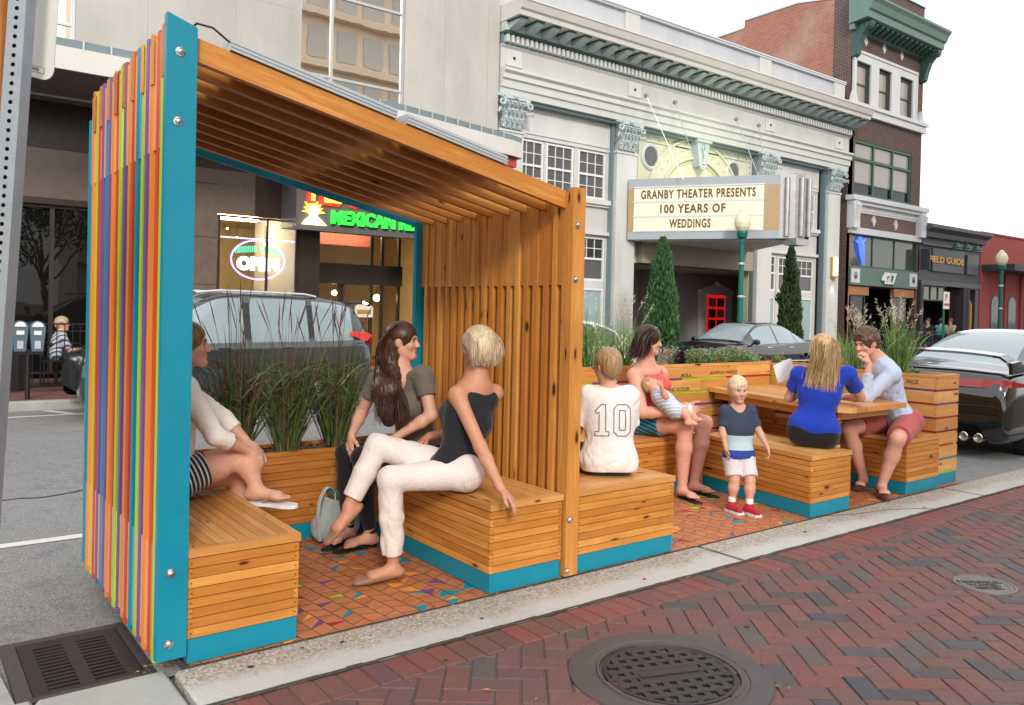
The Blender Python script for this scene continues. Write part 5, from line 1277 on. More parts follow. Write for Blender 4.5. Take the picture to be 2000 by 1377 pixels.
# parking meters, two heads on one post
pm = thing('parking_meter', 'twin headed grey parking meter on a dark post at the far kerb', 'parking meter', (1.62, 14.12, 0))
p = at(55, 690, 'y', 14.12)
b = MB(); b.tube([(p.x, 14.12, 0), (p.x, 14.12, p.z)], .035, 10); b.box(p.x-.19, p.x+.19, 14.08, 14.16, p.z-.02, p.z+.05); b.build('post', M['blackmetal'], pm)
M['metergrey'] = paint('meter_grey_blue', (.10, .16, .21), .4, .3)
for u in (39, 73):
    q = at(u, 690, 'y', 14.12); z = q.z+.03; q.x = at(u, 640, 'y', 14.12).x
    b = MB(); pr = [(-.075, 0), (.075, 0), (.085, .12), (.10, .28), (.105, .36)]+[(.105*math.cos(t*PI/8), .36+.10*math.sin(t*PI/8)) for t in range(1, 8)]+[(-.105, .36), (-.10, .28), (-.085, .12)]
    b.prism([(q.x+a, z+c) for a, c in pr], 'y', 14.06, 14.18); h = b.build('head', M['metergrey'], pm)
    b = MB(); b.prism([(q.x+.075*math.cos(t*PI/8), z+.37+.075*math.sin(t*PI/8)) for t in range(9)], 'y', 14.05, 14.06, 0); b.build('display', [M['white'], M['alu']], h)
    b = MB(); b.box(q.x-.05, q.x+.05, 14.05, 14.06, z+.25, z+.31); b.build('label_plate', M['white'], h); b = MB(); b.box(q.x-.04, q.x+.04, 14.05, 14.06, z+.04, z+.16); b.build('coin_door', M['alu'], h)
# railing of the pavement terrace
def railing(name, label, x0, x1, y, z0, z1, group=None):
    t = thing('railing', label, 'fence', ((x0+x1)/2, y, 0), group)
    b = MB(); x = x0
    while x < x1: b.box(x, x+.014, y-.007, y+.007, z0+.08, z1-.02); x += .115
    b.box(x0, x1, y-.02, y+.02, z1-.025, z1); b.box(x0, x1, y-.015, y+.015, z0+.07, z0+.095); b.box(x0, x1, y-.012, y+.012, z1-.14, z1-.12); b.build('rails', M['blackmetal'], t)
    x = x0
    while x <= x1: 
        b = MB(); b.box(x-.025, x+.025, y-.025, y+.025, z0, z1+.05); b.build('post', M['blackmetal'], t); x += 1.9
    return t
railing('railing', 'black metal railing round the terrace behind the parking meters', -3.0, 2.75, 15.2, .0, 1.12)
railing('railing', 'black metal railing in front of the brick building and the dark shop', 27.2, 38.5, 14.7, .0, 1.1)
tc = thing('litter_bin', 'black litter bin behind the terrace railing at the left edge', 'bin', (1.6, 15.6, 0)); 
p = at(22, 700, 'y', 15.6)
b = MB(); b.lathe([(.2, 0.0), (.22, .6), (.24, .62), (.24, .68), (.2, .72), (0, .74)], (p.x, 15.6, 0), 16); b.build('body', M['black'], tc)
# terrace table and chair by the seated figure
tt = thing('cafe_table', 'dark cafe table behind the terrace railing', 'table', (2.05, 16.2, 0))
b = MB(); b.lathe([(0, .72), (.35, .72), (.35, .75), (0, .75)], (2.35, 16.4, 0), 16); b.build('tabletop', M['blackmetal'], tt)
b = MB(); b.cyl((2.35, 16.4, 0), (2.35, 16.4, .72), .03, 8); b.lathe([(0, 0), (.22, 0), (.22, .02), (0, .03)], (2.35, 16.4, 0), 12); b.build('leg', M['blackmetal'], tt)
# parking sign on a green post
ps = thing('parking_sign', 'small white and red parking sign on a green post before the dark shop', 'sign', (36, 13.97, 0))
p = at(1844, 570, 'y', 14.0); x = p.x
b = MB(); b.tube([(x, 14, 0), (x, 14, p.z+.05)], .045, 8); b.build('post', M['lampgreen'], ps)
b = MB(); b.box(x-.16, x+.28, 13.93, 13.95, p.z-.62, p.z); b.build('plate', M['white'], ps)
text('lettering', 'P', .3, face_cam(x-.06, 13.925, p.z-.3), paint('sign_red', (.5, .03, .03)), ps, .003, .01)
b = MB(); b.box(x-.12, x+.24, 13.92, 13.93, p.z-.5, p.z-.42); b.build('red_bar', paint('sign_red2', (.5, .03, .03)), ps)
# perforated post with the back of a sign, close by on the left
def ptl(u, v, d): 
    w = (u-1000)/FPX*_R+(v-CYP)/FPX*_D+_F; return Vector(CAM+w*d)
fp = thing('sign_post', 'leaning perforated steel post in the left foreground', 'sign post', ptl(0, 1300, 2.2))
d0 = 2.2; A = ptl(38, -60, d0); B = ptl(-2, 520, d0); ax = (A-B).normalized(); side = ax.cross(Vector(_F)).normalized()
if side.dot(Vector(_R)) < 0: side = -side
nf = ax.cross(side).normalized()
if nf.dot(Vector(_F)) > 0: nf = -nf     # towards the camera
A = A+ax*.5; B2 = B-ax*1.6
b = MB(); hw = .0245; L = (A-B2).length; step = .0254; nh = int(L/step)
def P3(s, t, n): return B2+ax*s+side*t+nf*n
e = .0062
for i in range(nh):
    s0 = i*step; s1 = s0+step; c = (s0+s1)/2
    ring = [P3(c+e*math.sin(a*PI/4+PI/8), e*math.cos(a*PI/4+PI/8), 0) for a in range(8)]
    q = [P3(s1, hw, 0), P3(s1, -hw, 0), P3(s0, -hw, 0), P3(s0, hw, 0)]
    b.face([q[0], q[1], ring[2], ring[1]]); b.face([q[1], ring[4], ring[3], ring[2]]); b.face([q[1], q[2], ring[5], ring[4]]); b.face([q[2], ring[6], ring[5]]); b.face([q[2], q[3], ring[7], ring[6]]); b.face([q[3], ring[0], ring[7]]); b.face([q[3], q[0], ring[1], ring[0]])
b.face([P3(0, -hw, 0), P3(L, -hw, 0), P3(L, -hw, -.045), P3(0, -hw, -.045)]); b.face([P3(0, hw, 0), P3(0, hw, -.045), P3(L, hw, -.045), P3(L, hw, 0)]); b.face([P3(0, hw, -.045), P3(0, -hw, -.045), P3(L, -hw, -.045), P3(L, hw, -.045)], 1)
M['galv'] = paint('galvanised_steel', (.27, .30, .33), .45, .35, var=.2, scale=14, bump=.3, bscale=150)
b.build('channel', [M['galv'], paint('galv_inside', (.22, .24, .26), .6, .2)], fp)
b = MB(); c0 = ptl(-30, -80, 2.32); c1 = ptl(-62, 900, 2.32); b.tube([c0+ax*.5, c1], .075, 14)
tag(b.build('timber_pole', M['wooddeep']), 'dark brown timber pole at the left edge behind the perforated post', 'pole')
sb = thing('street_sign', 'blank grey back of a street sign with rounded corner and small sticker, top left', 'sign', ptl(75, 60, 2.33))
d1 = 2.33; o = ptl(30, 141, d1); ex = (ptl(98, 160, d1)-o); W = ex.length; ex.normalize(); ez = (ptl(116, -30, d1)-ptl(106, 125, d1)).normalized(); ey = ex.cross(ez).normalized()
r = .035; Wd = W+.01; H = .5
P = [(-.25, 0)]+[(Wd-r+r*math.sin(t*PI/12), r-r*math.cos(t*PI/12)) for t in range(7)]+[(Wd, H), (-.25, H)]
b = MB(); F1 = [o+ex*a+ez*c for a, c in P]; F2 = [q+ey*.003 for q in F1]; b.face(F1); b.face(F2[::-1])
for i in range(len(P)): j = (i+1) % len(P); b.face([F1[i], F2[i], F2[j], F1[j]], 0)
b.build('plate', paint('sign_back_grey', (.62, .64, .62), .5, .1, var=.05), sb)
b = MB(); s0 = -1 if ey.dot(Vector(_F)) > 0 else 1
def sq(a0, a1, c0, c1, m, k): b.face([o+ex*a+ez*c+ey*(s0*k if s0 < 0 else .003+k) for a, c in ((a0, c0), (a1, c0), (a1, c1), (a0, c1))], m)
a0 = .024; sq(a0, a0+.062, .016, .034, 0, .0006); sq(a0+.0015, a0+.0605, .0175, .0325, 1, .0009)
for i in range(16): x = a0+.014+i*.0021; sq(x, x+.0011, .020, .030, 0, .0012)
b.build('sticker', [M['darkin'], M['white']], sb)

# ================================================================ CARS
def catmull(P, n):
    P = np.array(P, float); out = []; m = len(P)
    for i in range(m-1):
        p0, p1, p2, p3 = P[max(i-1, 0)], P[i], P[i+1], P[min(i+2, m-1)]
        k = n if isinstance(n, int) else n[i]
        for t in np.arange(k)/k:
            # centripetal-ish with clamped tangents
            m1 = (p2-p0)*.5; m2 = (p3-p1)*.5
            out.append((2*t**3-3*t**2+1)*p1+(t**3-2*t**2+t)*m1+(-2*t**3+3*t**2)*p2+(t**3-t**2)*m2)
    out.append(P[-1]); return np.array(out)
def car(name, label, origin, heading, ST, paint_m, glass_m, side_win, ws, rw, wheels, wr=.33, group='parked cars', extra=None):
    """ST rows: x, z sill, z belt, z top, half width, half width at the roof. heading +1: x grows forward along +X"""
    t = thing(name, label, 'car', origin, group)
    O = Vector(origin)
    S = catmull(ST, 7)
    def pt(x, y, z): return Vector((O.x+heading*x, O.y+heading*y, O.z+z))
    rows = []
    for x, zs, zb, zt, w, wt in S:
        cab = min(1, max(0, (zt-zb)/.35))
        sec = [(w*.78, zs), (w*.965, zs+.06), (w*1.0, zs+(zb-zs)*.45), (w*.995, zs+(zb-zs)*.75), (w*.965, zb-.03), (w*.925, zb), (wt*1.0+.02, zt-.075*cab-.012), (wt*.86, zt-.02), (wt*.5, zt-.004), (0, zt)]
        rows.append((x, catmull(sec, [2, 3, 3, 2, 2, 6, 2, 3, 3])))
    nb = {k: [] for k in ('body', 'side', 'ws', 'rw')}
    T = [0, 2, 5, 8, 10, 12, 18, 20, 23, 26]   # index of the key points
    body = MB(); wins = {}
    for i in range(len(rows)-1):
        x0, s0 = rows[i]; x1, s1 = rows[i+1]; xm = (x0+x1)/2
        for j in range(len(s0)-1):
            zm = (s0[j][1]+s1[j][1]+s0[j+1][1]+s1[j+1][1])/4
            for sg in (1, -1):
                q = [pt(x0, sg*s0[j][0], s0[j][1]), pt(x1, sg*s1[j][0], s1[j][1]), pt(x1, sg*s1[j+1][0], s1[j+1][1]), pt(x0, sg*s0[j+1][0], s0[j+1][1])]
                key = None
                if 12 <= j < 18:
                    for k, (a, c) in enumerate(side_win):
                        if a <= xm <= c and S[i][3]-S[i][2] > .12: key = ('side', k, sg)
                if j >= 19:
                    if ws and ws[0] <= xm <= ws[1]: key = ('ws', 0, 0)
                    if rw and rw[0] <= xm <= rw[1]: key = ('rw', 0, 0)
                near = any((xm-wx)**2+(zm-wr)**2 < (wr+.045)**2 for wx in wheels) and j < 12
                if near: continue
                tgt = body if key is None else wins.setdefault(key, MB())
                tgt.face(q if sg*heading > 0 else q[::-1], 0, smooth=True)
    for (x, s), fl in ((rows[0], 1), (rows[-1], 0)):    # close the ends
        L = [pt(x, a[0], a[1]) for a in s]+[pt(x, -a[0], a[1]) for a in s[::-1]]; body.face(L)
    body.build('body', paint_m, t, weld=True)
    for k, mb in wins.items(): mb.build({'side': 'side_window', 'ws': 'windscreen', 'rw': 'rear_window'}[k[0]], glass_m, t, weld=True)
    b = MB(); z = S[len(S)//2][1]; W = max(S[:, 4]); b.box(*sorted((O.x+heading*.4, O.x+heading*(S[-1][0]-.4))), O.y-W*.8, O.y+W*.8, O.z+.16, O.z+.75); b.build('underbody', M['black'], t)
    for wx in wheels:
        for sg in (1, -1):
            c = pt(wx, sg*(W-.12), wr); Rm = Matrix.Rotation(PI/2, 4, 'X')
            b = MB(); b.lathe([(wr*.62, -.10), (wr*.94, -.11), (wr, -.07), (wr, .07), (wr*.94, .11), (wr*.62, .10)], c, 28, M=Rm); wh = b.build('wheel', M['black'], t)
            b = MB(); sg2 = sg*heading
            b.lathe([(wr*.64, -.02), (wr*.6, .04), (wr*.52, .03), (wr*.5, -.02), (0, -.02)], c, 28, M=Rm @ Matrix.Scale(-sg2, 4, (0, 0, 1)))
            for a in range(7):
                an = a*2*PI/7; Rr = Matrix.Translation(c) @ Rm @ Matrix.Scale(-sg2, 4, (0, 0, 1)) @ Matrix.Rotation(an, 4, 'Z')
                b.box(.02, wr*.55, -.02, .02, .0, .045, M=Rr)
            b.build('rim', M['alu'], wh)
    if extra: extra(t, pt)
    return t
def carpaint(name, col, rough=.12, metal=.3): 
    k = NT(name); k.set(col, rough, metal, .6); k.b.inputs['Coat Weight'].default_value = 1; k.b.inputs['Coat Roughness'].default_value = .03; return k.mat
M['carblack'] = carpaint('black_car_paint', (.006, .006, .008), .1, 0); M['cargrey'] = carpaint('dark_grey_car_paint', (.035, .042, .05)); M['carwhite'] = carpaint('white_car_paint', (.7, .71, .7), metal=0)
M['carglass'] = glass_dark('car_glass', (.03, .045, .05), .02, 1.0); M['carglass2'] = glass_dark('sky_reflection_car_glass', (.24, .31, .35), .05, 1.0)  # carglass2: pale blue base colour stands in for reflected sky
M['tail'] = (lambda k: (k.set((.30, .004, .006), .12, 0, .8), k.mat)[1])(NT('tail_lamp_red')); M['tailb'] = (lambda k: (k.set((.75, .05, .04), .15, 0, .8), k.mat)[1])(NT('tail_lamp_light_red'))
def mirrors(t, pt, x, z, w, m):
    for sg in (1, -1):
        b = MB(); c = pt(x, sg*(w+.08), z); b.sphere(c, .1, 0, 12, 8, sc=(.6, 1.1, .7)); b.tube([pt(x, sg*(w-.05), z-.06), c], .025, 6); b.build('mirror', m, t)
def handles(t, pt, xs, z, w, m):
    for x in xs:
        for sg in (1, -1):
            b = MB(); b.tube([pt(x-.09, sg*(w+.003), z), pt(x-.06, sg*(w+.022), z+.004), pt(x+.06, sg*(w+.022), z+.004), pt(x+.09, sg*(w+.003), z)], .011, 6); b.build('door_handle', m, t)
def seams(t, pt, xs, z0, z1, w):
    b = MB()
    for x in xs:
        for sg in (1, -1): b.tube([pt(x, sg*(w*.97), z0), pt(x+.01, sg*(w*1.003), z0+(z1-z0)*.45), pt(x, sg*(w*.967), z1)], .004, 4)
    b.build('door_seam', M['black'], t)

# SUV, nose to the left
def suv_x(t, pt):
    for sg in (1, -1):
        b = MB(); P = []
        for a, c, d in ((.10, .82, 1.00), (.03, .84, 1.10), (.10, .84, 1.14), (.42, .87, 1.16), (.45, .875, 1.12), (.25, .885, 1.04)): P.append(pt(a, sg*(c+.012), d+.07))
        b.face(P if sg < 0 else P[::-1]); Q = [pt(.0, sg*.86, 1.14), pt(-.02, sg*.80, 1.0), pt(-.03, sg*.68, 1.0), pt(-.01, sg*.68, 1.13)]; b.face(Q); b.build('tail_light', M['tailb'], t)
        b = MB(); b.tube([pt(.9, sg*.60, 1.765), pt(1.1, sg*.62, 1.80), pt(2.4, sg*.62, 1.82), pt(2.75, sg*.60, 1.78)], .018, 8); b.build('roof_rail', M['alu'], t)
        b = MB(); b.box(*sorted((pt(-.05, 0, 0).x, pt(.0, 0, 0).x)), *sorted((pt(0, sg*.45, 0).y, pt(0, sg*.80, 0).y)), pt(0, 0, .66).z, pt(0, 0, .74).z); b.build('reflector', M['tail'], t)
    b = MB(); b.tube([pt(.02, -.72, 1.66), pt(-.05, -.4, 1.69), pt(-.05, .4, 1.69), pt(.02, .72, 1.66)], .03, 6); b.build('spoiler', M['cargrey'], t)
    mirrors(t, pt, 3.05, 1.12, .88, M['cargrey']); handles(t, pt, (1.45, 2.4), .98, .885, M['cargrey']); seams(t, pt, (1.3, 2.25, 3.2), .35, 1.07, .9)
    b = MB(); b.sphere(pt(-.02, .0, .5), .05, 0, 8, 6)
    b.box(*sorted((pt(-.045, 0, 0).x, pt(-.03, 0, 0).x)), pt(0, 0, 0).y-.2, pt(0, 0, 0).y+.2, pt(0, 0, .78).z, pt(0, 0, .9).z); b.build('number_plate', M['white'], t)
p = at(722, 660, 'y', 11.85)
car('suv', 'dark grey estate style SUV parked across the street behind the purple grasses', (6.25, 12.75, -.12), -1,
    [(0, .42, .86, .92, .76, .66), (.03, .30, .96, 1.1, .82, .70), (.12, .26, 1.06, 1.42, .86, .64), (.3, .24, 1.09, 1.66, .89, .62), (.6, .23, 1.08, 1.745, .905, .62), (1.2, .22, 1.07, 1.79, .91, .63), (2.1, .22, 1.06, 1.80, .91, .63), (2.55, .22, 1.05, 1.74, .91, .62), (3.1, .22, 1.03, 1.42, .91, .66), (3.45, .22, 1.02, 1.13, .90, .74), (3.65, .22, 1.0, 1.06, .90, .74), (3.95, .22, .93, .99, .88, .7), (4.2, .26, .80, .86, .80, .6), (4.26, .4, .62, .66, .70, .5)],
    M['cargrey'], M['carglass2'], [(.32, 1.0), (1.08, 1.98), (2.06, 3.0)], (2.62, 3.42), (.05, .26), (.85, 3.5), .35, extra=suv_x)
# white hatchback between the grasses
def hat_x(t, pt):
    for sg in (1, -1):
        b = MB(); b.sphere(pt(.08, sg*.76, .95), .12, 0, 10, 6, sc=(.6, .7, 1)); b.build('tail_light', M['tail'], t)
    seams(t, pt, (1.1, 2.1), .35, .95, .86)
car('hatchback', 'white hatchback half hidden behind the pale grass to the right of the shelter', (12.75, 12.75, -.12), -1,
    [(0, .4, .8, .86, .70, .60), (.05, .28, .90, 1.0, .80, .66), (.4, .22, .95, 1.12, .85, .64), (.95, .2, .95, 1.36, .86, .58), (1.5, .2, .94, 1.47, .86, .57), (2.3, .2, .93, 1.48, .86, .57), (2.9, .2, .92, 1.2, .86, .62), (3.3, .2, .9, .97, .86, .68), (3.9, .22, .82, .88, .82, .6), (4.1, .36, .6, .66, .7, .5)],
    M['carwhite'], M['carglass'], [(.75, 1.35), (1.42, 2.1), (2.17, 2.85)], (2.45, 3.2), (.3, .9), (.72, 3.35), .31, extra=hat_x)
# dark saloon facing left
def sed_x(t, pt):
    mirrors(t, pt, 3.1, 1.0, .87, M['carblack']); handles(t, pt, (1.55, 2.45), .86, .875, M['alu']); seams(t, pt, (1.5, 2.32, 3.3), .3, .93, .89)
    for sg in (1, -1): b = MB(); b.tube([pt(.5, sg*.905, .52), pt(2.2, sg*.912, .53), pt(4.1, sg*.9, .5)], .014, 6); b.build('side_trim', M['alu'], t)
    for sg in (1, -1):
        b = MB(); b.sphere(pt(4.66, sg*.62, .66), .13, 0, 12, 8, sc=(.5, 1.2, .6)); b.build('headlight', M['mirror'], t)
car('saloon_car', 'black saloon with bright side windows parked in front of the theatre', (19.6, 12.9, -.12), -1,
    [(0, .4, .62, .72, .70, .6), (.05, .26, .9, .96, .82, .66), (.3, .2, .98, 1.05, .88, .68), (.75, .19, .99, 1.09, .90, .66), (1.15, .18, .98, 1.28, .90, .60), (1.6, .18, .97, 1.44, .90, .55), (2.1, .18, .96, 1.48, .90, .55), (2.6, .18, .95, 1.43, .90, .56), (3.0, .18, .94, 1.24, .90, .62), (3.4, .18, .93, 1.01, .90, .70), (3.9, .19, .88, .95, .89, .7), (4.45, .2, .76, .82, .84, .62), (4.75, .34, .58, .62, .70, .5)],
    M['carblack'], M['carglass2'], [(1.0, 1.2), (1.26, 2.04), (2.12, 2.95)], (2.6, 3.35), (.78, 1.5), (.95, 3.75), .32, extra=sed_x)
# black coupe with hoop spoiler, seen from behind on the right
def cou_x(t, pt):
    hw = .88
    b = MB(); P = []   # full-width curved tail lamp
    lamp_pts = [(-.88, .07), (-.80, .0), (-.6, -.045), (-.3, -.065), (0, -.07), (.3, -.065), (.6, -.045), (.80, .0), (.88, .07)]
    for (y0, x0), (y1, x1) in zip(lamp_pts[:-1], lamp_pts[1:]):
        m = 0 if abs(y0+y1)/2 > .35 else 1
        f = lambda y: .0 if abs(y) < .82 else .025
        b.face([pt(x0-.012, y0, .845+f(y0)*.6), pt(x1-.012, y1, .845+f(y1)*.6), pt(x1+.01, y1, .945-f(y1)*.6), pt(x0+.01, y0, .945-f(y0)*.6)][::-1], m)
    b.face([pt(.058, -.885, .86), pt(.058, -.885, .93), pt(.3, -.915, .90), pt(.34, -.92, .86)]); b.face([pt(.058, .885, .86), pt(.058, .885, .93), pt(.3, .915, .90), pt(.34, .92, .86)])
    b.build('tail_light', [M['tail'], (lambda k: (k.set((.22, .004, .006), .1, 0, .8), k.mat)[1])(NT('tail_lamp_dark'))], t)
    b = MB()      # hoop spoiler
    n = 24; P0 = []; P1 = []
    for i in range(n+1):
        a = i/n*2-1; y = a*.84; z = 1.235-.06*abs(a)**2.2-(.16*max(0, (abs(a)-.86)/.14)**1.5)
        P0.append((.10+.06*a*a, y, z)); P1.append((.30+.08*a*a, y, z+.02))
    for i in range(n):
        for (A, Bq, dz) in ((P0, P1, .012), (P1, P0, -.016)):
            b.face([pt(A[i][0], A[i][1], A[i][2]+dz), pt(A[i+1][0], A[i+1][1], A[i+1][2]+dz), pt(Bq[i+1][0], Bq[i+1][1], Bq[i+1][2]+dz), pt(Bq[i][0], Bq[i][1], Bq[i][2]+dz)], smooth=True)
        b.face([pt(P0[i][0]-.002, P0[i][1], P0[i][2]-.016), pt(P0[i+1][0]-.002, P0[i+1][1], P0[i+1][2]-.016), pt(P0[i+1][0], P0[i+1][1], P0[i+1][2]+.012), pt(P0[i][0], P0[i][1], P0[i][2]+.012)])
    for sg in (1, -1): b.hexa([pt(.16, sg*.80, 1.0), pt(.16, sg*.84, 1.0), pt(.62, sg*.85, 1.03), pt(.62, sg*.80, 1.03), pt(.14, sg*.80, 1.14), pt(.14, sg*.84, 1.13), pt(.36, sg*.84, 1.15), pt(.36, sg*.80, 1.16)])
    b.build('spoiler', M['carblack'], t)
    for y in (.42, .58):
        b = MB(); c = pt(-.05, -y, .27); b.lathe([(.055, -.1), (.058, .02), (.05, .03), (.045, .02), (.043, -.1)], c, 18, M=Matrix.Rotation(PI/2, 4, 'Y') @ Matrix.Scale(-1, 4, (0, 0, 1))); b.lathe([(0, 0), (.044, 0)], c+Vector((.03, 0, 0)), 16, M=Matrix.Rotation(PI/2, 4, 'Y')); b.build('exhaust_pipe', M['chrome'], t)
    b = MB(); b.tube([pt(-.06, -.80, .64), pt(-.10, -.4, .64), pt(-.10, .4, .64), pt(-.06, .80, .64)], .008, 5); b.build('bumper_seam', M['black'], t)
    b = MB(); b.box(*sorted((pt(-.12, 0, 0).x, pt(-.08, 0, 0).x)), O2[1]-.25, O2[1]+.25, pt(0, 0, .44).z, pt(0, 0, .58).z); b.build('number_plate', M['white'], t)
    mirrors(t, pt, 3.0, 1.0, .84, M['carblack'])
O2 = (9.95, 4.72, -.1)
car('coupe', 'black coupe with hoop spoiler and twin exhausts parked at the near kerb on the right', O2, 1,
    [(-.07, .42, .66, .70, .74, .62), (-.06, .30, .74, .80, .84, .72), (.0, .22, .86, .95, .87, .74), (.12, .20, .95, 1.04, .89, .72), (.45, .19, .99, 1.07, .905, .68), (.8, .18, 1.0, 1.13, .91, .64), (1.3, .18, .99, 1.35, .91, .56), (1.8, .18, .98, 1.48, .91, .53), (2.3, .18, .97, 1.49, .91, .53), (2.9, .18, .95, 1.3, .90, .60), (3.35, .18, .92, 1.0, .90, .70), (4.0, .18, .82, .88, .88, .66), (4.45, .3, .62, .66, .72, .5)],
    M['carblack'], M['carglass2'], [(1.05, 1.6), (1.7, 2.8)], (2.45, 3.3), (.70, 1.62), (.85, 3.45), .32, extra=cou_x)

# ================================================================ PLANTS
k = NT('leaf'); k.set(k.attr('tint', 'Color'), .5, 0, .35); M['leaf'] = k.mat
try: k.b.inputs['Subsurface Weight'].default_value = 0
except Exception: pass
def blade(b, base, d, L, w, droop, col, seg=5, tipcol=None):
    """a grass blade: starts along d, bends down"""
    d = Vector(d).normalized(); side = d.cross(Vector((random.uniform(-1, 1), random.uniform(-1, 1), .1))).normalized()
    P = []; p = Vector(base); 
    for i in range(seg+1):
        t = i/seg; P.append((p.copy(), w*(1-t**1.6)*(.5+.5*min(1, t*4)))); 
        d = (d+Vector((0, 0, -droop*(.3+t)/seg))).normalized(); p = p+d*L/seg
    for i in range(seg):
        (a, wa), (c, wc_) = P[i], P[i+1]; wc_ = max(wc_, .0006)
        cc = col if tipcol is None or i < seg-2 else tipcol
        b.face([a-side*wa/2, a+side*wa/2, c+side*wc_/2, c-side*wc_/2], 0, col=cc)
def grass(name, label, cat, c, h, n, spread, cols, lean=.35, w=.006, plume=None, group=None, base_r=.05, droop=.9):
    t = thing(name, label, cat, c, group); b = MB(); c = Vector(c)
    for i in range(n):
        a = random.uniform(0, 2*PI); r = base_r*math.sqrt(random.random()); k_ = abs(random.gauss(0, lean))
        base = c+Vector((r*math.cos(a), r*math.sin(a), 0)); a2 = a+random.gauss(0, .5)
        L = h*random.uniform(.45, 1.0)
        col = random.choice(cols); s = random.uniform(.7, 1.3); col = tuple(x*s for x in col)
        blade(b, base, (math.cos(a2)*k_, math.sin(a2)*k_, 1), L, w*random.uniform(.6, 1.3), droop*random.uniform(.1, 1.0), col, 6)
        if random.random() < .5:    # a leaf leaving the stem higher up
            z = random.uniform(.15, .55)*h; q = base+Vector((math.cos(a2)*k_*z, math.sin(a2)*k_*z, z)); a3 = random.uniform(0, 6.3)
            blade(b, q, (math.cos(a3)*.7, math.sin(a3)*.7, 1), h*random.uniform(.2, .45), w*1.2, droop*1.6, tuple(x*random.uniform(.7, 1.4) for x in random.choice(cols)), 4)
    b.build('blades', M['leaf'], t)
    if plume:
        b = MB()
        for i in range(plume[0]):
            a = random.uniform(0, 2*PI); k_ = abs(random.gauss(0, lean*.8)); d = Vector((math.cos(a)*k_, math.sin(a)*k_, 1)).normalized(); L = h*random.uniform(.8, 1.12)
            p = c+d*L*.97; P = [c, c+d*L*.5, p-Vector((0, 0, .0))]; b.tube([c+d*.1, c+d*L*.55+Vector((0, 0, .01)), p], .0015, 3, col=plume[2])
            r = plume[1]; q = p; dd = (d+Vector((random.uniform(-.25, .25), random.uniform(-.25, .25), -.1))).normalized()
            if r < .008: b.tube([q, q+dd*.07, q+dd*.14, q+dd*.2], [r*.5, r, r*.8, r*.2], 4, col=random.choice(plume[3]))
            else:
                for s_ in range(26):
                    tt = random.random(); o = q+dd*(tt*.2-.03); an = random.uniform(0, 6.3); rr = r*math.sin(PI*min(1, tt*.9+.1)); v = dd.cross(Vector((math.cos(an), math.sin(an), .3))).normalized()
                    blade(b, o, v*.8+dd, rr*2.4, .006, .5, random.choice(plume[3]), 2)
        b.build('seed_heads', M['leaf'], t)
    return t
PUR = [(.15, .13, .06), (.18, .13, .07), (.07, .13, .035), (.09, .17, .04), (.12, .2, .05), (.05, .09, .03), (.06, .11, .03), (.075, .125, .03), (.05, .07, .03), (.09, .05, .05), (.075, .03, .04), (.12, .15, .05), (.16, .14, .08), (.04, .07, .045)]
labs = ['leftmost tuft of purple fountain grass, behind the woman in the white cardigan', 'middle tuft of purple fountain grass in the shelter planter', 'right tuft of purple fountain grass, nearest the long haired woman']
for i, (x, y) in enumerate(((1.74, 5.10), (2.07, 5.10), (2.42, 5.12))):
    grass('ornamental_grass', labs[i], 'grass plant', (x, y, .55), .84, 330, .2, PUR, lean=.25, w=.0095, plume=(13, .004, (.12, .04, .05), [(.16, .05, .07), (.12, .05, .06), (.2, .1, .1)]), group='purple grasses in the shelter planter', base_r=.075, droop=1.15)
GRN = [(.10, .22, .04), (.14, .28, .05), (.08, .18, .04), (.2, .32, .10), (.25, .35, .16)]
PL = [(.55, .5, .38), (.65, .6, .5), (.48, .42, .3)]
for i, (u, x, h, n, lab, pln) in enumerate(((1150, 0, .62, 190, 'pale green grass behind the shelter post beside the white hatchback', 8), (1215, 0, .55, 170, 'green grass tuft behind the dark haired woman', 14), (1632, 0, .36, 110, 'green grass between the blond woman and the man', 0))):
    p = at(u, 715, 'y', 5.42); grass('ornamental_grass', lab, 'grass plant', (p.x, 5.42, .97), h, n, .2, GRN, lean=.3, w=.008, plume=(pln, .014, (.2, .25, .1), PL), group='green grasses in the tall planters', base_r=.08)
grass('ornamental_grass', 'tall green grass with pale plumes in the end planter behind the man', 'grass plant', (7.72, 3.98, .95), .60, 240, .2, GRN, lean=.24, w=.010, plume=(22, .017, (.2, .25, .1), PL), group='green grasses in the tall planters', base_r=.07, droop=.6)
grass('ornamental_grass', 'plumed grass further back in the end planter', 'grass plant', (7.72, 4.4, .95), .52, 120, .2, GRN, lean=.28, w=.009, plume=(22, .018, (.2, .25, .1), PL), group='green grasses in the tall planters', base_r=.07, droop=.6)
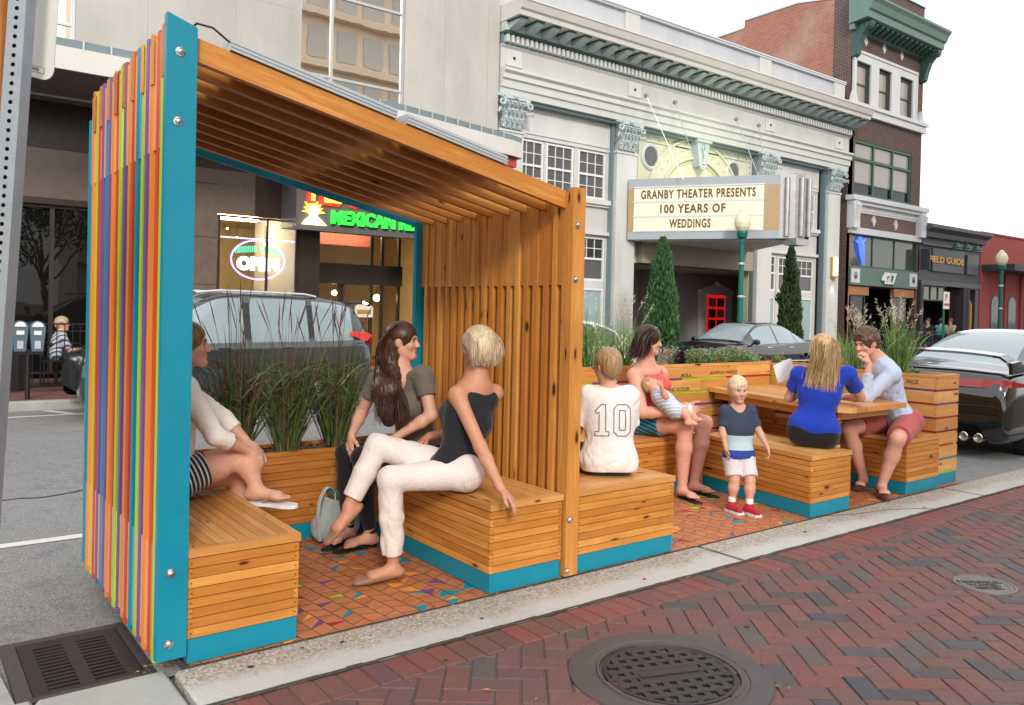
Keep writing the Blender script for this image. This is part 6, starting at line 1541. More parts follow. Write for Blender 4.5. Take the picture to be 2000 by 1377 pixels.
def shrub(name, label, cat, x0, x1, y0, y1, z, h, n, cols, leaf=.02, group=None, lumps=None, aspect=.5):
    t = thing(name, label, cat, ((x0+x1)/2, (y0+y1)/2, z), group); b = MB()
    nl = lumps or max(3, int((x1-x0)/.09)); L = [(random.uniform(x0, x1), random.uniform(y0, y1), random.uniform(.55, 1.0)) for _ in range(nl)]
    for i in range(n):
        lx, ly, lh = random.choice(L); th = random.uniform(0, 2*PI); ph = random.random(); r = .085*(x1-x0 if x1-x0 < .5 else 1)*1.3
        rad = random.uniform(.55, 1.05)
        zz = h*lh*ph*rad; rr = r*math.sqrt(max(0, 1-(ph*.9)**2))*rad
        p = Vector((lx+rr*math.cos(th)*1.2, ly+rr*math.sin(th), z+zz))
        d = Vector((math.cos(th), math.sin(th), random.uniform(-.1, 1.2))).normalized(); a = d.cross(Vector((random.uniform(-1, 1), random.uniform(-1, 1), 1))).normalized()
        s = leaf*random.uniform(.6, 1.4); col = tuple(x*random.uniform(.65, 1.35) for x in random.choice(cols))
        q = [p, p+d*s*.5+a*s*aspect*.5, p+d*s, p+d*s*.5-a*s*aspect*.5]; b.face(q, 0, col=col)
    b.build('leaves', M['leaf'], t)
    b = MB()
    for lx, ly, lh in L:
        for _ in range(3): b.tube([(lx, ly, z-.01), (lx+random.uniform(-.04, .04), ly+random.uniform(-.03, .03), z+h*lh*.5), (lx+random.uniform(-.08, .08), ly+random.uniform(-.06, .06), z+h*lh*.9)], [.004, .003, .0015], 4)
    b.build('stems', M['wooddeep'], t); return t
def sx(u): return at(u, 715, 'y', 5.42).x
shrub('silver_leaf_shrub', 'silvery feathery plant between the dark haired woman and the purple leaves', 'plant', sx(1285), sx(1325), 5.36, 5.48, .97, .24, 1700, [(.35, .42, .38), (.5, .55, .5), (.28, .36, .3)], .022, 'low plants in the tall planter', aspect=.3)
shrub('purple_leaf_plant', 'dark purple leafed plant beside the silvery one', 'plant', sx(1322), sx(1342), 5.36, 5.48, .97, .17, 420, [(.06, .015, .03), (.11, .03, .04), (.03, .012, .02)], .06, 'low plants in the tall planter')
shrub('green_leaf_shrub', 'long mound of small grey green leaves along the planter edge', 'plant', sx(1352), sx(1468), 5.34, 5.48, .97, .22, 9000, [(.13, .25, .11), (.18, .32, .15), (.08, .17, .07), (.24, .38, .2)], .022, 'low plants in the tall planter', lumps=26)
shrub('purple_leaf_plant', 'spiky dark purple plant just right of the green mound', 'plant', sx(1478), sx(1502), 5.36, 5.48, .97, .14, 500, [(.08, .02, .04), (.13, .05, .07), (.3, .25, .25)], .035, 'low plants in the tall planter')
shrub('trailing_plant', 'small light green plant right of the spiky purple one', 'plant', sx(1508), sx(1535), 5.36, 5.48, .97, .12, 600, [(.2, .3, .1), (.14, .24, .08)], .022, 'low plants in the tall planter')
shrub('trailing_plant', 'low feathery green plant at the front of the end planter', 'plant', 7.62, 7.84, 3.66, 4.1, .95, .10, 1400, [(.16, .28, .1), (.22, .34, .14)], .02, 'low plants in the end planter')
def cypress(label, x, y, h, r, n, cols, seed, irregular=0):
    rnd = random.Random(seed); t = thing('cypress_tree', label, 'tree', (x, y, 0), 'slim cypresses before the theatre'); b = MB()
    b.lathe([(.28, 0), (.33, .42), (.36, .44), (.36, .48), (.3, .48)], (x, y, 0), 18); b.build('pot', M['charcoal'], t)
    b = MB(); b.tube([(x, y, .3), (x, y, h*.9)], [.05, .01], 6); b.build('trunk', M['wooddeep'], t)
    b = MB(); bumps = [(rnd.uniform(0, 6.3), rnd.random(), rnd.uniform(-.3, .35)) for _ in range(26)]
    for i in range(n):
        u = rnd.random()**1.25; zz = .5+(h-.5)*u; prof = r*(1-u)**.62*(.62+.38*min(1, u*6+.35)); th = rnd.uniform(0, 2*PI)
        k_ = 1
        for bt, bu, ba in bumps:
            da = abs((th-bt+PI) % (2*PI)-PI); k_ += ba*math.exp(-(da/.45)**2-((u-bu)/.05)**2)*(1+irregular)
        rr = prof*k_*rnd.uniform(.62, 1.03); p = Vector((x+rr*math.cos(th), y+rr*math.sin(th), zz))
        d = Vector((math.cos(th)*.45, math.sin(th)*.45, 1+rnd.uniform(-.3, .3))).normalized(); a = d.cross(Vector((rnd.uniform(-1, 1), rnd.uniform(-1, 1), .2))).normalized()
        L = rnd.uniform(.07, .16); w = L*.35; col = rnd.choice(cols); s = rnd.uniform(.6, 1.35); col = tuple(c*s for c in col)
        b.face([p-a*w*.5, p+d*L*.5-a*w*.6, p+d*L, p+d*L*.5+a*w*.6, p+a*w*.5], 0, col=col)
    b.build('crown', M['leaf'], t)
p = at(1295, 470, 'y', 14.6); cypress('broad green pointed cypress left of the theatre entrance', p.x, 14.6, p.z, .52, 11000, [(.05, .13, .05), (.07, .17, .06), (.035, .095, .04)], 3)
p = at(1550, 487, 'y', 14.6); cypress('thin patchy cypress right of the theatre entrance', p.x-.1, 14.6, p.z, .40, 6500, [(.035, .085, .03), (.06, .12, .035), (.07, .05, .03), (.03, .06, .03)], 5, 1.0)
# ================================================================ PEOPLE
def V3(*a): return np.array(a, float)
def nrm(v): v = np.array(v, float); return v/(np.linalg.norm(v)+1e-12)
def jd(u, v, d): return CAM + ((u-1000)/FPX*_R+(v-CYP)/FPX*_D+_F)*d      # a point at depth d
def jy(u, v, y): return np.array(at(u, v, 'y', y))
class Sdf:
    """a body as one smooth implicit surface of tapered limbs, meshed with surface nets"""
    def __init__(s): s.p = []; s.clips = []; s.wr = None
    def cap(s, a, b, ra, rb, k=.02, n=None, ratio=1.0, flat=False, sub=False):
        s.p.append(('c', np.array(a, float), np.array(b, float), ra, rb, k, None if n is None else nrm(n), ratio, flat, sub)); return s
    def ell(s, c, R, r, k=.02, sub=False):
        s.p.append(('e', np.array(c, float), np.array(R, float), np.array(r, float), k, sub)); return s
    def mesh(s, res):
        lo = np.full(3, 1e9); hi = -lo
        for q in s.p:
            if q[0] == 'c':
                m = max(q[3], q[4])/min(1, q[7])*1.05+.01 if q[7] < 1 else max(q[3], q[4])*max(1, q[7])+.01; 
                m = max(q[3], q[4])*max(1, q[7])+.012; pts = [q[1]-m, q[1]+m, q[2]-m, q[2]+m]
            else: m = max(q[3])+.012; pts = [q[1]-m, q[1]+m]
            if not q[-1] :
                for t in pts: lo = np.minimum(lo, t); hi = np.maximum(hi, t)
        lo -= res*2; hi += res*2; N = np.ceil((hi-lo)/res).astype(int)+1
        Fd = np.full(N, .05, np.float32); X = [lo[i]+np.arange(N[i])*res for i in range(3)]
        for q in s.p:
            if q[0] == 'c': m = max(q[3], q[4])*max(1, q[7])+q[5]+.02; a = np.minimum(q[1], q[2])-m; c = np.maximum(q[1], q[2])+m; k = q[5]
            else: m = max(q[3])+q[4]+.02; a = q[1]-m; c = q[1]+m; k = q[4]
            i0 = np.maximum(0, ((a-lo)/res).astype(int)); i1 = np.minimum(N, ((c-lo)/res).astype(int)+2)
            if np.any(i1 <= i0): continue
            gx = X[0][i0[0]:i1[0], None, None].astype(np.float32); gy = X[1][None, i0[1]:i1[1], None].astype(np.float32); gz = X[2][None, None, i0[2]:i1[2]].astype(np.float32)
            if q[0] == 'c':
                _, A, B, ra, rb, k, n, ratio, flat, sub = q; ab = B-A; L2 = max(ab@ab, 1e-9)
                px, py, pz = gx-A[0], gy-A[1], gz-A[2]
                tt = (px*ab[0]+py*ab[1]+pz*ab[2])/L2; t = np.clip(tt, 0, 1)
                dx, dy, dz = px-t*ab[0], py-t*ab[1], pz-t*ab[2]
                d2 = dx*dx+dy*dy+dz*dz
                if n is not None:
                    dn = dx*n[0]+dy*n[1]+dz*n[2]; d2 = d2+dn*dn*(1/ratio**2-1)
                d = np.sqrt(np.maximum(d2, 0))-(ra+(rb-ra)*t)
                if n is not None and ratio < 1: d = d*min(1, .55+.45*ratio)
                if flat: d = np.maximum(d, (tt-1)*math.sqrt(L2))
            else:
                _, c0, R, r, k, sub = q; px, py, pz = gx-c0[0], gy-c0[1], gz-c0[2]
                l = [(px*R[i][0]+py*R[i][1]+pz*R[i][2]) for i in range(3)]
                k0 = np.sqrt(sum((l[i]/r[i])**2 for i in range(3))); k1 = np.sqrt(sum((l[i]/r[i]**2)**2 for i in range(3)))
                d = k0*(k0-1)/np.maximum(k1, 1e-6)
            sl = Fd[i0[0]:i1[0], i0[1]:i1[1], i0[2]:i1[2]]
            if sub:
                h = np.clip(.5-.5*(sl+d)/k, 0, 1); sl[...] = sl*(1-h)-d*h+k*h*(1-h)
            else:
                h = np.clip(.5+.5*(sl-d)/k, 0, 1); sl[...] = sl*(1-h)+d*h-k*h*(1-h)
        if s.wr:
            amp, wl, seed = s.wr; r = np.random.RandomState(seed); W = 0
            gx = X[0][:, None, None]; gy = X[1][None, :, None]; gz = X[2][None, None, :]
            w1 = [r.randn(3)*9 for _ in range(2)]; U = np.sin(gx*w1[0][0]+gy*w1[0][1]+gz*w1[0][2]); U2 = np.cos(gx*w1[1][0]+gy*w1[1][1]+gz*w1[1][2])
            for i in range(4):
                kk = r.randn(3); kk *= 2*PI/(wl*r.uniform(1.1, 2.4))/np.linalg.norm(kk)
                W = W+np.sin(gx*kk[0]+gy*kk[1]+gz*kk[2]+r.uniform(0, 6)+1.3*U+1.1*U2*(i % 2))
            W = W*(.45+.55*np.sin(gx*w1[1][1]+gy*w1[0][0]*1.3+gz*w1[1][0]+1))
            Fd += (amp*.8*(1-np.abs(W)/1.6)).astype(np.float32)
        for (pt, n) in s.clips:
            n = nrm(n); Fd = np.maximum(Fd, ((X[0][:, None, None]-pt[0])*n[0]+(X[1][None, :, None]-pt[1])*n[1]+(X[2][None, None, :]-pt[2])*n[2]).astype(np.float32))
        Fd[0] = Fd[-1] = .05; Fd[:, 0] = Fd[:, -1] = .05; Fd[:, :, 0] = Fd[:, :, -1] = .05
        ins = Fd < 0
        c = sum(ins[i:N[0]-1+i, j:N[1]-1+j, k:N[2]-1+k].astype(np.int8) for i in (0, 1) for j in (0, 1) for k in (0, 1))
        act = (c > 0) & (c < 8); idx = -np.ones(act.shape, int); n = int(act.sum()); idx[act] = np.arange(n)
        cell = np.argwhere(act); acc = np.zeros((n, 3)); cnt = np.zeros(n)
        cor = {(i, j, k): Fd[cell[:, 0]+i, cell[:, 1]+j, cell[:, 2]+k] for i in (0, 1) for j in (0, 1) for k in (0, 1)}
        for ax in range(3):
            for u in (0, 1):
                for v in (0, 1):
                    a = [u, v]; a.insert(ax, 0); c_ = list(a); c_[ax] = 1
                    f0, f1 = cor[tuple(a)], cor[tuple(c_)]; m = (f0 < 0) != (f1 < 0)
                    t = np.where(m, f0/(f0-f1+1e-12*(f0 == f1)), 0)
                    P = np.tile(np.array(a, float), (n, 1)); P[:, ax] = t
                    acc[m] += P[m]; cnt[m] += 1
        vs = lo+(cell+acc/cnt[:, None])*res
        faces = []
        for ax in range(3):
            o = [i for i in range(3) if i != ax]
            sl0 = [slice(None)]*3; sl1 = [slice(None)]*3; sl0[ax] = slice(0, -1); sl1[ax] = slice(1, None)
            A, B = ins[tuple(sl0)], ins[tuple(sl1)]; E = np.argwhere(A != B)
            E = E[(E[:, o[0]] > 0) & (E[:, o[1]] > 0)]
            flip = A[E[:, 0], E[:, 1], E[:, 2]]
            q = []
            for du, dv in ((-1, -1), (0, -1), (0, 0), (-1, 0)):
                e = E.copy(); e[:, o[0]] += du; e[:, o[1]] += dv; q.append(idx[e[:, 0], e[:, 1], e[:, 2]])
            Q = np.stack(q, 1)
            if ax == 1: flip = ~flip
            Q[~flip] = Q[~flip][:, ::-1]; faces.append(Q)
        return vs, np.concatenate(faces)
    def build(s, name, mat, parent, res):
        v, f = s.mesh(res); f = f[(f >= 0).all(1)]
        me = bpy.data.meshes.new(name); me.vertices.add(len(v)); me.vertices.foreach_set('co', v.ravel())
        me.loops.add(len(f)*4); me.loops.foreach_set('vertex_index', f.ravel()); me.polygons.add(len(f))
        me.polygons.foreach_set('loop_start', np.arange(len(f))*4); me.polygons.foreach_set('use_smooth', np.ones(len(f), bool))
        me.materials.append(mat); me.update(); me.validate()
        o = bpy.data.objects.new(name, me); C.objects.link(o); o.parent = parent; o.matrix_parent_inverse = MW(parent).inverted()
        return o

def skin(name, col):
    k = NT(name); g = k.geo()
    c = k.mix(k.ramp(k.noise(g, 14, 4, .6), [(.35, 0.0), (.7, .5)]), col, (col[0]*.95, col[1]*.66, col[2]*.58)); c = k.mix(k.ramp(k.noise(g, 70, 4, .7), [(.5, 0.0), (.75, .3)]), c, tuple(x*.62 for x in col))
    k.set(c, k.math('MULTIPLY_ADD', k.noise(g, 30, 3), .3, .38), 0, .4); k.b.inputs['Subsurface Weight'].default_value = .12; k.b.inputs['Subsurface Radius'].default_value = (.012, .005, .003); k.b.inputs['Subsurface Scale'].default_value = 1.0
    k.bump(k.math('ADD', k.noise(g, 260, 3), k.math('MULTIPLY', k.noise(g, 60, 3), 1.2)), .22, .002); return k.mat
def cloth(name, col, stripes=None, var=.12, rough=.85):
    k = NT(name); g = k.geo(); c = k.mix(k.noise(g, 9, 4, .6), tuple(x*(1-var) for x in col), tuple(min(1, x*(1+var)) for x in col)); fold = k.math('ABSOLUTE', k.math('SUBTRACT', k.noise(k.mapv(g, (1, 1, .62), rot=(.5, .3, 0)), 11, 2, .45, 1.6), .5)); fold2 = k.math('ABSOLUTE', k.math('SUBTRACT', k.noise(k.mapv(g, (.6, 1, 1), rot=(0, .6, .5)), 23, 2, .5, 1.0), .5))
    if stripes:
        axis, freq, col2, duty = stripes
        dt = k.n('VectorMath', operation='DOT_PRODUCT'); k.l(g, dt.inputs[0]); dt.inputs[1].default_value = axis
        ph = k.math('FRACT', k.math('MULTIPLY', dt.outputs['Value'], freq)); c = k.mix(k.math('LESS_THAN', ph, duty), c, col2)
    k.set(c, rough, 0, .2); k.b.inputs['Sheen Weight'].default_value = .15; k.bump(k.math('ADD', k.math('MULTIPLY', k.noise(g, 420, 2), .05), k.math('ADD', fold, k.math('MULTIPLY', fold2, .35))), .28, .05); return k.mat
def hairm(name, c1, c2, rot=(0, 0, 0)):
    k = NT(name); g = k.mapv(k.geo(), (95, 95, 7), rot=rot)
    c = k.ramp(k.noise(g, 1, 4, .6), [(.3, c1), (.62, c2), (.8, tuple(min(1, x*1.3) for x in c2))]); c = k.mix(1.0, c, k.attr('tint', 'Color'), 'MULTIPLY') if False else c
    k.set(c, .42, 0, .4); k.bump(k.noise(g, 1.4, 3), .6, .003); return k.mat
SKA = skin('fair_skin', (.62, .36, .27)); SKT = skin('tanned_skin', (.52, .27, .175)); SKP = skin('pink_skin', (.66, .36, .28))
EYEW = paint('eye_white', (.42, .38, .35), .25); EYED = paint('eye_iris', (.03, .02, .015), .15); LIP = paint('lips', (.42, .11, .10), .45)

def torso_frame(pel, neck, shL, shR):
    u = nrm(neck-pel); r = shR-shL; r = nrm(r-u*(r@u)); f = np.cross(u, r); return u, r, f
def torso(S, pel, neck, shL, shR, w=1.0, bust=0, g=0.0, hipw=.085, low=True):
    u, r, f = torso_frame(pel, neck, shL, shR); H = np.linalg.norm(neck-pel)
    if low: S.cap(pel-r*hipw*w, pel+r*hipw*w, (.098*w+g), (.098*w+g), .04, f, .92)
    wa = pel+u*H*.34; ch = pel+u*H*.62; up = pel+u*H*.80
    S.cap(pel+u*.03, wa, .132*w+g, .112*w+g, .05, f, .74); S.cap(wa, ch, .112*w+g, .128*w+g, .05, f, .74)
    S.cap(ch-r*.035*w, ch+r*.035*w, .108*w+g, .108*w+g, .05, f, .84); S.cap(ch, up, .125*w+g, .105*w+g, .05, f, .70)
    S.cap(up-r*.06*w, up+r*.06*w, .078*w+g, .078*w+g, .05, f, .8)
    S.cap(up+u*.02-f*.01, shL, .06*w+g, .052*w+g, .04); S.cap(up+u*.02-f*.01, shR, .06*w+g, .052*w+g, .04)
    if bust:
        for s in (-1, 1): S.ell(ch+r*s*.062*w+f*(.085*w+bust*.3)+u*.005, [r, f, u], (.062+g, .045+bust+g, .062+g), .035)
def neckp(S, neck, head, s=1.0, f=None):
    d = nrm(head-neck); S.cap(neck-d*.04, neck+(head-neck)*.6, .068*s, .057*s, .035); S.cap(neck-d*.05, neck-d*.01, .085*s, .066*s, .05)
def arm(S, sh, el, wr, s=1.0, g=0.0):
    m = el+(wr-el)*.3
    S.cap(sh, el, .047*s+g, .036*s+g, .03); S.cap(el, m, .037*s+g, .037*s+g, .02); S.cap(m, wr, .037*s+g, .024*s+g, .02)
def leg(S, hip, kn, an, s=1.0, back=None):
    S.cap(hip, hip+(kn-hip)*.5, .088*s, .076*s, .03); S.cap(hip+(kn-hip)*.5, kn, .076*s, .056*s, .03)
    d = nrm(an-kn); b = np.zeros(3) if back is None else nrm(back)*.016*s; m = kn+(an-kn)*.36+b
    S.cap(kn, m, .053*s, .056*s, .03); S.cap(m, an, .055*s, .033*s, .03)
def foot(S, an, toe, up=(0, 0, 1), s=1.0, toes=True):
    d = nrm(toe-an); L = np.linalg.norm(toe-an)
    if tuple(up) == (0, 0, 1): d = nrm(V3(d[0], d[1], -.07*np.hypot(d[0], d[1])))
    u = nrm(np.array(up)-d*(np.array(up)@d)); r = np.cross(d, u)
    heel = an-u*.045*s-d*.025*s; ball = an+d*L*.70-u*.035*s*(1); 
    S.cap(heel, heel+d*.02, .033*s, .034*s, .03, u, .9); S.cap(an-u*.02*s, ball, .034*s, .030*s, .03, u, .8); S.cap(heel, ball, .030*s, .032*s, .02, u, .7)
    S.cap(ball-r*.018*s, ball+r*.018*s, .026*s, .024*s, .02, u, .7)
    if toes:
        for i, (o, l, rr) in enumerate(((-.030, .055, .012), (-.012, .05, .009), (.003, .044, .0085), (.017, .036, .008), (.029, .028, .0075))):
            b = ball+r*o*s-u*.006*s; S.cap(b, b+d*l*s, rr*s, rr*s*.9, .006)
def hand(S, wr, d, n, t, curl=.4, s=1.0, spread=.05, thumb=.5):
    """d finger direction, n palm-facing direction, t thumb side"""
    d = nrm(d); n = nrm(np.array(n)-d*(np.array(n)@d)); t0 = np.cross(d, n); t = t0*(1 if np.dot(t0, t) > 0 else -1)
    S.cap(wr, wr+d*.03*s, .024*s, .027*s, .015, n, .7)
    S.cap(wr+d*.03*s-t*.012*s, wr+d*.078*s-t*.014*s, .021*s, .018*s, .012, n, .68); S.cap(wr+d*.03*s+t*.012*s, wr+d*.078*s+t*.014*s, .022*s, .018*s, .012, n, .68)
    for i, (o, L) in enumerate(((.029, .070), (.010, .079), (-.009, .073), (-.028, .057))):
        p = wr+d*(.083-abs(i-1)*.003)*s+t*o*s; a = .12+curl*.55+i*.04; dd = d+t*(1.5-i)*spread; rr = [.0092, .0086, .0078, .0066]
        for j, fr in enumerate((.45, .30, .25)):
            v = nrm(dd*math.cos(a)+n*math.sin(a)); q = p+v*L*fr*s; S.cap(p, q, rr[j]*s, rr[j+1]*s, .005); p = q; a += curl*.75
    p = wr+d*.028*s+t*.024*s; v = nrm(d*.62+t*.75+n*.3*thumb)
    for L, ra, rb in ((.036, .014, .0115), (.030, .0110, .0095), (.022, .0095, .0075)):
        q = p+v*L*s; S.cap(p, q, ra*s, rb*s, .008); p = q; v = nrm(v+d*.35+n*.25*thumb-t*.1)
def head_frame(hf, hu=(0, 0, 1)):
    f = nrm(hf); u = np.array(hu, float); u = nrm(u-f*(u@f)); r = np.cross(f, u); return r, f, u
def head(S, c, fr, s=1.0, smile=0, child=False):
    r, f, u = fr; P = lambda x, y, z: c+(r*x+f*y+u*z)*s
    R = [r, f, u]
    S.ell(P(0, -.010, .030), R, np.array((.074, .094, .085))*s, .02)
    S.ell(P(0, .022, -.030), R, np.array((.058, .066, .072))*s, .03)
    if child: S.ell(P(0, .02, -.03), R, np.array((.062, .064, .06))*s, .03)
    else:
        for q in (-1, 1): S.cap(P(q*.048, .0, -.045), P(q*.018, .070, -.092), .018*s, .015*s, .03)
    S.cap(P(-.010, .078, -.090), P(.010, .078, -.090), .017*s, .017*s, .02)
    S.cap(P(0, .086, .016), P(0, .107, -.020), .009*s, .0115*s, .012); 
    for q in (-1, 1):
        S.ell(P(q*.011, .098, -.026), R, np.array((.008, .009, .007))*s, .006); S.ell(P(q*.032, .062, -.022), R, np.array((.026, .022, .022))*s, .025)
        S.cap(P(q*.014, .086, .031), P(q*.045, .072, .030), .009*s, .007*s, .014)
        S.ell(P(q*.031, .092, .010), R, np.array((.017, .014, .011))*s, .010, sub=True)
        S.ell(P(q*.076, -.006, -.002), [r*.96+f*.28*q, f, u], np.array((.010, .018, .031))*s, .008)
    S.cap(P(-.018, .085, -.050-.0), P(.018, .085, -.050), .0085*s, .0085*s, .008); S.cap(P(-.015, .084, -.062), P(.015, .084, -.062), .0085*s, .0085*s, .008)
def face_bits(par, c, fr, s=1.0, brow=(.12, .07, .04)):
    r, f, u = fr; P = lambda x, y, z: Vector(c+(r*x+f*y+u*z)*s)
    for q in (-1, 1):
        b = MB(); b.sphere(P(q*.031, .0725, .009), .0122*s, 0, 12, 8); b.sphere(P(q*.031, .0785, .009), .0080*s, 1, 10, 6); b.build('eye', [EYEW, EYED], par)
        b = MB(); b.tube([P(q*.016, .094, .026), P(q*.030, .091, .032), P(q*.045, .080, .028)], [.0022*s, .0032*s, .0015*s], 5); b.tube([P(q*.019, .089, .0145), P(q*.031, .0895, .0195), P(q*.043, .081, .0145)], .0014*s, 4); b.build('eyebrow', paint('brow', brow, .8), par)
    b = MB(); b.tube([P(-.025, .080, -.053), P(-.012, .0925, -.0505), P(0, .0945, -.0525), P(.012, .0925, -.0505), P(.025, .080, -.053)], [.001, .004*s, .0045*s, .004*s, .001], 6, flat=.6)
    b.tube([P(-.024, .080, -.055), P(-.01, .0915, -.0615), P(.01, .0915, -.0615), P(.024, .080, -.055)], [.001, .0052*s, .0052*s, .001], 6, flat=.7); b.build('lips', LIP, par)
def short_hair(c, fr, s, par, mat, res, thick=.012, front=.055, back=-.07, curly=0, seed=1, name='hair'):
    r, f, u = fr; P = lambda x, y, z: c+(r*x+f*y+u*z)*s; S = Sdf(); R = [r, f, u]
    S.ell(P(0, -.014, .036), R, (np.array((.076, .095, .086))+thick)*s, .01)
    S.ell(P(0, -.055, -.02), R, (np.array((.060, .045, .055))+thick*.8)*s, .03)
    for q in (-1, 1): S.cap(P(q*.07, .035, .04), P(q*.074, .02, .01), .012*s, .008*s, .01)
    if curly:
        rn = random.Random(seed)
        for i in range(150):
            a = rn.uniform(0, 6.3); e = rn.uniform(-.25, 1.5); x = math.cos(a)*math.cos(e); y = math.sin(a)*math.cos(e); z = math.sin(e)
            p = P(x*.086, y*.106-.014, z*.098+.036); 
            if (p-c)@f > .075*s and (p-c)@u < .06*s: continue
            S.ell(p, R, np.array((1, 1, 1))*rn.uniform(.010, .019)*s*curly, .004)
    S.clips = []
    S.ell(P(0, .112, -.028), R, np.array((.085, .060, .088))*s, .008, sub=True)          # the face stays clear
    for q in (-1, 1): S.ell(P(q*.088, .0, -.012), R, np.array((.028, .030, .036))*s, .006, sub=True)
    S.wr = (.0016*s, .022, seed); S.clips = [(P(0, 0, -.082), -u)]
    return S.build(name, mat, par, res)
def strands(par, mat, paths, n, w, jit, seed, name='hair_strands'):
    """paths: list of guide polylines (same length); strands blend between neighbouring guides"""
    rn = random.Random(seed); b = MB()
    for i in range(n):
        t = rn.random()*(len(paths)-1); k_ = int(t); t -= k_; A, B = paths[k_], paths[k_+1]; off = np.array([rn.gauss(0, 1) for _ in range(3)])
        cut = rn.uniform(.75, 1.0); P = [np.array(a)*(1-t)+np.array(c)*t for a, c in zip(A, B)]
        P = catmull(P, 4); m = max(4, int(len(P)*cut)); P = P[:m]
        prev = None; side = nrm([rn.gauss(0, 1), rn.gauss(0, 1), .2]); ph = rn.uniform(0, 6)
        for j in range(len(P)):
            q = P[j]+off*jit*(.25+.75*j/len(P))+side*math.sin(j*.5+ph)*jit*.35
            ww = w*(1-.7*j/len(P)); cur = (q-side*ww/2, q+side*ww/2)
            if prev is not None: b.face([prev[0], prev[1], cur[1], cur[0]], smooth=True)
            prev = cur
    return b.build(name, mat, par)
def person(label, base): return thing('person', label, 'person', tuple(base))

# ---- A: woman in the white cardigan, profile to the right
t = person('smiling woman in white cardigan and striped shorts sitting beside the turquoise post', (1.2, 4.4, .48))
hd = jy(366, 676, 4.36); nk = jy(344, 732, 4.40); pel = jy(338, 918, 4.42); pel[2] = .60
shL = nk+V3(.03, .17, -.055); shR = nk+V3(.0, -.165, -.055); elR = jy(421, 852, 4.17); wrR = jy(484, 880, 4.24); elL = jy(438, 818, 4.50); wrL = jy(486, 868, 4.40)
kR = jy(484, 884, 4.30); anR = jy(500, 950, 4.22); toR = jy(548, 962, 4.12); kL = V3(1.545, 4.47, .56); anL = V3(1.60, 4.50, .14); toL = V3(1.78, 4.44, .06)
toR = anR+nrm(toR-anR)*.17; S = Sdf(); torso(S, pel, nk, shL, shR, .98); neckp(S, nk, hd); fr = head_frame((.86, -.30, .03)); head(S, hd, fr, 1.0)
arm(S, shL, elL, wrL); arm(S, shR, elR, wrR); hand(S, wrR, (.9, .15, -.45), (-.3, .5, -.8), (.3, .9, .3), .55); hand(S, wrL, (.55, -.65, -.4), (-.5, -.2, -.8), (.6, .3, .6), .5)
hp = lambda s: pel+torso_frame(pel, nk, shL, shR)[1]*.085*s
leg(S, hp(1)+V3(.02, 0, 0), kR, anR, 1.06, (-1, 0, 0)); leg(S, hp(-1), kL, anL, 1.06, (-1, 0, 0)); foot(S, anR, toR); foot(S, anL, toL)
S.build('body', SKA, t, .0052); face_bits(t, hd, fr)
G_ = Sdf(); torso(G_, pel+V3(0, 0, .05), nk-V3(0, 0, .015), shL, shR, .98, bust=.02, g=.014, low=False)
for s_, e_, w_ in ((shR, elR, wrR), (shL, elL, wrL)): G_.cap(s_, e_, .060, .050, .03); G_.cap(e_, e_+(w_-e_)*.42, .050, .047, .015, flat=True)
G_.wr = (.0035, .06, 3); G_.build('cardigan', cloth('white_knit', (.82, .79, .77)), t, .006)
G_ = Sdf(); u_, r_, f_ = torso_frame(pel, nk, shL, shR); G_.cap(pel+u_*.12, pel+u_*.36, .112, .118, .03, f_, .72); G_.cap(pel+u_*.12+f_*.03, pel+u_*.34+f_*.035, .098, .10, .03, f_, .72); G_.build('top', cloth('red_top', (.40, .02, .03)), t, .007)
G_ = Sdf(); G_.cap(pel-r_*.085, pel+r_*.085, .112, .112, .04, f_, .92); G_.cap(hp(1), hp(1)+(kR-hp(1))*.42, .105, .092, .03, flat=True); G_.cap(hp(-1), hp(-1)+(kL-hp(-1))*.42, .105, .092, .03, flat=True); G_.wr = (.002, .05, 2)
G_.build('shorts', cloth('navy_striped', (.02, .03, .07), ((.94, .1, .33), 45, (.7, .7, .7), .35)), t, .006)
G_ = MB()
def flipflop(an, toe, up, mat_s, mat_b, par, s=1.0):
    d = nrm(toe-an); L = np.linalg.norm(toe-an)*1.28+.02
    if tuple(up) == (0, 0, 1): d = nrm(V3(d[0], d[1], -.02))
    u = nrm(np.array(up)-d*(np.array(up)@d)); r = np.cross(d, u); o = an-d*.05*s-u*.078*s
    b = MB(); prof = [(0, 0), (.02, .028), (.08, .034), (.14, .032), (.20, .044), (.24, .040), (.262, .02), (.268, 0)]; k_ = (L+.05)/.27
    O = [(x*k_, y*s) for x, y in prof]+[(x*k_, -y*s) for x, y in prof[-2:0:-1]]
    T = [Vector(o+d*x+r*y) for x, y in O]; B = [Vector(o+d*x+r*y-u*.018*s) for x, y in O]; b.face(T); b.face(B[::-1])
    for i in range(len(T)): j = (i+1) % len(T); b.face([T[i], B[i], B[j], T[j]])
    b.build('sandal_sole', mat_s, par); b = MB(); tp = o+d*.19*k_*1.0+u*.012
    for q in (-1, 1): b.tube([Vector(tp), Vector(o+d*.16*k_+r*q*.022*s+u*.045*s), Vector(o+d*.10*k_+r*q*.036*s+u*.01)], .0055*s, 6)
    b.build('sandal_strap', mat_b, par)
flipflop(anR, toR, (0, 0, 1), M['white'], paint('tan_strap', (.35, .2, .1)), t); flipflop(anL, toL, (0, 0, 1), M['white'], paint('tan_strap', (.35, .2, .1)), t)
hb = hairm('light_brown_hair', (.09, .045, .02), (.28, .15, .07)); short_hair(hd, fr, 1.02, t, hb, .006, .012, seed=4)
r, f, u = fr; g1 = []
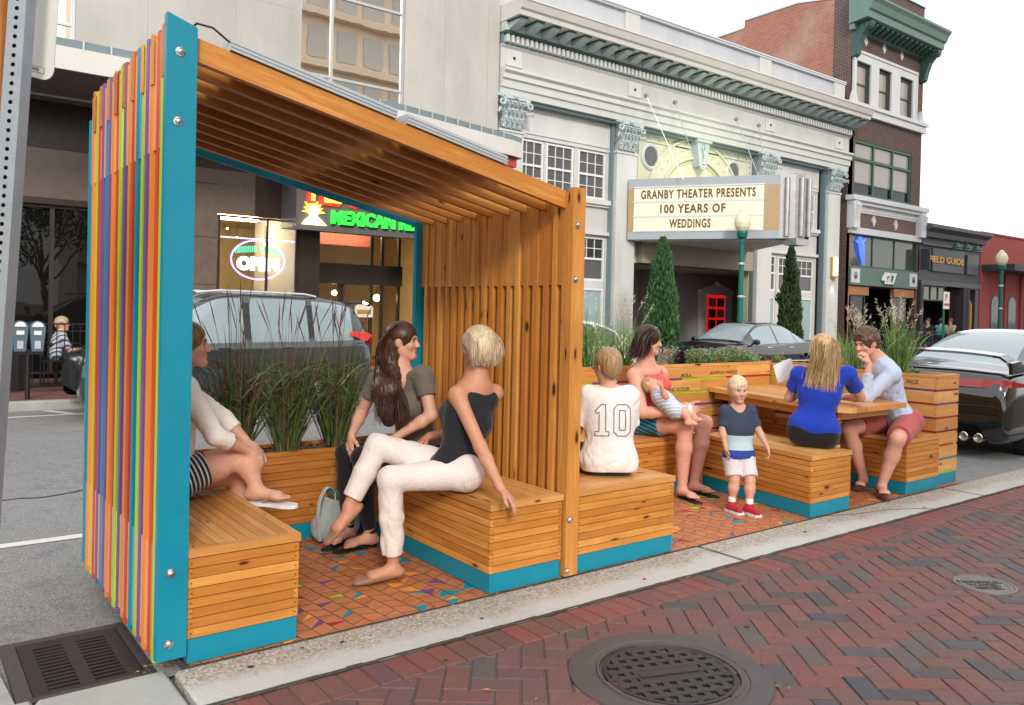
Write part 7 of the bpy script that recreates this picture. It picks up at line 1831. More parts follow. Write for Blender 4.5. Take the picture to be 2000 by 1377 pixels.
for q in (-.06, -.02, .03, .06): g1.append([hd-f*.08+r*q+u*.05, hd-f*.11+r*q-u*.06, nk-f*.09+r*q*1.2-u*.06, nk-f*.07+r*(q*1.3)-u*.25])
strands(t, hb, g1, 260, .006, .012, 5); g1 = [[hd+f*.01+r*.078+u*.03, hd+r*.085-f*.01-u*.06, nk+f*.06+r*.10-u*.05, nk+f*.13+r*.12-u*.19], [hd-f*.02+r*.075+u*.03, hd+r*.09-f*.03-u*.07, nk+f*.03+r*.10-u*.05, nk+f*.10+r*.13-u*.20]]
strands(t, hb, g1, 90, .005, .008, 6)

# ---- B: long haired woman in the grey shirt
t = person('woman with very long dark hair, grey shirt and black leggings inside the shelter', (2.7, 4.5, .48))
hd = jy(786, 668, 4.50); nk = jy(782, 726, 4.50); pel = V3(2.72, 4.50, .585); shR = jy(737, 742, 4.68); shL = jy(826, 733, 4.33)
elL = jy(842, 812, 4.24); wrL = jy(776, 852, 4.34); elR = jy(706, 806, 4.78); wrR = jy(687, 850, 4.68); kR = V3(2.30, 4.72, .575); anR = V3(2.345, 4.75, .088); toR = V3(2.18, 4.66, .05); kL = V3(2.31, 4.52, .58); anL = V3(2.40, 4.56, .088); toL = V3(2.22, 4.56, .05)
S = Sdf(); torso(S, pel, nk, shL, shR, .95); neckp(S, nk, hd, .95); fr = head_frame((.70, -.72, -.02)); head(S, hd, fr, .98)
arm(S, shL, elL, wrL); arm(S, shR, elR, wrR); hand(S, wrR, (-.25, -.25, -.95), (.95, .1, -.2), (.1, -.9, -.1), .25, 1.05, .09); hand(S, wrL, (-.85, .15, -.45), (-.3, .2, -.9), (.0, 1, 0), .35)
u_, r_, f_ = torso_frame(pel, nk, shL, shR); hR, hL = pel+r_*.085, pel-r_*.085
leg(S, hR, kR, anR, .95); leg(S, hL, kL, anL, .95); foot(S, anR, toR); foot(S, anL, toL); S.build('body', SKA, t, .0052); face_bits(t, hd, fr, .98)
G_ = Sdf(); torso(G_, pel+u_*.02, nk-u_*.02, shL, shR, .95, bust=.02, g=.013); 
for s_, e_ in ((shR, elR), (shL, elL)): G_.cap(s_, s_+(e_-s_)*.52, .062, .060, .03, flat=True)
G_.wr = (.004, .07, 8); G_.build('shirt', cloth('taupe_shirt', (.15, .125, .11)), t, .006)
G_ = Sdf(); G_.cap(hL, hR, .108, .108, .04, f_, .92)
for h_, k_, a_ in ((hR, kR, anR), (hL, kL, anL)): G_.cap(h_, k_, .092, .064, .03); G_.cap(k_, k_+(a_-k_)*.4, .062, .060, .02); G_.cap(k_+(a_-k_)*.4, k_+(a_-k_)*.93, .060, .042, .02, flat=True)
G_.wr = (.002, .06, 3); G_.build('leggings', cloth('black_leggings', (.014, .012, .015)), t, .006)
for a_, t_ in ((anR, toR), (anL, toL)):
    flipflop(a_, t_, (0, 0, 1), M['black'], M['black'], t); G_ = Sdf(); d = nrm(t_-a_); G_.cap(a_+d*.07-V3(0, 0, .03), a_+d*.10-V3(0, 0, .035), .036, .036, .01, (0, 0, 1), .8); G_.cap(a_-V3(0, 0, .01), a_+V3(0, 0, .012), .039, .039, .01); G_.wr = (.003, .014, 2); G_.build('sandal_straps', M['black'], t, .005)
hb = hairm('dark_brown_hair', (.022, .010, .007), (.075, .032, .018)); short_hair(hd, fr, 1.0, t, hb, .006, .014, seed=9)
r, f, u = fr; g1 = []; c_ = pel*.45+nk*.55
cx_ = jy(757, 800, 4.42)
for q, w_ in ((-.075, -.10), (-.04, -.06), (.0, -.01), (.05, .05), (.075, .09)):
    g1.append([hd-f*.02+r*q*.9+u*.10, hd-f*.10+r*q*1.1+u*.0, hd-f*.10+r*(q*1.2+.01)-u*.12, cx_+np.array(_R)*w_*.8+V3(0, -.05, .06), cx_+np.array(_R)*w_*.9+V3(0, -.08, -.09)])
strands(t, hb, g1, 1500, .005, .018, 12)
G_ = Sdf(); G_.cap(hd-f*.05+u*.0, hd-f*.075-u*.12, .088, .088, .03, r, 1.0); G_.cap(hd-f*.075-u*.10, cx_+V3(0, .02, .10), .092, .092, .03, np.array(_F), .6); G_.cap(cx_+V3(0, .0, .10), cx_+V3(0, -.02, -.06), .095, .05, .03, np.array(_F), .5); G_.wr = (.005, .03, 4); G_.build('hair_length', hb, t, .006)

# ---- C: blond woman in the black top leaning on her hand
t = person('blond woman in black top and white trousers leaning on one hand', (2.6, 3.8, .48))
hd = jd(934, 684, 4.66); nk = jd(931, 736, 4.66); pel = jd(893, 912, 4.60); pel[2] = .592; shL = jd(893, 772, 4.52); shR = jd(966, 768, 4.72)
elL = jd(938, 872, 4.40); wrL = jd(978, 955, 4.28); elR = jd(905, 838, 4.92); wrR = jd(838, 852, 4.95)
kL = jd(762, 935, 4.42); anL = jd(768, 1072, 4.46); anL[2] = .095; toL = anL+nrm(V3(-.93, .12, -.1))*.165; kR = jd(738, 872, 4.52); anR = jd(680, 988, 4.44); toR = anR+nrm(V3(-.72, -.1, -.62))*.17
S = Sdf(); torso(S, pel, nk, shL, shR, .92); neckp(S, nk, hd, .92); fr = head_frame((.12, .95, -.08)); head(S, hd, fr, .98)
arm(S, shL, elL, wrL, .95); arm(S, shR, elR, wrR, .95); hand(S, wrL, (.42, -.62, -.62), (-.3, .3, -.9), (-.75, -.6, 0), .35, 1.0, .07); hand(S, wrR, (-.8, .1, -.5), (-.3, .0, -.9), (0, -1, .2), .3)
u_, r_, f_ = torso_frame(pel, nk, shL, shR); hR, hL = pel+V3(.0, .085, 0), pel+V3(0, -.085, 0)
leg(S, hR, kR, anR, .92, (1, 0, -.3)); leg(S, hL, kL, anL, .92, (1, 0, 0)); foot(S, anR, toR, (-.5, 0, .8), 1.0, False); foot(S, anL, toL, (0, 0, 1), 1.0, False); S.build('body', SKT, t, .0052); face_bits(t, hd, fr, .98)
G_ = Sdf(); H_ = np.linalg.norm(nk-pel); torso(G_, pel-u_*.0, nk-u_*.05, shL+(shR-shL)*.17-u_*.03, shR-(shR-shL)*.17-u_*.03, .94, bust=.015, g=.018)
G_.clips = [(nk-u_*.058, u_)]; G_.wr = (.006, .075, 21); 
G_.build('top', cloth('black_top', (.016, .017, .022)), t, .006)
G_ = Sdf(); G_.cap(hL, hR, .108, .108, .04)
for h_, k_, a_ in ((hR, kR, anR), (hL, kL, anL)): G_.cap(h_, k_, .100, .074, .03); G_.cap(k_, k_+(a_-k_)*.45, .072, .068, .02); G_.cap(k_+(a_-k_)*.45, k_+(a_-k_)*.88, .067, .060, .02, flat=True)
G_.wr = (.007, .07, 31); G_.build('trousers', cloth('white_linen', (.70, .64, .62)), t, .006)
for a_, t_, up in ((anL, toL, V3(0, 0, 1)), (anR, toR, V3(-.5, 0, .8))):
    d = nrm(t_-a_); u2 = nrm(up-d*(up@d)); G_ = Sdf(); G_.cap(a_-d*.03-u2*.052, a_+d*.15-u2*.045, .037, .040, .01, u2, .62); G_.cap(a_+d*.12-u2*.045, a_+d*.205-u2*.048, .039, .028, .01, u2, .6); G_.clips = [(a_-u2*.032, u2)]; G_.build('shoe', cloth('tan_flat_shoe', (.26, .15, .10), rough=.45), t, .005)
hb = hairm('ash_blond_hair', (.30, .22, .14), (.66, .54, .38)); short_hair(hd, fr, 1.04, t, hb, .006, .02, seed=14)
r, f, u = fr; g1 = [[hd-f*.02+r*q*.9+u*.115, hd-f*.095+r*q*1.1+u*.05, hd-f*.108+r*q*1.15-u*.03, hd-f*.075+r*q*1.0-u*.10] for q in (-.085, -.05, 0, .05, .085)]
strands(t, hb, g1, 1000, .0045, .007, 15)

# ---- D: boy with number 10
t = person('boy in a white number 10 shirt seen from behind', (3.6, 3.72, .48))
hd = jy(1186, 716, 3.74); nk = jy(1190, 760, 3.74); pel = V3(3.62, 3.70, .575); rr = nrm(V3(.80, -.58, 0)); shL = nk-rr*.125-V3(0, 0, .045); shR = nk+rr*.125-V3(0, 0, .045)
fd = nrm(V3(.45, .88, 0)); elL = shL+V3(-.04, .06, -.22); wrL = elL+V3(.10, .18, -.06); elR = shR+V3(.05, .03, -.22); wrR = elR+V3(.02, .2, -.05)
S = Sdf(); torso(S, pel, nk, shL, shR, .82); neckp(S, nk, hd, .78); fr = head_frame((.1, .97, -.1)); head(S, hd, fr, .90, child=True); arm(S, shL, elL, wrL, .78); arm(S, shR, elR, wrR, .78)
hand(S, wrL, (.5, .6, -.5), (0, 0, -1), (1, 0, 0), .4, .8); hand(S, wrR, (-.2, .8, -.5), (0, 0, -1), (-1, 0, 0), .4, .8)
hL, hR = pel-rr*.07, pel+rr*.07; kL = hL+V3(.05, .36, -.02); kR = hR+V3(.12, .34, -.02); anL = kL+V3(0, .03, -.36); anR = kR+V3(0, .03, -.36)
leg(S, hL, kL, anL, .78); leg(S, hR, kR, anR, .78); foot(S, anL, anL+V3(0, .13, -.04), s=.85); foot(S, anR, anR+V3(.03, .13, -.04), s=.85); S.build('body', SKA, t, .0055); face_bits(t, hd, fr, .9)
u_, r_, f_ = torso_frame(pel, nk, shL, shR); G_ = Sdf(); torso(G_, pel-u_*.01, nk-u_*.02, shL, shR, .86, g=.026); G_.cap(pel-r_*.05, pel+r_*.05, .118, .118, .05, f_, .95); G_.cap(pel+u_*.02, nk-u_*.14, .142, .150, .05, f_, .74)
for s_, e_ in ((shL, elL), (shR, elR)): G_.cap(s_, s_+(e_-s_)*.85, .060, .068, .03, flat=True)
G_.clips = [(pel-u_*.075, -u_)]; G_.wr = (.006, .08, 17); G_.build('shirt', cloth('white_sport_shirt', (.74, .72, .73)), t, .006)
G_ = Sdf(); G_.cap(nk-u_*.01, nk+u_*.015, .064, .060, .01); G_.build('collar', cloth('navy_collar', (.02, .03, .06)), t, .006)
G_ = Sdf(); G_.cap(hL, hR, .105, .105, .04); G_.cap(hL, kL, .098, .085, .03, flat=True); G_.cap(hR, kR, .098, .085, .03, flat=True); G_.build('shorts', cloth('dark_shorts', (.015, .02, .035)), t, .007)
# the number: outlined digits draped over the back of the shirt
deps = bpy.context.evaluated_depsgraph_get()
shirt = [c for c in t.children if c.name.startswith('shirt')][0]
from mathutils.bvhtree import BVHTree
bv = BVHTree.FromPolygons([v.co.copy() for v in shirt.data.vertices], [tuple(p.vertices) for p in shirt.data.polygons])
mid = pel*.42+nk*.58
def dig_pts(poly, w):     # outline as a strip, projected onto the cloth
    out = []
    for i in range(len(poly)):
        a, c = np.array(poly[i]), np.array(poly[(i+1) % len(poly)]); n_ = max(2, int(np.linalg.norm(c-a)/.012))
        for k_ in range(n_): out.append(a+(c-a)*k_/n_)
    return out
one = [(-.115, .045), (-.075, .085), (-.05, .085), (-.05, -.075), (-.03, -.075), (-.03, -.10), (-.115, -.10), (-.115, -.075), (-.09, -.075), (-.09, .04), (-.105, .03)]
zo = [(.0, .06), (.025, .085), (.085, .085), (.11, .06), (.11, -.075), (.085, -.10), (.025, -.10), (.0, -.075)]; zi = [(.035, .05), (.075, .05), (.075, -.065), (.035, -.065)]
b = MB(); bF = Vector(-f_)
for poly in (one, zo, zi):
    P = dig_pts(poly, 0); Q = []
    for a in P:
        o = Vector(mid+r_*(a[0]+.012)+u_*(a[1]*1.05)-f_*.5); h = bv.ray_cast(o, Vector(f_))
        if h[0] is not None: Q.append(h[0]-Vector(f_)*.0025)
    if len(Q) > 3: b.tube(Q+[Q[0]], .0032, 5)
b.build('shirt_number', cloth('grey_number_outline', (.16, .16, .18)), t)
hb = hairm('sandy_hair', (.16, .095, .045), (.40, .27, .15)); short_hair(hd, fr, .93, t, hb, .0055, .014, seed=22)

# ---- E: woman in the red tank top holding a baby
t = person('dark haired woman in red tank top and blue skirt holding a baby', (5.1, 4.9, .47))
hd = jd(1267, 666, 6.95); nk = jd(1261, 708, 7.0); pel = jd(1262, 822, 7.05); pel[2] = .585
shR = jd(1240, 733, 6.86); shL = jd(1290, 730, 7.16); elR = jd(1255, 806, 6.72); wrR = jd(1312, 806, 6.66); elL = jd(1302, 800, 7.15); wrL = jd(1340, 793, 6.92)
kR = jd(1338, 832, 6.66); kL = jd(1376, 826, 6.90); anR = jd(1332, 955, 6.66); anL = jd(1356, 944, 6.86); anR[2] = anL[2] = .09
S = Sdf(); torso(S, pel, nk, shL, shR, 1.16); neckp(S, nk, hd, 1.05); fr = head_frame((.80, -.55, -.12)); head(S, hd, fr, 1.0); arm(S, shR, elR, wrR, 1.3); arm(S, shL, elL, wrL, 1.25)
hand(S, wrR, (.8, -.3, .1), (-.4, .6, .5), (0, 0, 1), .5); hand(S, wrL, (.5, -.7, -.3), (-.5, -.5, .2), (0, 0, 1), .4)
u_, r_, f_ = torso_frame(pel, nk, shL, shR); hR, hL = pel+r_*.09, pel-r_*.09; leg(S, hR, kR, anR, 1.15); leg(S, hL, kL, anL, 1.15)
tR = anR+V3(-.03, -.16, -.07); tL = anL+V3(.02, -.16, -.07); foot(S, anR, tR); foot(S, anL, tL); S.build('body', SKP, t, .006); face_bits(t, hd, fr)
flipflop(anR, tR, (0, 0, 1), M['black'], M['black'], t); flipflop(anL, tL, (0, 0, 1), M['black'], M['black'], t)
G_ = Sdf(); torso(G_, pel+u_*.04, nk-u_*.04, shL+(shR-shL)*.24-u_*.0, shR-(shR-shL)*.24-u_*.0, 1.16, bust=.035, g=.014); G_.clips = [(nk-u_*.03, u_*.85+f_*.5)]; G_.wr = (.003, .06, 5)
for s_ in (1, -1): G_.cap(nk+r_*.075*s_-u_*.12+f_*.06, nk+r_*.085*s_-u_*.015, .018, .016, .01); G_.cap(nk+r_*.085*s_-u_*.015, nk+r_*.07*s_-u_*.13-f_*.06, .016, .018, .01)
G_.build('tank_top', cloth('coral_red_top', (.62, .10, .10)), t, .007)
G_ = Sdf(); G_.cap(hL, hR, .125, .125, .04, f_, .95); G_.cap(hR, hR+(kR-hR)*.52, .118, .112, .05, flat=True); G_.cap(hL, hL+(kL-hL)*.52, .118, .112, .05, flat=True); G_.cap(pel, pel+((kR+kL)/2-pel)*.5, .11, .11, .05, flat=True); G_.wr = (.003, .06, 6)
G_.build('skirt', cloth('blue_striped_skirt', (.02, .045, .14), ((.3, -.2, .93), 32, (.02, .30, .38), .42)), t, .007)
hb = hairm('near_black_hair', (.018, .009, .008), (.06, .028, .02)); short_hair(hd, fr, 1.02, t, hb, .007, .018, seed=31)
r, f, u = fr; g1 = [[hd-f*.01+r*q*.9+u*.11, hd-f*.09+r*q*1.2+u*.02, hd-f*.10+r*q*1.3-u*.09, hd-f*.13+r*q*1.2-u*.17] for q in (-.085, -.04, 0, .05, .09)]+[[hd+f*.02+r*.07+u*.09, hd-f*.0+r*.10+u*.0, hd-f*.0+r*.10-u*.09, hd-f*.03+r*.10-u*.15]]
strands(t, hb, g1, 900, .006, .013, 33)
b = MB(); 
for q in (-1, 1): b.sphere(Vector(hd+f*.035+r*.032*q+u*.112), .026, 0, 10, 6, sc=(1, 1, .6)); b.tube([Vector(hd+f*.03+r*.06*q+u*.11), Vector(hd-f*.04+r*.088*q+u*.05)], .003, 4)
tag(b.build('sunglasses', glass_dark('sunglass', (.05, .12, .12), .05)), 'sunglasses pushed up on the dark haired woman\'s head', 'sunglasses')
# the baby
t2 = person('baby in pale blue clothes lying in the arms of the woman in red', jd(1285, 780, 6.75)); t = t2
hd = jd(1270, 752, 6.74); nk = jd(1284, 768, 6.68); pel = jd(1318, 803, 6.62); side = nrm(np.array(_F)); shL = nk+side*.06+V3(0, 0, -.01); shR = nk-side*.06+V3(0, 0, -.01)
fr = head_frame(nrm(V3(.35, -.55, .6)), nrm(hd-nk)); S = Sdf(); torso(S, pel, nk, shL, shR, .52); neckp(S, nk, hd, .6); head(S, hd, fr, .62, child=True)
e1 = jd(1300, 775, 6.55); w1 = jd(1292, 757, 6.52); arm(S, shR, e1, w1, .6); hand(S, w1, (-.5, -.2, .6), (0, 1, 0), (0, 0, 1), .7, .5); e2 = jd(1305, 790, 6.8); arm(S, shL, e2, jd(1312, 785, 6.72), .6)
k1 = jd(1338, 805, 6.55); a1 = jd(1346, 822, 6.5); leg(S, pel, k1, a1, .55); k2 = jd(1345, 800, 6.68); a2 = jd(1357, 815, 6.62); leg(S, pel, k2, a2, .55); foot(S, a1, a1+V3(.05, -.03, -.03), s=.5); foot(S, a2, a2+V3(.05, -.03, -.03), s=.5); S.build('body', SKP, t, .0055); face_bits(t, hd, fr, .62)
G_ = Sdf(); torso(G_, pel, nk-nrm(nk-pel)*.01, shL, shR, .55, g=.014); G_.cap(shR, e1, .038, .034, .02, flat=True); G_.cap(shL, e2, .038, .034, .02, flat=True); G_.cap(pel, pel+(k1-pel)*.7, .058, .05, .02, flat=True); G_.cap(pel, pel+(k2-pel)*.7, .058, .05, .02, flat=True); G_.wr = (.003, .04, 6)
G_.build('romper', cloth('pale_blue_romper', (.40, .50, .62), ((.2, .3, .9), 40, (.7, .74, .78), .3)), t, .006); short_hair(hd, fr, .63, t, hairm('baby_hair', (.3, .18, .1), (.45, .3, .18)), .006, .003, seed=3)

# ---- F: toddler
t = person('small blond boy standing in striped shirt, pale shorts and red shoes', (5.2, 3.9, 0))
hd = jd(1441, 762, 6.25); nk = jd(1441, 795, 6.27); pel = jd(1443, 893, 6.28); rr = np.array(_R)*-1; shL = nk-rr*.095-V3(0, 0, .03); shR = nk+rr*.095-V3(0, 0, .03)
S = Sdf(); torso(S, pel, nk, shL, shR, .66, hipw=.075); neckp(S, nk, hd, .62); fr = head_frame((-.45, -.78, -.12)); head(S, hd, fr, .84, child=True)
elL = shL+np.array(_R)*.03+V3(.02, -.03, -.145); wrL = elL+np.array(_R)*.03+V3(0, -.05, -.125); elR = shR-np.array(_R)*.035+V3(0, -.02, -.145); wrR = elR-np.array(_R)*.02+V3(0, -.06, -.125)
arm(S, shL, elL, wrL, .66); arm(S, shR, elR, wrR, .66); hand(S, wrL, (.05, -.2, -1), np.array(_R)*-1, (-.3, -1, 0), .4, .62); hand(S, wrR, (-.05, -.2, -1), np.array(_R), (-.3, -1, 0), .4, .62)
hR, hL = pel+rr*.052, pel-rr*.052; anR = jd(1430, 972, 6.22); anL = jd(1464, 978, 6.16); anR[2] = anL[2] = .075; kR = (hR+anR)/2+V3(-.01, -.03, .01); kL = (hL+anL)/2+V3(-.01, -.03, .01)
leg(S, hR, kR, anR, .66); leg(S, hL, kL, anL, .66); S.build('body', SKA, t, .0055); face_bits(t, hd, fr, .84, (.4, .28, .16))
for a_ in (anR, anL):
    d = nrm(V3(-.25, -.95, 0)); G_ = Sdf(); G_.cap(a_-d*.02-V3(0, 0, .035), a_+d*.085-V3(0, 0, .042), .034, .030, .02, (0, 0, 1), .95); G_.cap(a_-V3(0, 0, .03), a_-V3(0, 0, .005), .035, .032, .02); G_.build('shoe', cloth('red_trainer', (.42, .015, .03), rough=.5), t, .005)
    b = MB(); b.prism([(-.033, -.05), (.033, -.05), (.036, .05), (.03, .11), (-.03, .11), (-.036, .05)], 'z', 0, .018, M=Matrix.Translation((a_[0], a_[1], .002)) @ Matrix.Rotation(math.atan2(d[1], d[0])-PI/2, 4, 'Z')); b.build('shoe_sole', M['white'], t)
    G_ = Sdf(); G_.cap(a_, a_+V3(0, 0, .045), .029, .028, .01, flat=True); G_.build('sock', M['white'], t, .005)
u_, r_, f_ = torso_frame(pel, nk, shL, shR)
k = NT('toddler_shirt'); g = k.geo(); sp = k.n('SeparateXYZ'); k.l(g, sp.inputs[0]); zf = k.math('SUBTRACT', sp.outputs[2], float(pel[2])); c = k.ramp(k.math('MULTIPLY', zf, 2.5), [(.0, (.015, .05, .28)), (.16, (.45, .62, .72)), (.44, (.03, .045, .09))], 'CONSTANT'); k.set(c, .85)
G_ = Sdf(); torso(G_, pel+u_*.0, nk-u_*.015, shL, shR, .68, g=.016, hipw=.06); G_.cap(shL, shL+(elL-shL)*.8, .040, .044, .02, flat=True); G_.cap(shR, shR+(elR-shR)*.8, .040, .044, .02, flat=True); G_.clips = [(pel-u_*.0, -u_)]; G_.wr = (.003, .05, 6); G_.build('shirt', k.mat, t, .006)
G_ = Sdf(); G_.cap(hL, hR, .072, .072, .03); G_.cap(hR, kR+(hR-kR)*.12, .070, .066, .02, flat=True); G_.cap(hL, kL+(hL-kL)*.12, .070, .066, .02, flat=True); G_.wr = (.003, .05, 9); G_.build('shorts', cloth('pale_grey_shorts', (.60, .58, .62)), t, .006)
short_hair(hd, fr, .87, t, hairm('pale_blond_hair', (.42, .30, .18), (.72, .60, .42)), .0055, .010, seed=41)

# ---- G: woman in the blue shirt from behind
t = person('woman with long blond hair in a bright blue shirt at the table', (5.9, 3.8, .47))
hd = jd(1607, 685, 6.56); nk = jd(1607, 722, 6.54); pel = jd(1588, 838, 6.52); pel[2] = .575; shL = jd(1561, 731, 6.62); shR = jd(1656, 731, 6.50); elL = jd(1542, 776, 6.72); wrL = jd(1560, 768, 6.95); elR = jd(1680, 775, 6.66); wrR = jd(1648, 776, 6.86)
S = Sdf(); torso(S, pel, nk, shL, shR, .98); neckp(S, nk, hd); fr = head_frame((.72, .62, -.22)); head(S, hd, fr, 1.0); arm(S, shL, elL, wrL, 1.05); arm(S, shR, elR, wrR, 1.05); hand(S, wrL, (.3, .6, .7), (.6, -.4, .2), (-.4, .3, .7), .6); hand(S, wrR, (-.5, .8, 0), (0, 0, -1), (-.6, -.6, 0), .5)
u_, r_, f_ = torso_frame(pel, nk, shL, shR); hL, hR = pel-r_*.085, pel+r_*.085; kL = hL+V3(.34, .24, -.0); kR = hR+V3(.38, .16, -.0); anL = kL+V3(.02, 0, -.42); anR = kR+V3(.02, .0, -.42); leg(S, hL, kL, anL); leg(S, hR, kR, anR); foot(S, anL, anL+V3(.14, .08, -.05)); foot(S, anR, anR+V3(.14, .08, -.05)); S.build('body', SKA, t, .006); face_bits(t, hd, fr)
G_ = Sdf(); torso(G_, pel+u_*.05, nk-u_*.02, shL, shR, 1.0, bust=.02, g=.016); G_.cap(pel-r_*.06+u_*.05, pel+r_*.06+u_*.05, .122, .122, .05, f_, .9)
for s_, e_ in ((shL, elL), (shR, elR)): G_.cap(s_, s_+(e_-s_)*.62, .066, .064, .03, flat=True)
G_.clips = [(pel-u_*.03, -u_)]; G_.wr = (.005, .09, 51); G_.build('shirt', cloth('royal_blue_shirt', (.012, .045, .42)), t, .0065)
G_ = Sdf(); G_.cap(hL, hR, .118, .118, .04, f_, .96)
for h_, k_, a_ in ((hR, kR, anR), (hL, kL, anL)): G_.cap(h_, k_, .10, .07, .03); G_.cap(k_, k_+(a_-k_)*.92, .066, .046, .02, flat=True)
G_.build('trousers', cloth('black_trousers', (.012, .012, .014)), t, .0065)
for a_ in (anL, anR): G_ = Sdf(); d = nrm(V3(.87, .5, -.25)); G_.cap(a_-d*.03-V3(0, 0, .05), a_+d*.14-V3(0, 0, .02), .036, .032, .02, (0, 0, 1), .8); G_.build('shoe', M['black'], t, .006)
hb = hairm('golden_blond_hair', (.24, .13, .06), (.62, .43, .22)); short_hair(hd, fr, 1.03, t, hb, .0065, .016, seed=61); r, f, u = fr
g1 = [[hd+f*.0+r*q*.6+u*.118, hd-f*.10+r*q*1.1+u*.05, hd-f*.115+r*q*1.25-u*.06, nk-f_*.10+r_*(q*1.35+.0)-u_*.04, nk-f_*.125+r_*(q*1.5)-u_*.175] for q in (-.075, -.04, 0, .04, .075)]
strands(t, hb, g1, 1300, .0055, .015, 62)
pg = MB(); o = jd(1537, 742, 6.9); a_, c_ = np.array(_R)*.075+V3(0, 0, .03), V3(-.03, .03, .15); pg.face([Vector(o-a_), Vector(o+a_), Vector(o+a_+c_), Vector(o-a_+c_)]); pg.face([Vector(o-a_+V3(.004, .004, 0)), Vector(o+a_+V3(.02, .03, 0)), Vector(o+a_+c_+V3(.02, .03, 0)), Vector(o-a_+c_+V3(.004, .004, 0))])
tag(pg.build('menu', M['white']), 'white folded paper held by the woman in blue', 'paper')

# ---- H: man resting his cheek on his fist
t = person('curly haired man in pale blue shirt and salmon shorts resting his cheek on his fist', (7.3, 3.8, .47))
hd = jd(1692, 671, 7.32); nk = jd(1716, 705, 7.36); pel = jd(1752, 826, 7.36); pel[2] = .59; shL = jd(1742, 730, 7.16); shR = jd(1712, 733, 7.54); elL = jd(1690, 779, 7.04); wrL = jd(1697, 711, 7.06); elR = jd(1676, 778, 7.5); wrR = jd(1640, 778, 7.3)
elL[2] = max(elL[2], .82)
kL = jd(1752, 858, 6.84); anL = jd(1722, 945, 6.92); anL[2] = .095; toL = anL+nrm(V3(-.75, -.6, -.35))*.17; kR = jd(1656, 836, 7.2); anR = jd(1686, 936, 7.22); anR[2] = .095; toR = anR+nrm(V3(-.9, -.3, -.35))*.17
S = Sdf(); torso(S, pel, nk, shL, shR, 1.05); neckp(S, nk, hd, 1.1); fr = head_frame((-.93, .22, -.28)); head(S, hd, fr, 1.05); arm(S, shL, elL, wrL, 1.1); arm(S, shR, elR, wrR, 1.1)
hand(S, wrL, (-.28, .25, .9), (-.1, 1, -.1), (-1, 0, .2), 1.15, 1.05, .02); hand(S, wrR, (-.8, .4, .1), (0, 0, -1), (.3, -.9, 0), .5)
u_, r_, f_ = torso_frame(pel, nk, shL, shR); hL, hR = pel+V3(.0, -.10, 0), pel+V3(-.02, .09, 0); leg(S, hL, kL, anL, 1.12, (1, .3, 0)); leg(S, hR, kR, anR, 1.12, (1, .3, 0)); foot(S, anL, toL, toes=False); foot(S, anR, toR, toes=False); S.build('body', SKP, t, .006); face_bits(t, hd, fr, 1.05, (.05, .03, .02))
G_ = Sdf(); torso(G_, pel+u_*.03, nk+u_*.012, shL, shR, 1.10, g=.026); G_.cap(nk-u_*.03, nk+u_*.01, .098, .078, .03); G_.cap(pel, pel+u_*.06, .150, .145, .03, f_, .8)
G_.cap(shL, elL, .070, .062, .03); G_.cap(elL, elL+(wrL-elL)*.72, .060, .050, .02, flat=True); G_.cap(shR, elR, .070, .062, .03); G_.cap(elR, elR+(wrR-elR)*.7, .060, .05, .02, flat=True)
G_.clips = [(pel-u_*.02, -u_)]; G_.wr = (.006, .07, 71); G_.build('shirt', cloth('pale_blue_shirt', (.47, .54, .70), ((.7, .2, .1), 90, (.38, .45, .62), .3)), t, .0065)
G_ = Sdf(); cl = nrm(hd-nk); G_.cap(nk-u_*.01+r_*.0, nk+cl*.035, .073, .070, .01, flat=True); G_.build('collar', cloth('pale_blue_collar', (.50, .57, .72)), t, .006)
G_ = Sdf(); G_.cap(hL, hR, .125, .125, .04); G_.cap(hL, hL+(kL-hL)*.86, .115, .098, .04, flat=True); G_.cap(hR, hR+(kR-hR)*.72, .115, .098, .04, flat=True); G_.wr = (.004, .07, 72); G_.build('shorts', cloth('salmon_shorts', (.42, .09, .085)), t, .0065)
for a_, t_ in ((anL, toL), (anR, toR)):
    d = nrm(V3(t_[0]-a_[0], t_[1]-a_[1], -.02)); G_ = Sdf(); G_.cap(a_-d*.045-V3(0, 0, .052), a_+d*.13-V3(0, 0, .058), .042, .044, .02, (0, 0, 1), .85); G_.cap(a_+d*.13-V3(0, 0, .060), a_+d*.20-V3(0, 0, .066), .042, .034, .02, (0, 0, 1), .8); G_.cap(a_-d*.03-V3(0, 0, .05), a_-d*.03-V3(0, 0, .03), .04, .038, .02); G_.clips = [((0, 0, .003), (0, 0, -1))]; G_.build('shoe', cloth('brown_loafer', (.07, .025, .015), rough=.35), t, .005)
hb = hairm('curly_brown_hair', (.03, .016, .010), (.12, .065, .035)); short_hair(hd, fr, 1.06, t, hb, .0055, .018, seed=77, curly=1.15)

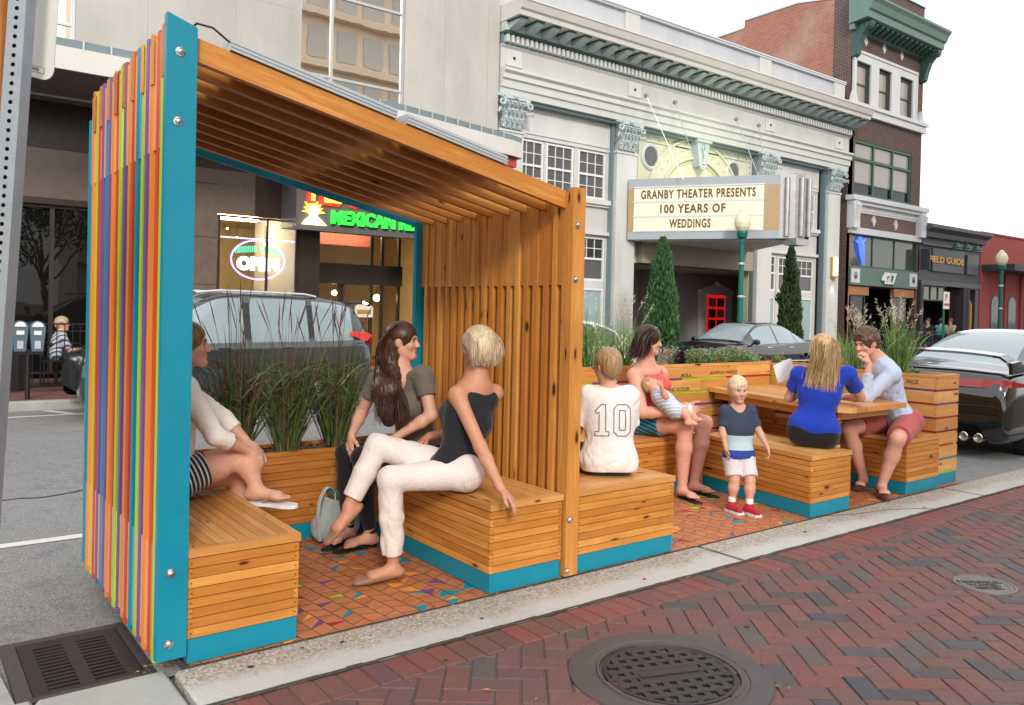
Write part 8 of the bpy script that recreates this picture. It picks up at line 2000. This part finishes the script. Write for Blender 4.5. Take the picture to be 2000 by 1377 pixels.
# ---- the seated figure on the far terrace and tiny diners
def far_person(label, u, v, y, zseat, hx, shirt, hair_c, s=1.0, group=None, stripes=None, res=.012):
    t = thing('person', label, 'person', (at(u, v, 'y', y).x, y, 0), group); hd = jy(u, v, y); nk = hd-V3(hx*.02, 0, .17); pel = V3(nk[0]-hx*.08, y, zseat+.1); shL = nk+V3(0, .16, -.05); shR = nk+V3(0, -.16, -.05)
    if hx > 0: pass
    else: shL, shR = shR, shL
    S = Sdf(); torso(S, pel, nk, shL, shR, 1.0*s); neckp(S, nk, hd); fr = head_frame((hx, -.35, 0)); head(S, hd, fr, 1.0)
    for sh in (shL, shR): e = sh+V3(hx*.12, 0, -.24); w_ = e+V3(hx*.22, -.03, .02); arm(S, sh, e, w_); hand(S, w_, (hx, 0, 0), (0, 0, -1), (0, 1, 0), .4)
    for q in (.09, -.09): h_ = pel+V3(0, q, 0); k_ = h_+V3(hx*.42, 0, .0); a_ = k_+V3(hx*.05, 0, -(k_[2]-.1)); leg(S, h_, k_, a_); foot(S, a_, a_+V3(hx*.17, 0, -.05), toes=False)
    S.build('body', SKA, t, res); G_ = Sdf(); torso(G_, pel, nk, shL, shR, 1.04, g=.02)
    for sh in (shL, shR): G_.cap(sh, sh+V3(hx*.10, 0, -.2), .066, .058, .03, flat=True)
    G_.build('shirt', cloth('far_shirt', shirt, stripes), t, res); G_ = Sdf(); G_.cap(pel+V3(0, .09, 0), pel+V3(hx*.4, .09, 0), .105, .08, .04); G_.cap(pel+V3(0, -.09, 0), pel+V3(hx*.4, -.09, 0), .105, .08, .04); G_.build('trousers', cloth('far_dark', (.03, .035, .05)), t, res)
    short_hair(hd, fr, 1.04, t, hairm('far_hair', tuple(c*.5 for c in hair_c), hair_c), res*.8, .02, seed=2)
    return t
def far_chair(x, y, hx, label, g):
    c = thing('chair', label, 'chair', (x, y, 0), g); b = MB(); b.box(x-.22, x+.22, y-.22, y+.22, .43, .46); b.build('seat', M['blackmetal'], c); b = MB(); xb = x-hx*.22; b.box(xb-.015, xb+.015, y-.2, y+.2, .5, .9); b.build('backrest', M['blackmetal'], c)
    for q in (-.2, .2):
        for r_ in (-.2, .2): b = MB(); b.cyl((x+q, y+r_, 0), (x+q, y+r_, .43), .014, 6); b.build('leg', M['blackmetal'], c)
far_person('seated woman in a striped top and sunglasses behind the terrace railing, far left', 122, 633, 16.2, .46, 1, (.5, .55, .62), (.5, .38, .25), stripes=((0, .6, .8), 14, (.06, .08, .14), .4))
p = at(122, 633, 'y', 16.2); far_chair(p.x-.1, 16.2, 1, 'dark metal chair under the striped top woman, far left', None)
for i, (u, c_, hc) in enumerate(((1812, (.02, .02, .03), (.05, .03, .02)), (1838, (.12, .45, .42), (.04, .03, .02)), (1856, (.5, .5, .3), (.2, .1, .05)))):
    lab = ['tiny diner in black outside the dark shop', 'tiny diner in turquoise outside the dark shop', 'tiny diner in pale yellow outside the dark shop'][i]
    far_person(lab, u, 628, 15.6+.2*i, .46, 1 if i % 2 else -1, c_, hc, group='diners outside the dark shop', res=.02); p = at(u, 628, 'y', 15.6+.2*i); far_chair(p.x, 15.6+.2*i, 1 if i % 2 else -1, ['chair of the diner in black', 'chair of the diner in turquoise', 'chair of the diner in pale yellow'][i], 'cafe chairs outside the dark shop')

# ---- the grey tote bag on the deck
t = thing('tote_bag', 'slouching pale grey tote bag with long strap on the tiles by the low planter', 'bag', (2.27, 4.82, 0))
c_ = V3(2.28, 4.80, 0); S = Sdf(); S.cap(c_+V3(-.08, 0, .09), c_+V3(.09, .02, .09), .085, .085, .04, (0, 1, 0), .75); S.cap(c_+V3(-.06, 0, .12), c_+V3(-.03, 0, .27), .085, .06, .05, (0, 1, 0), .7); S.cap(c_+V3(.08, 0, .12), c_+V3(.06, 0, .28), .085, .06, .05, (0, 1, 0), .7); S.ell(c_+V3(.01, 0, .33), np.eye(3), (.09, .045, .07), .02, sub=True); S.clips = [((0, 0, .004), (0, 0, -1))]; S.wr = (.008, .07, 91)
S.build('body', cloth('grey_leather', (.27, .31, .33), rough=.55), t, .006)
b = MB(); P = [c_+V3(-.13, -.05, .03), c_+V3(-.15, -.06, .18), c_+V3(-.13, -.05, .30), c_+V3(-.08, -.04, .36), c_+V3(-.03, -.03, .33), c_+V3(-.02, -.03, .26)]; b.tube([Vector(q) for q in catmull(P, 5)], .014, 8, flat=.3); b.tube([Vector(q) for q in catmull([c_+V3(.02, -.04, .28), c_+V3(.04, -.06, .36), c_+V3(.09, -.05, .36), c_+V3(.12, -.03, .26)], 5)], .012, 8, flat=.35); b.build('strap', cloth('grey_strap', (.36, .38, .38), rough=.5), t)
b = MB()
for i in range(9): b.sphere(Vector(c_+V3(random.uniform(-.05, .07), random.uniform(-.03, .02), .31+random.uniform(0, .03))), random.uniform(.018, .03), 0, 8, 5)
b.build('contents', cloth('dark_scarf', (.05, .08, .09)), t)
# the little bottle in the mother's hand
b = MB(); q = Vector(jd(1347, 800, 6.58)); b.lathe([(0, -.035), (.02, -.035), (.022, .02), (.014, .03), (.015, .045), (0, .05)], q, 14); tag(b.build('baby_bottle', paint('milk_plastic', (.72, .8, .85), .25)), 'small white bottle held above the knee of the woman in red', 'bottle')
# ================================================================ camera, sky, sun
cd = bpy.data.cameras.new('camera'); cam = bpy.data.objects.new('camera', cd); C.objects.link(cam)
cam.matrix_world = Matrix(((_R[0], -_D[0], -_F[0], CAM[0]), (_R[1], -_D[1], -_F[1], CAM[1]), (_R[2], -_D[2], -_F[2], CAM[2]), (0, 0, 0, 1)))
cd.sensor_width = 36; cd.lens = FPX/2000*36; cd.shift_y = (CYP-688.5)/2000; cd.clip_end = 2000; cd.clip_start = .05
sc = bpy.context.scene; sc.camera = cam
w = bpy.data.worlds.new('World'); sc.world = w; w.use_nodes = True; nt = w.node_tree
bg = nt.nodes['Background']; sky = nt.nodes.new('ShaderNodeTexSky'); sky.sky_type = 'NISHITA'; sky.sun_disc = False
SE, SR = math.radians(28), math.radians(205)
sky.sun_elevation = SE; sky.sun_rotation = SR; sky.air_density = 1.0; sky.dust_density = 3.0
mx = nt.nodes.new('ShaderNodeMix'); mx.data_type = 'RGBA'; mx.inputs[0].default_value = .80
nt.links.new(sky.outputs[0], mx.inputs[6]); mx.inputs[7].default_value = (9.6, 9.5, 9.5, 1)
nt.links.new(mx.outputs[2], bg.inputs[0]); bg.inputs[1].default_value = .12
sl = bpy.data.lights.new('sun', 'SUN'); sl.energy = 1.5; sl.angle = math.radians(11); sl.color = (1, .90, .76)
so = bpy.data.objects.new('sun', sl); C.objects.link(so)
d = Vector((math.sin(SR)*math.cos(SE), math.cos(SR)*math.cos(SE), math.sin(SE)))
so.rotation_euler = d.to_track_quat('Z', 'Y').to_euler()
sc.view_settings.view_transform = 'Standard'; sc.view_settings.look = 'None'; sc.view_settings.exposure = .6
sc.cycles.max_bounces = 6; sc.cycles.diffuse_bounces = 4; sc.cycles.glossy_bounces = 3; sc.cycles.transparent_max_bounces = 12
sc.cycles.use_denoising = True; sc.cycles.caustics_reflective = False; sc.cycles.caustics_refractive = False
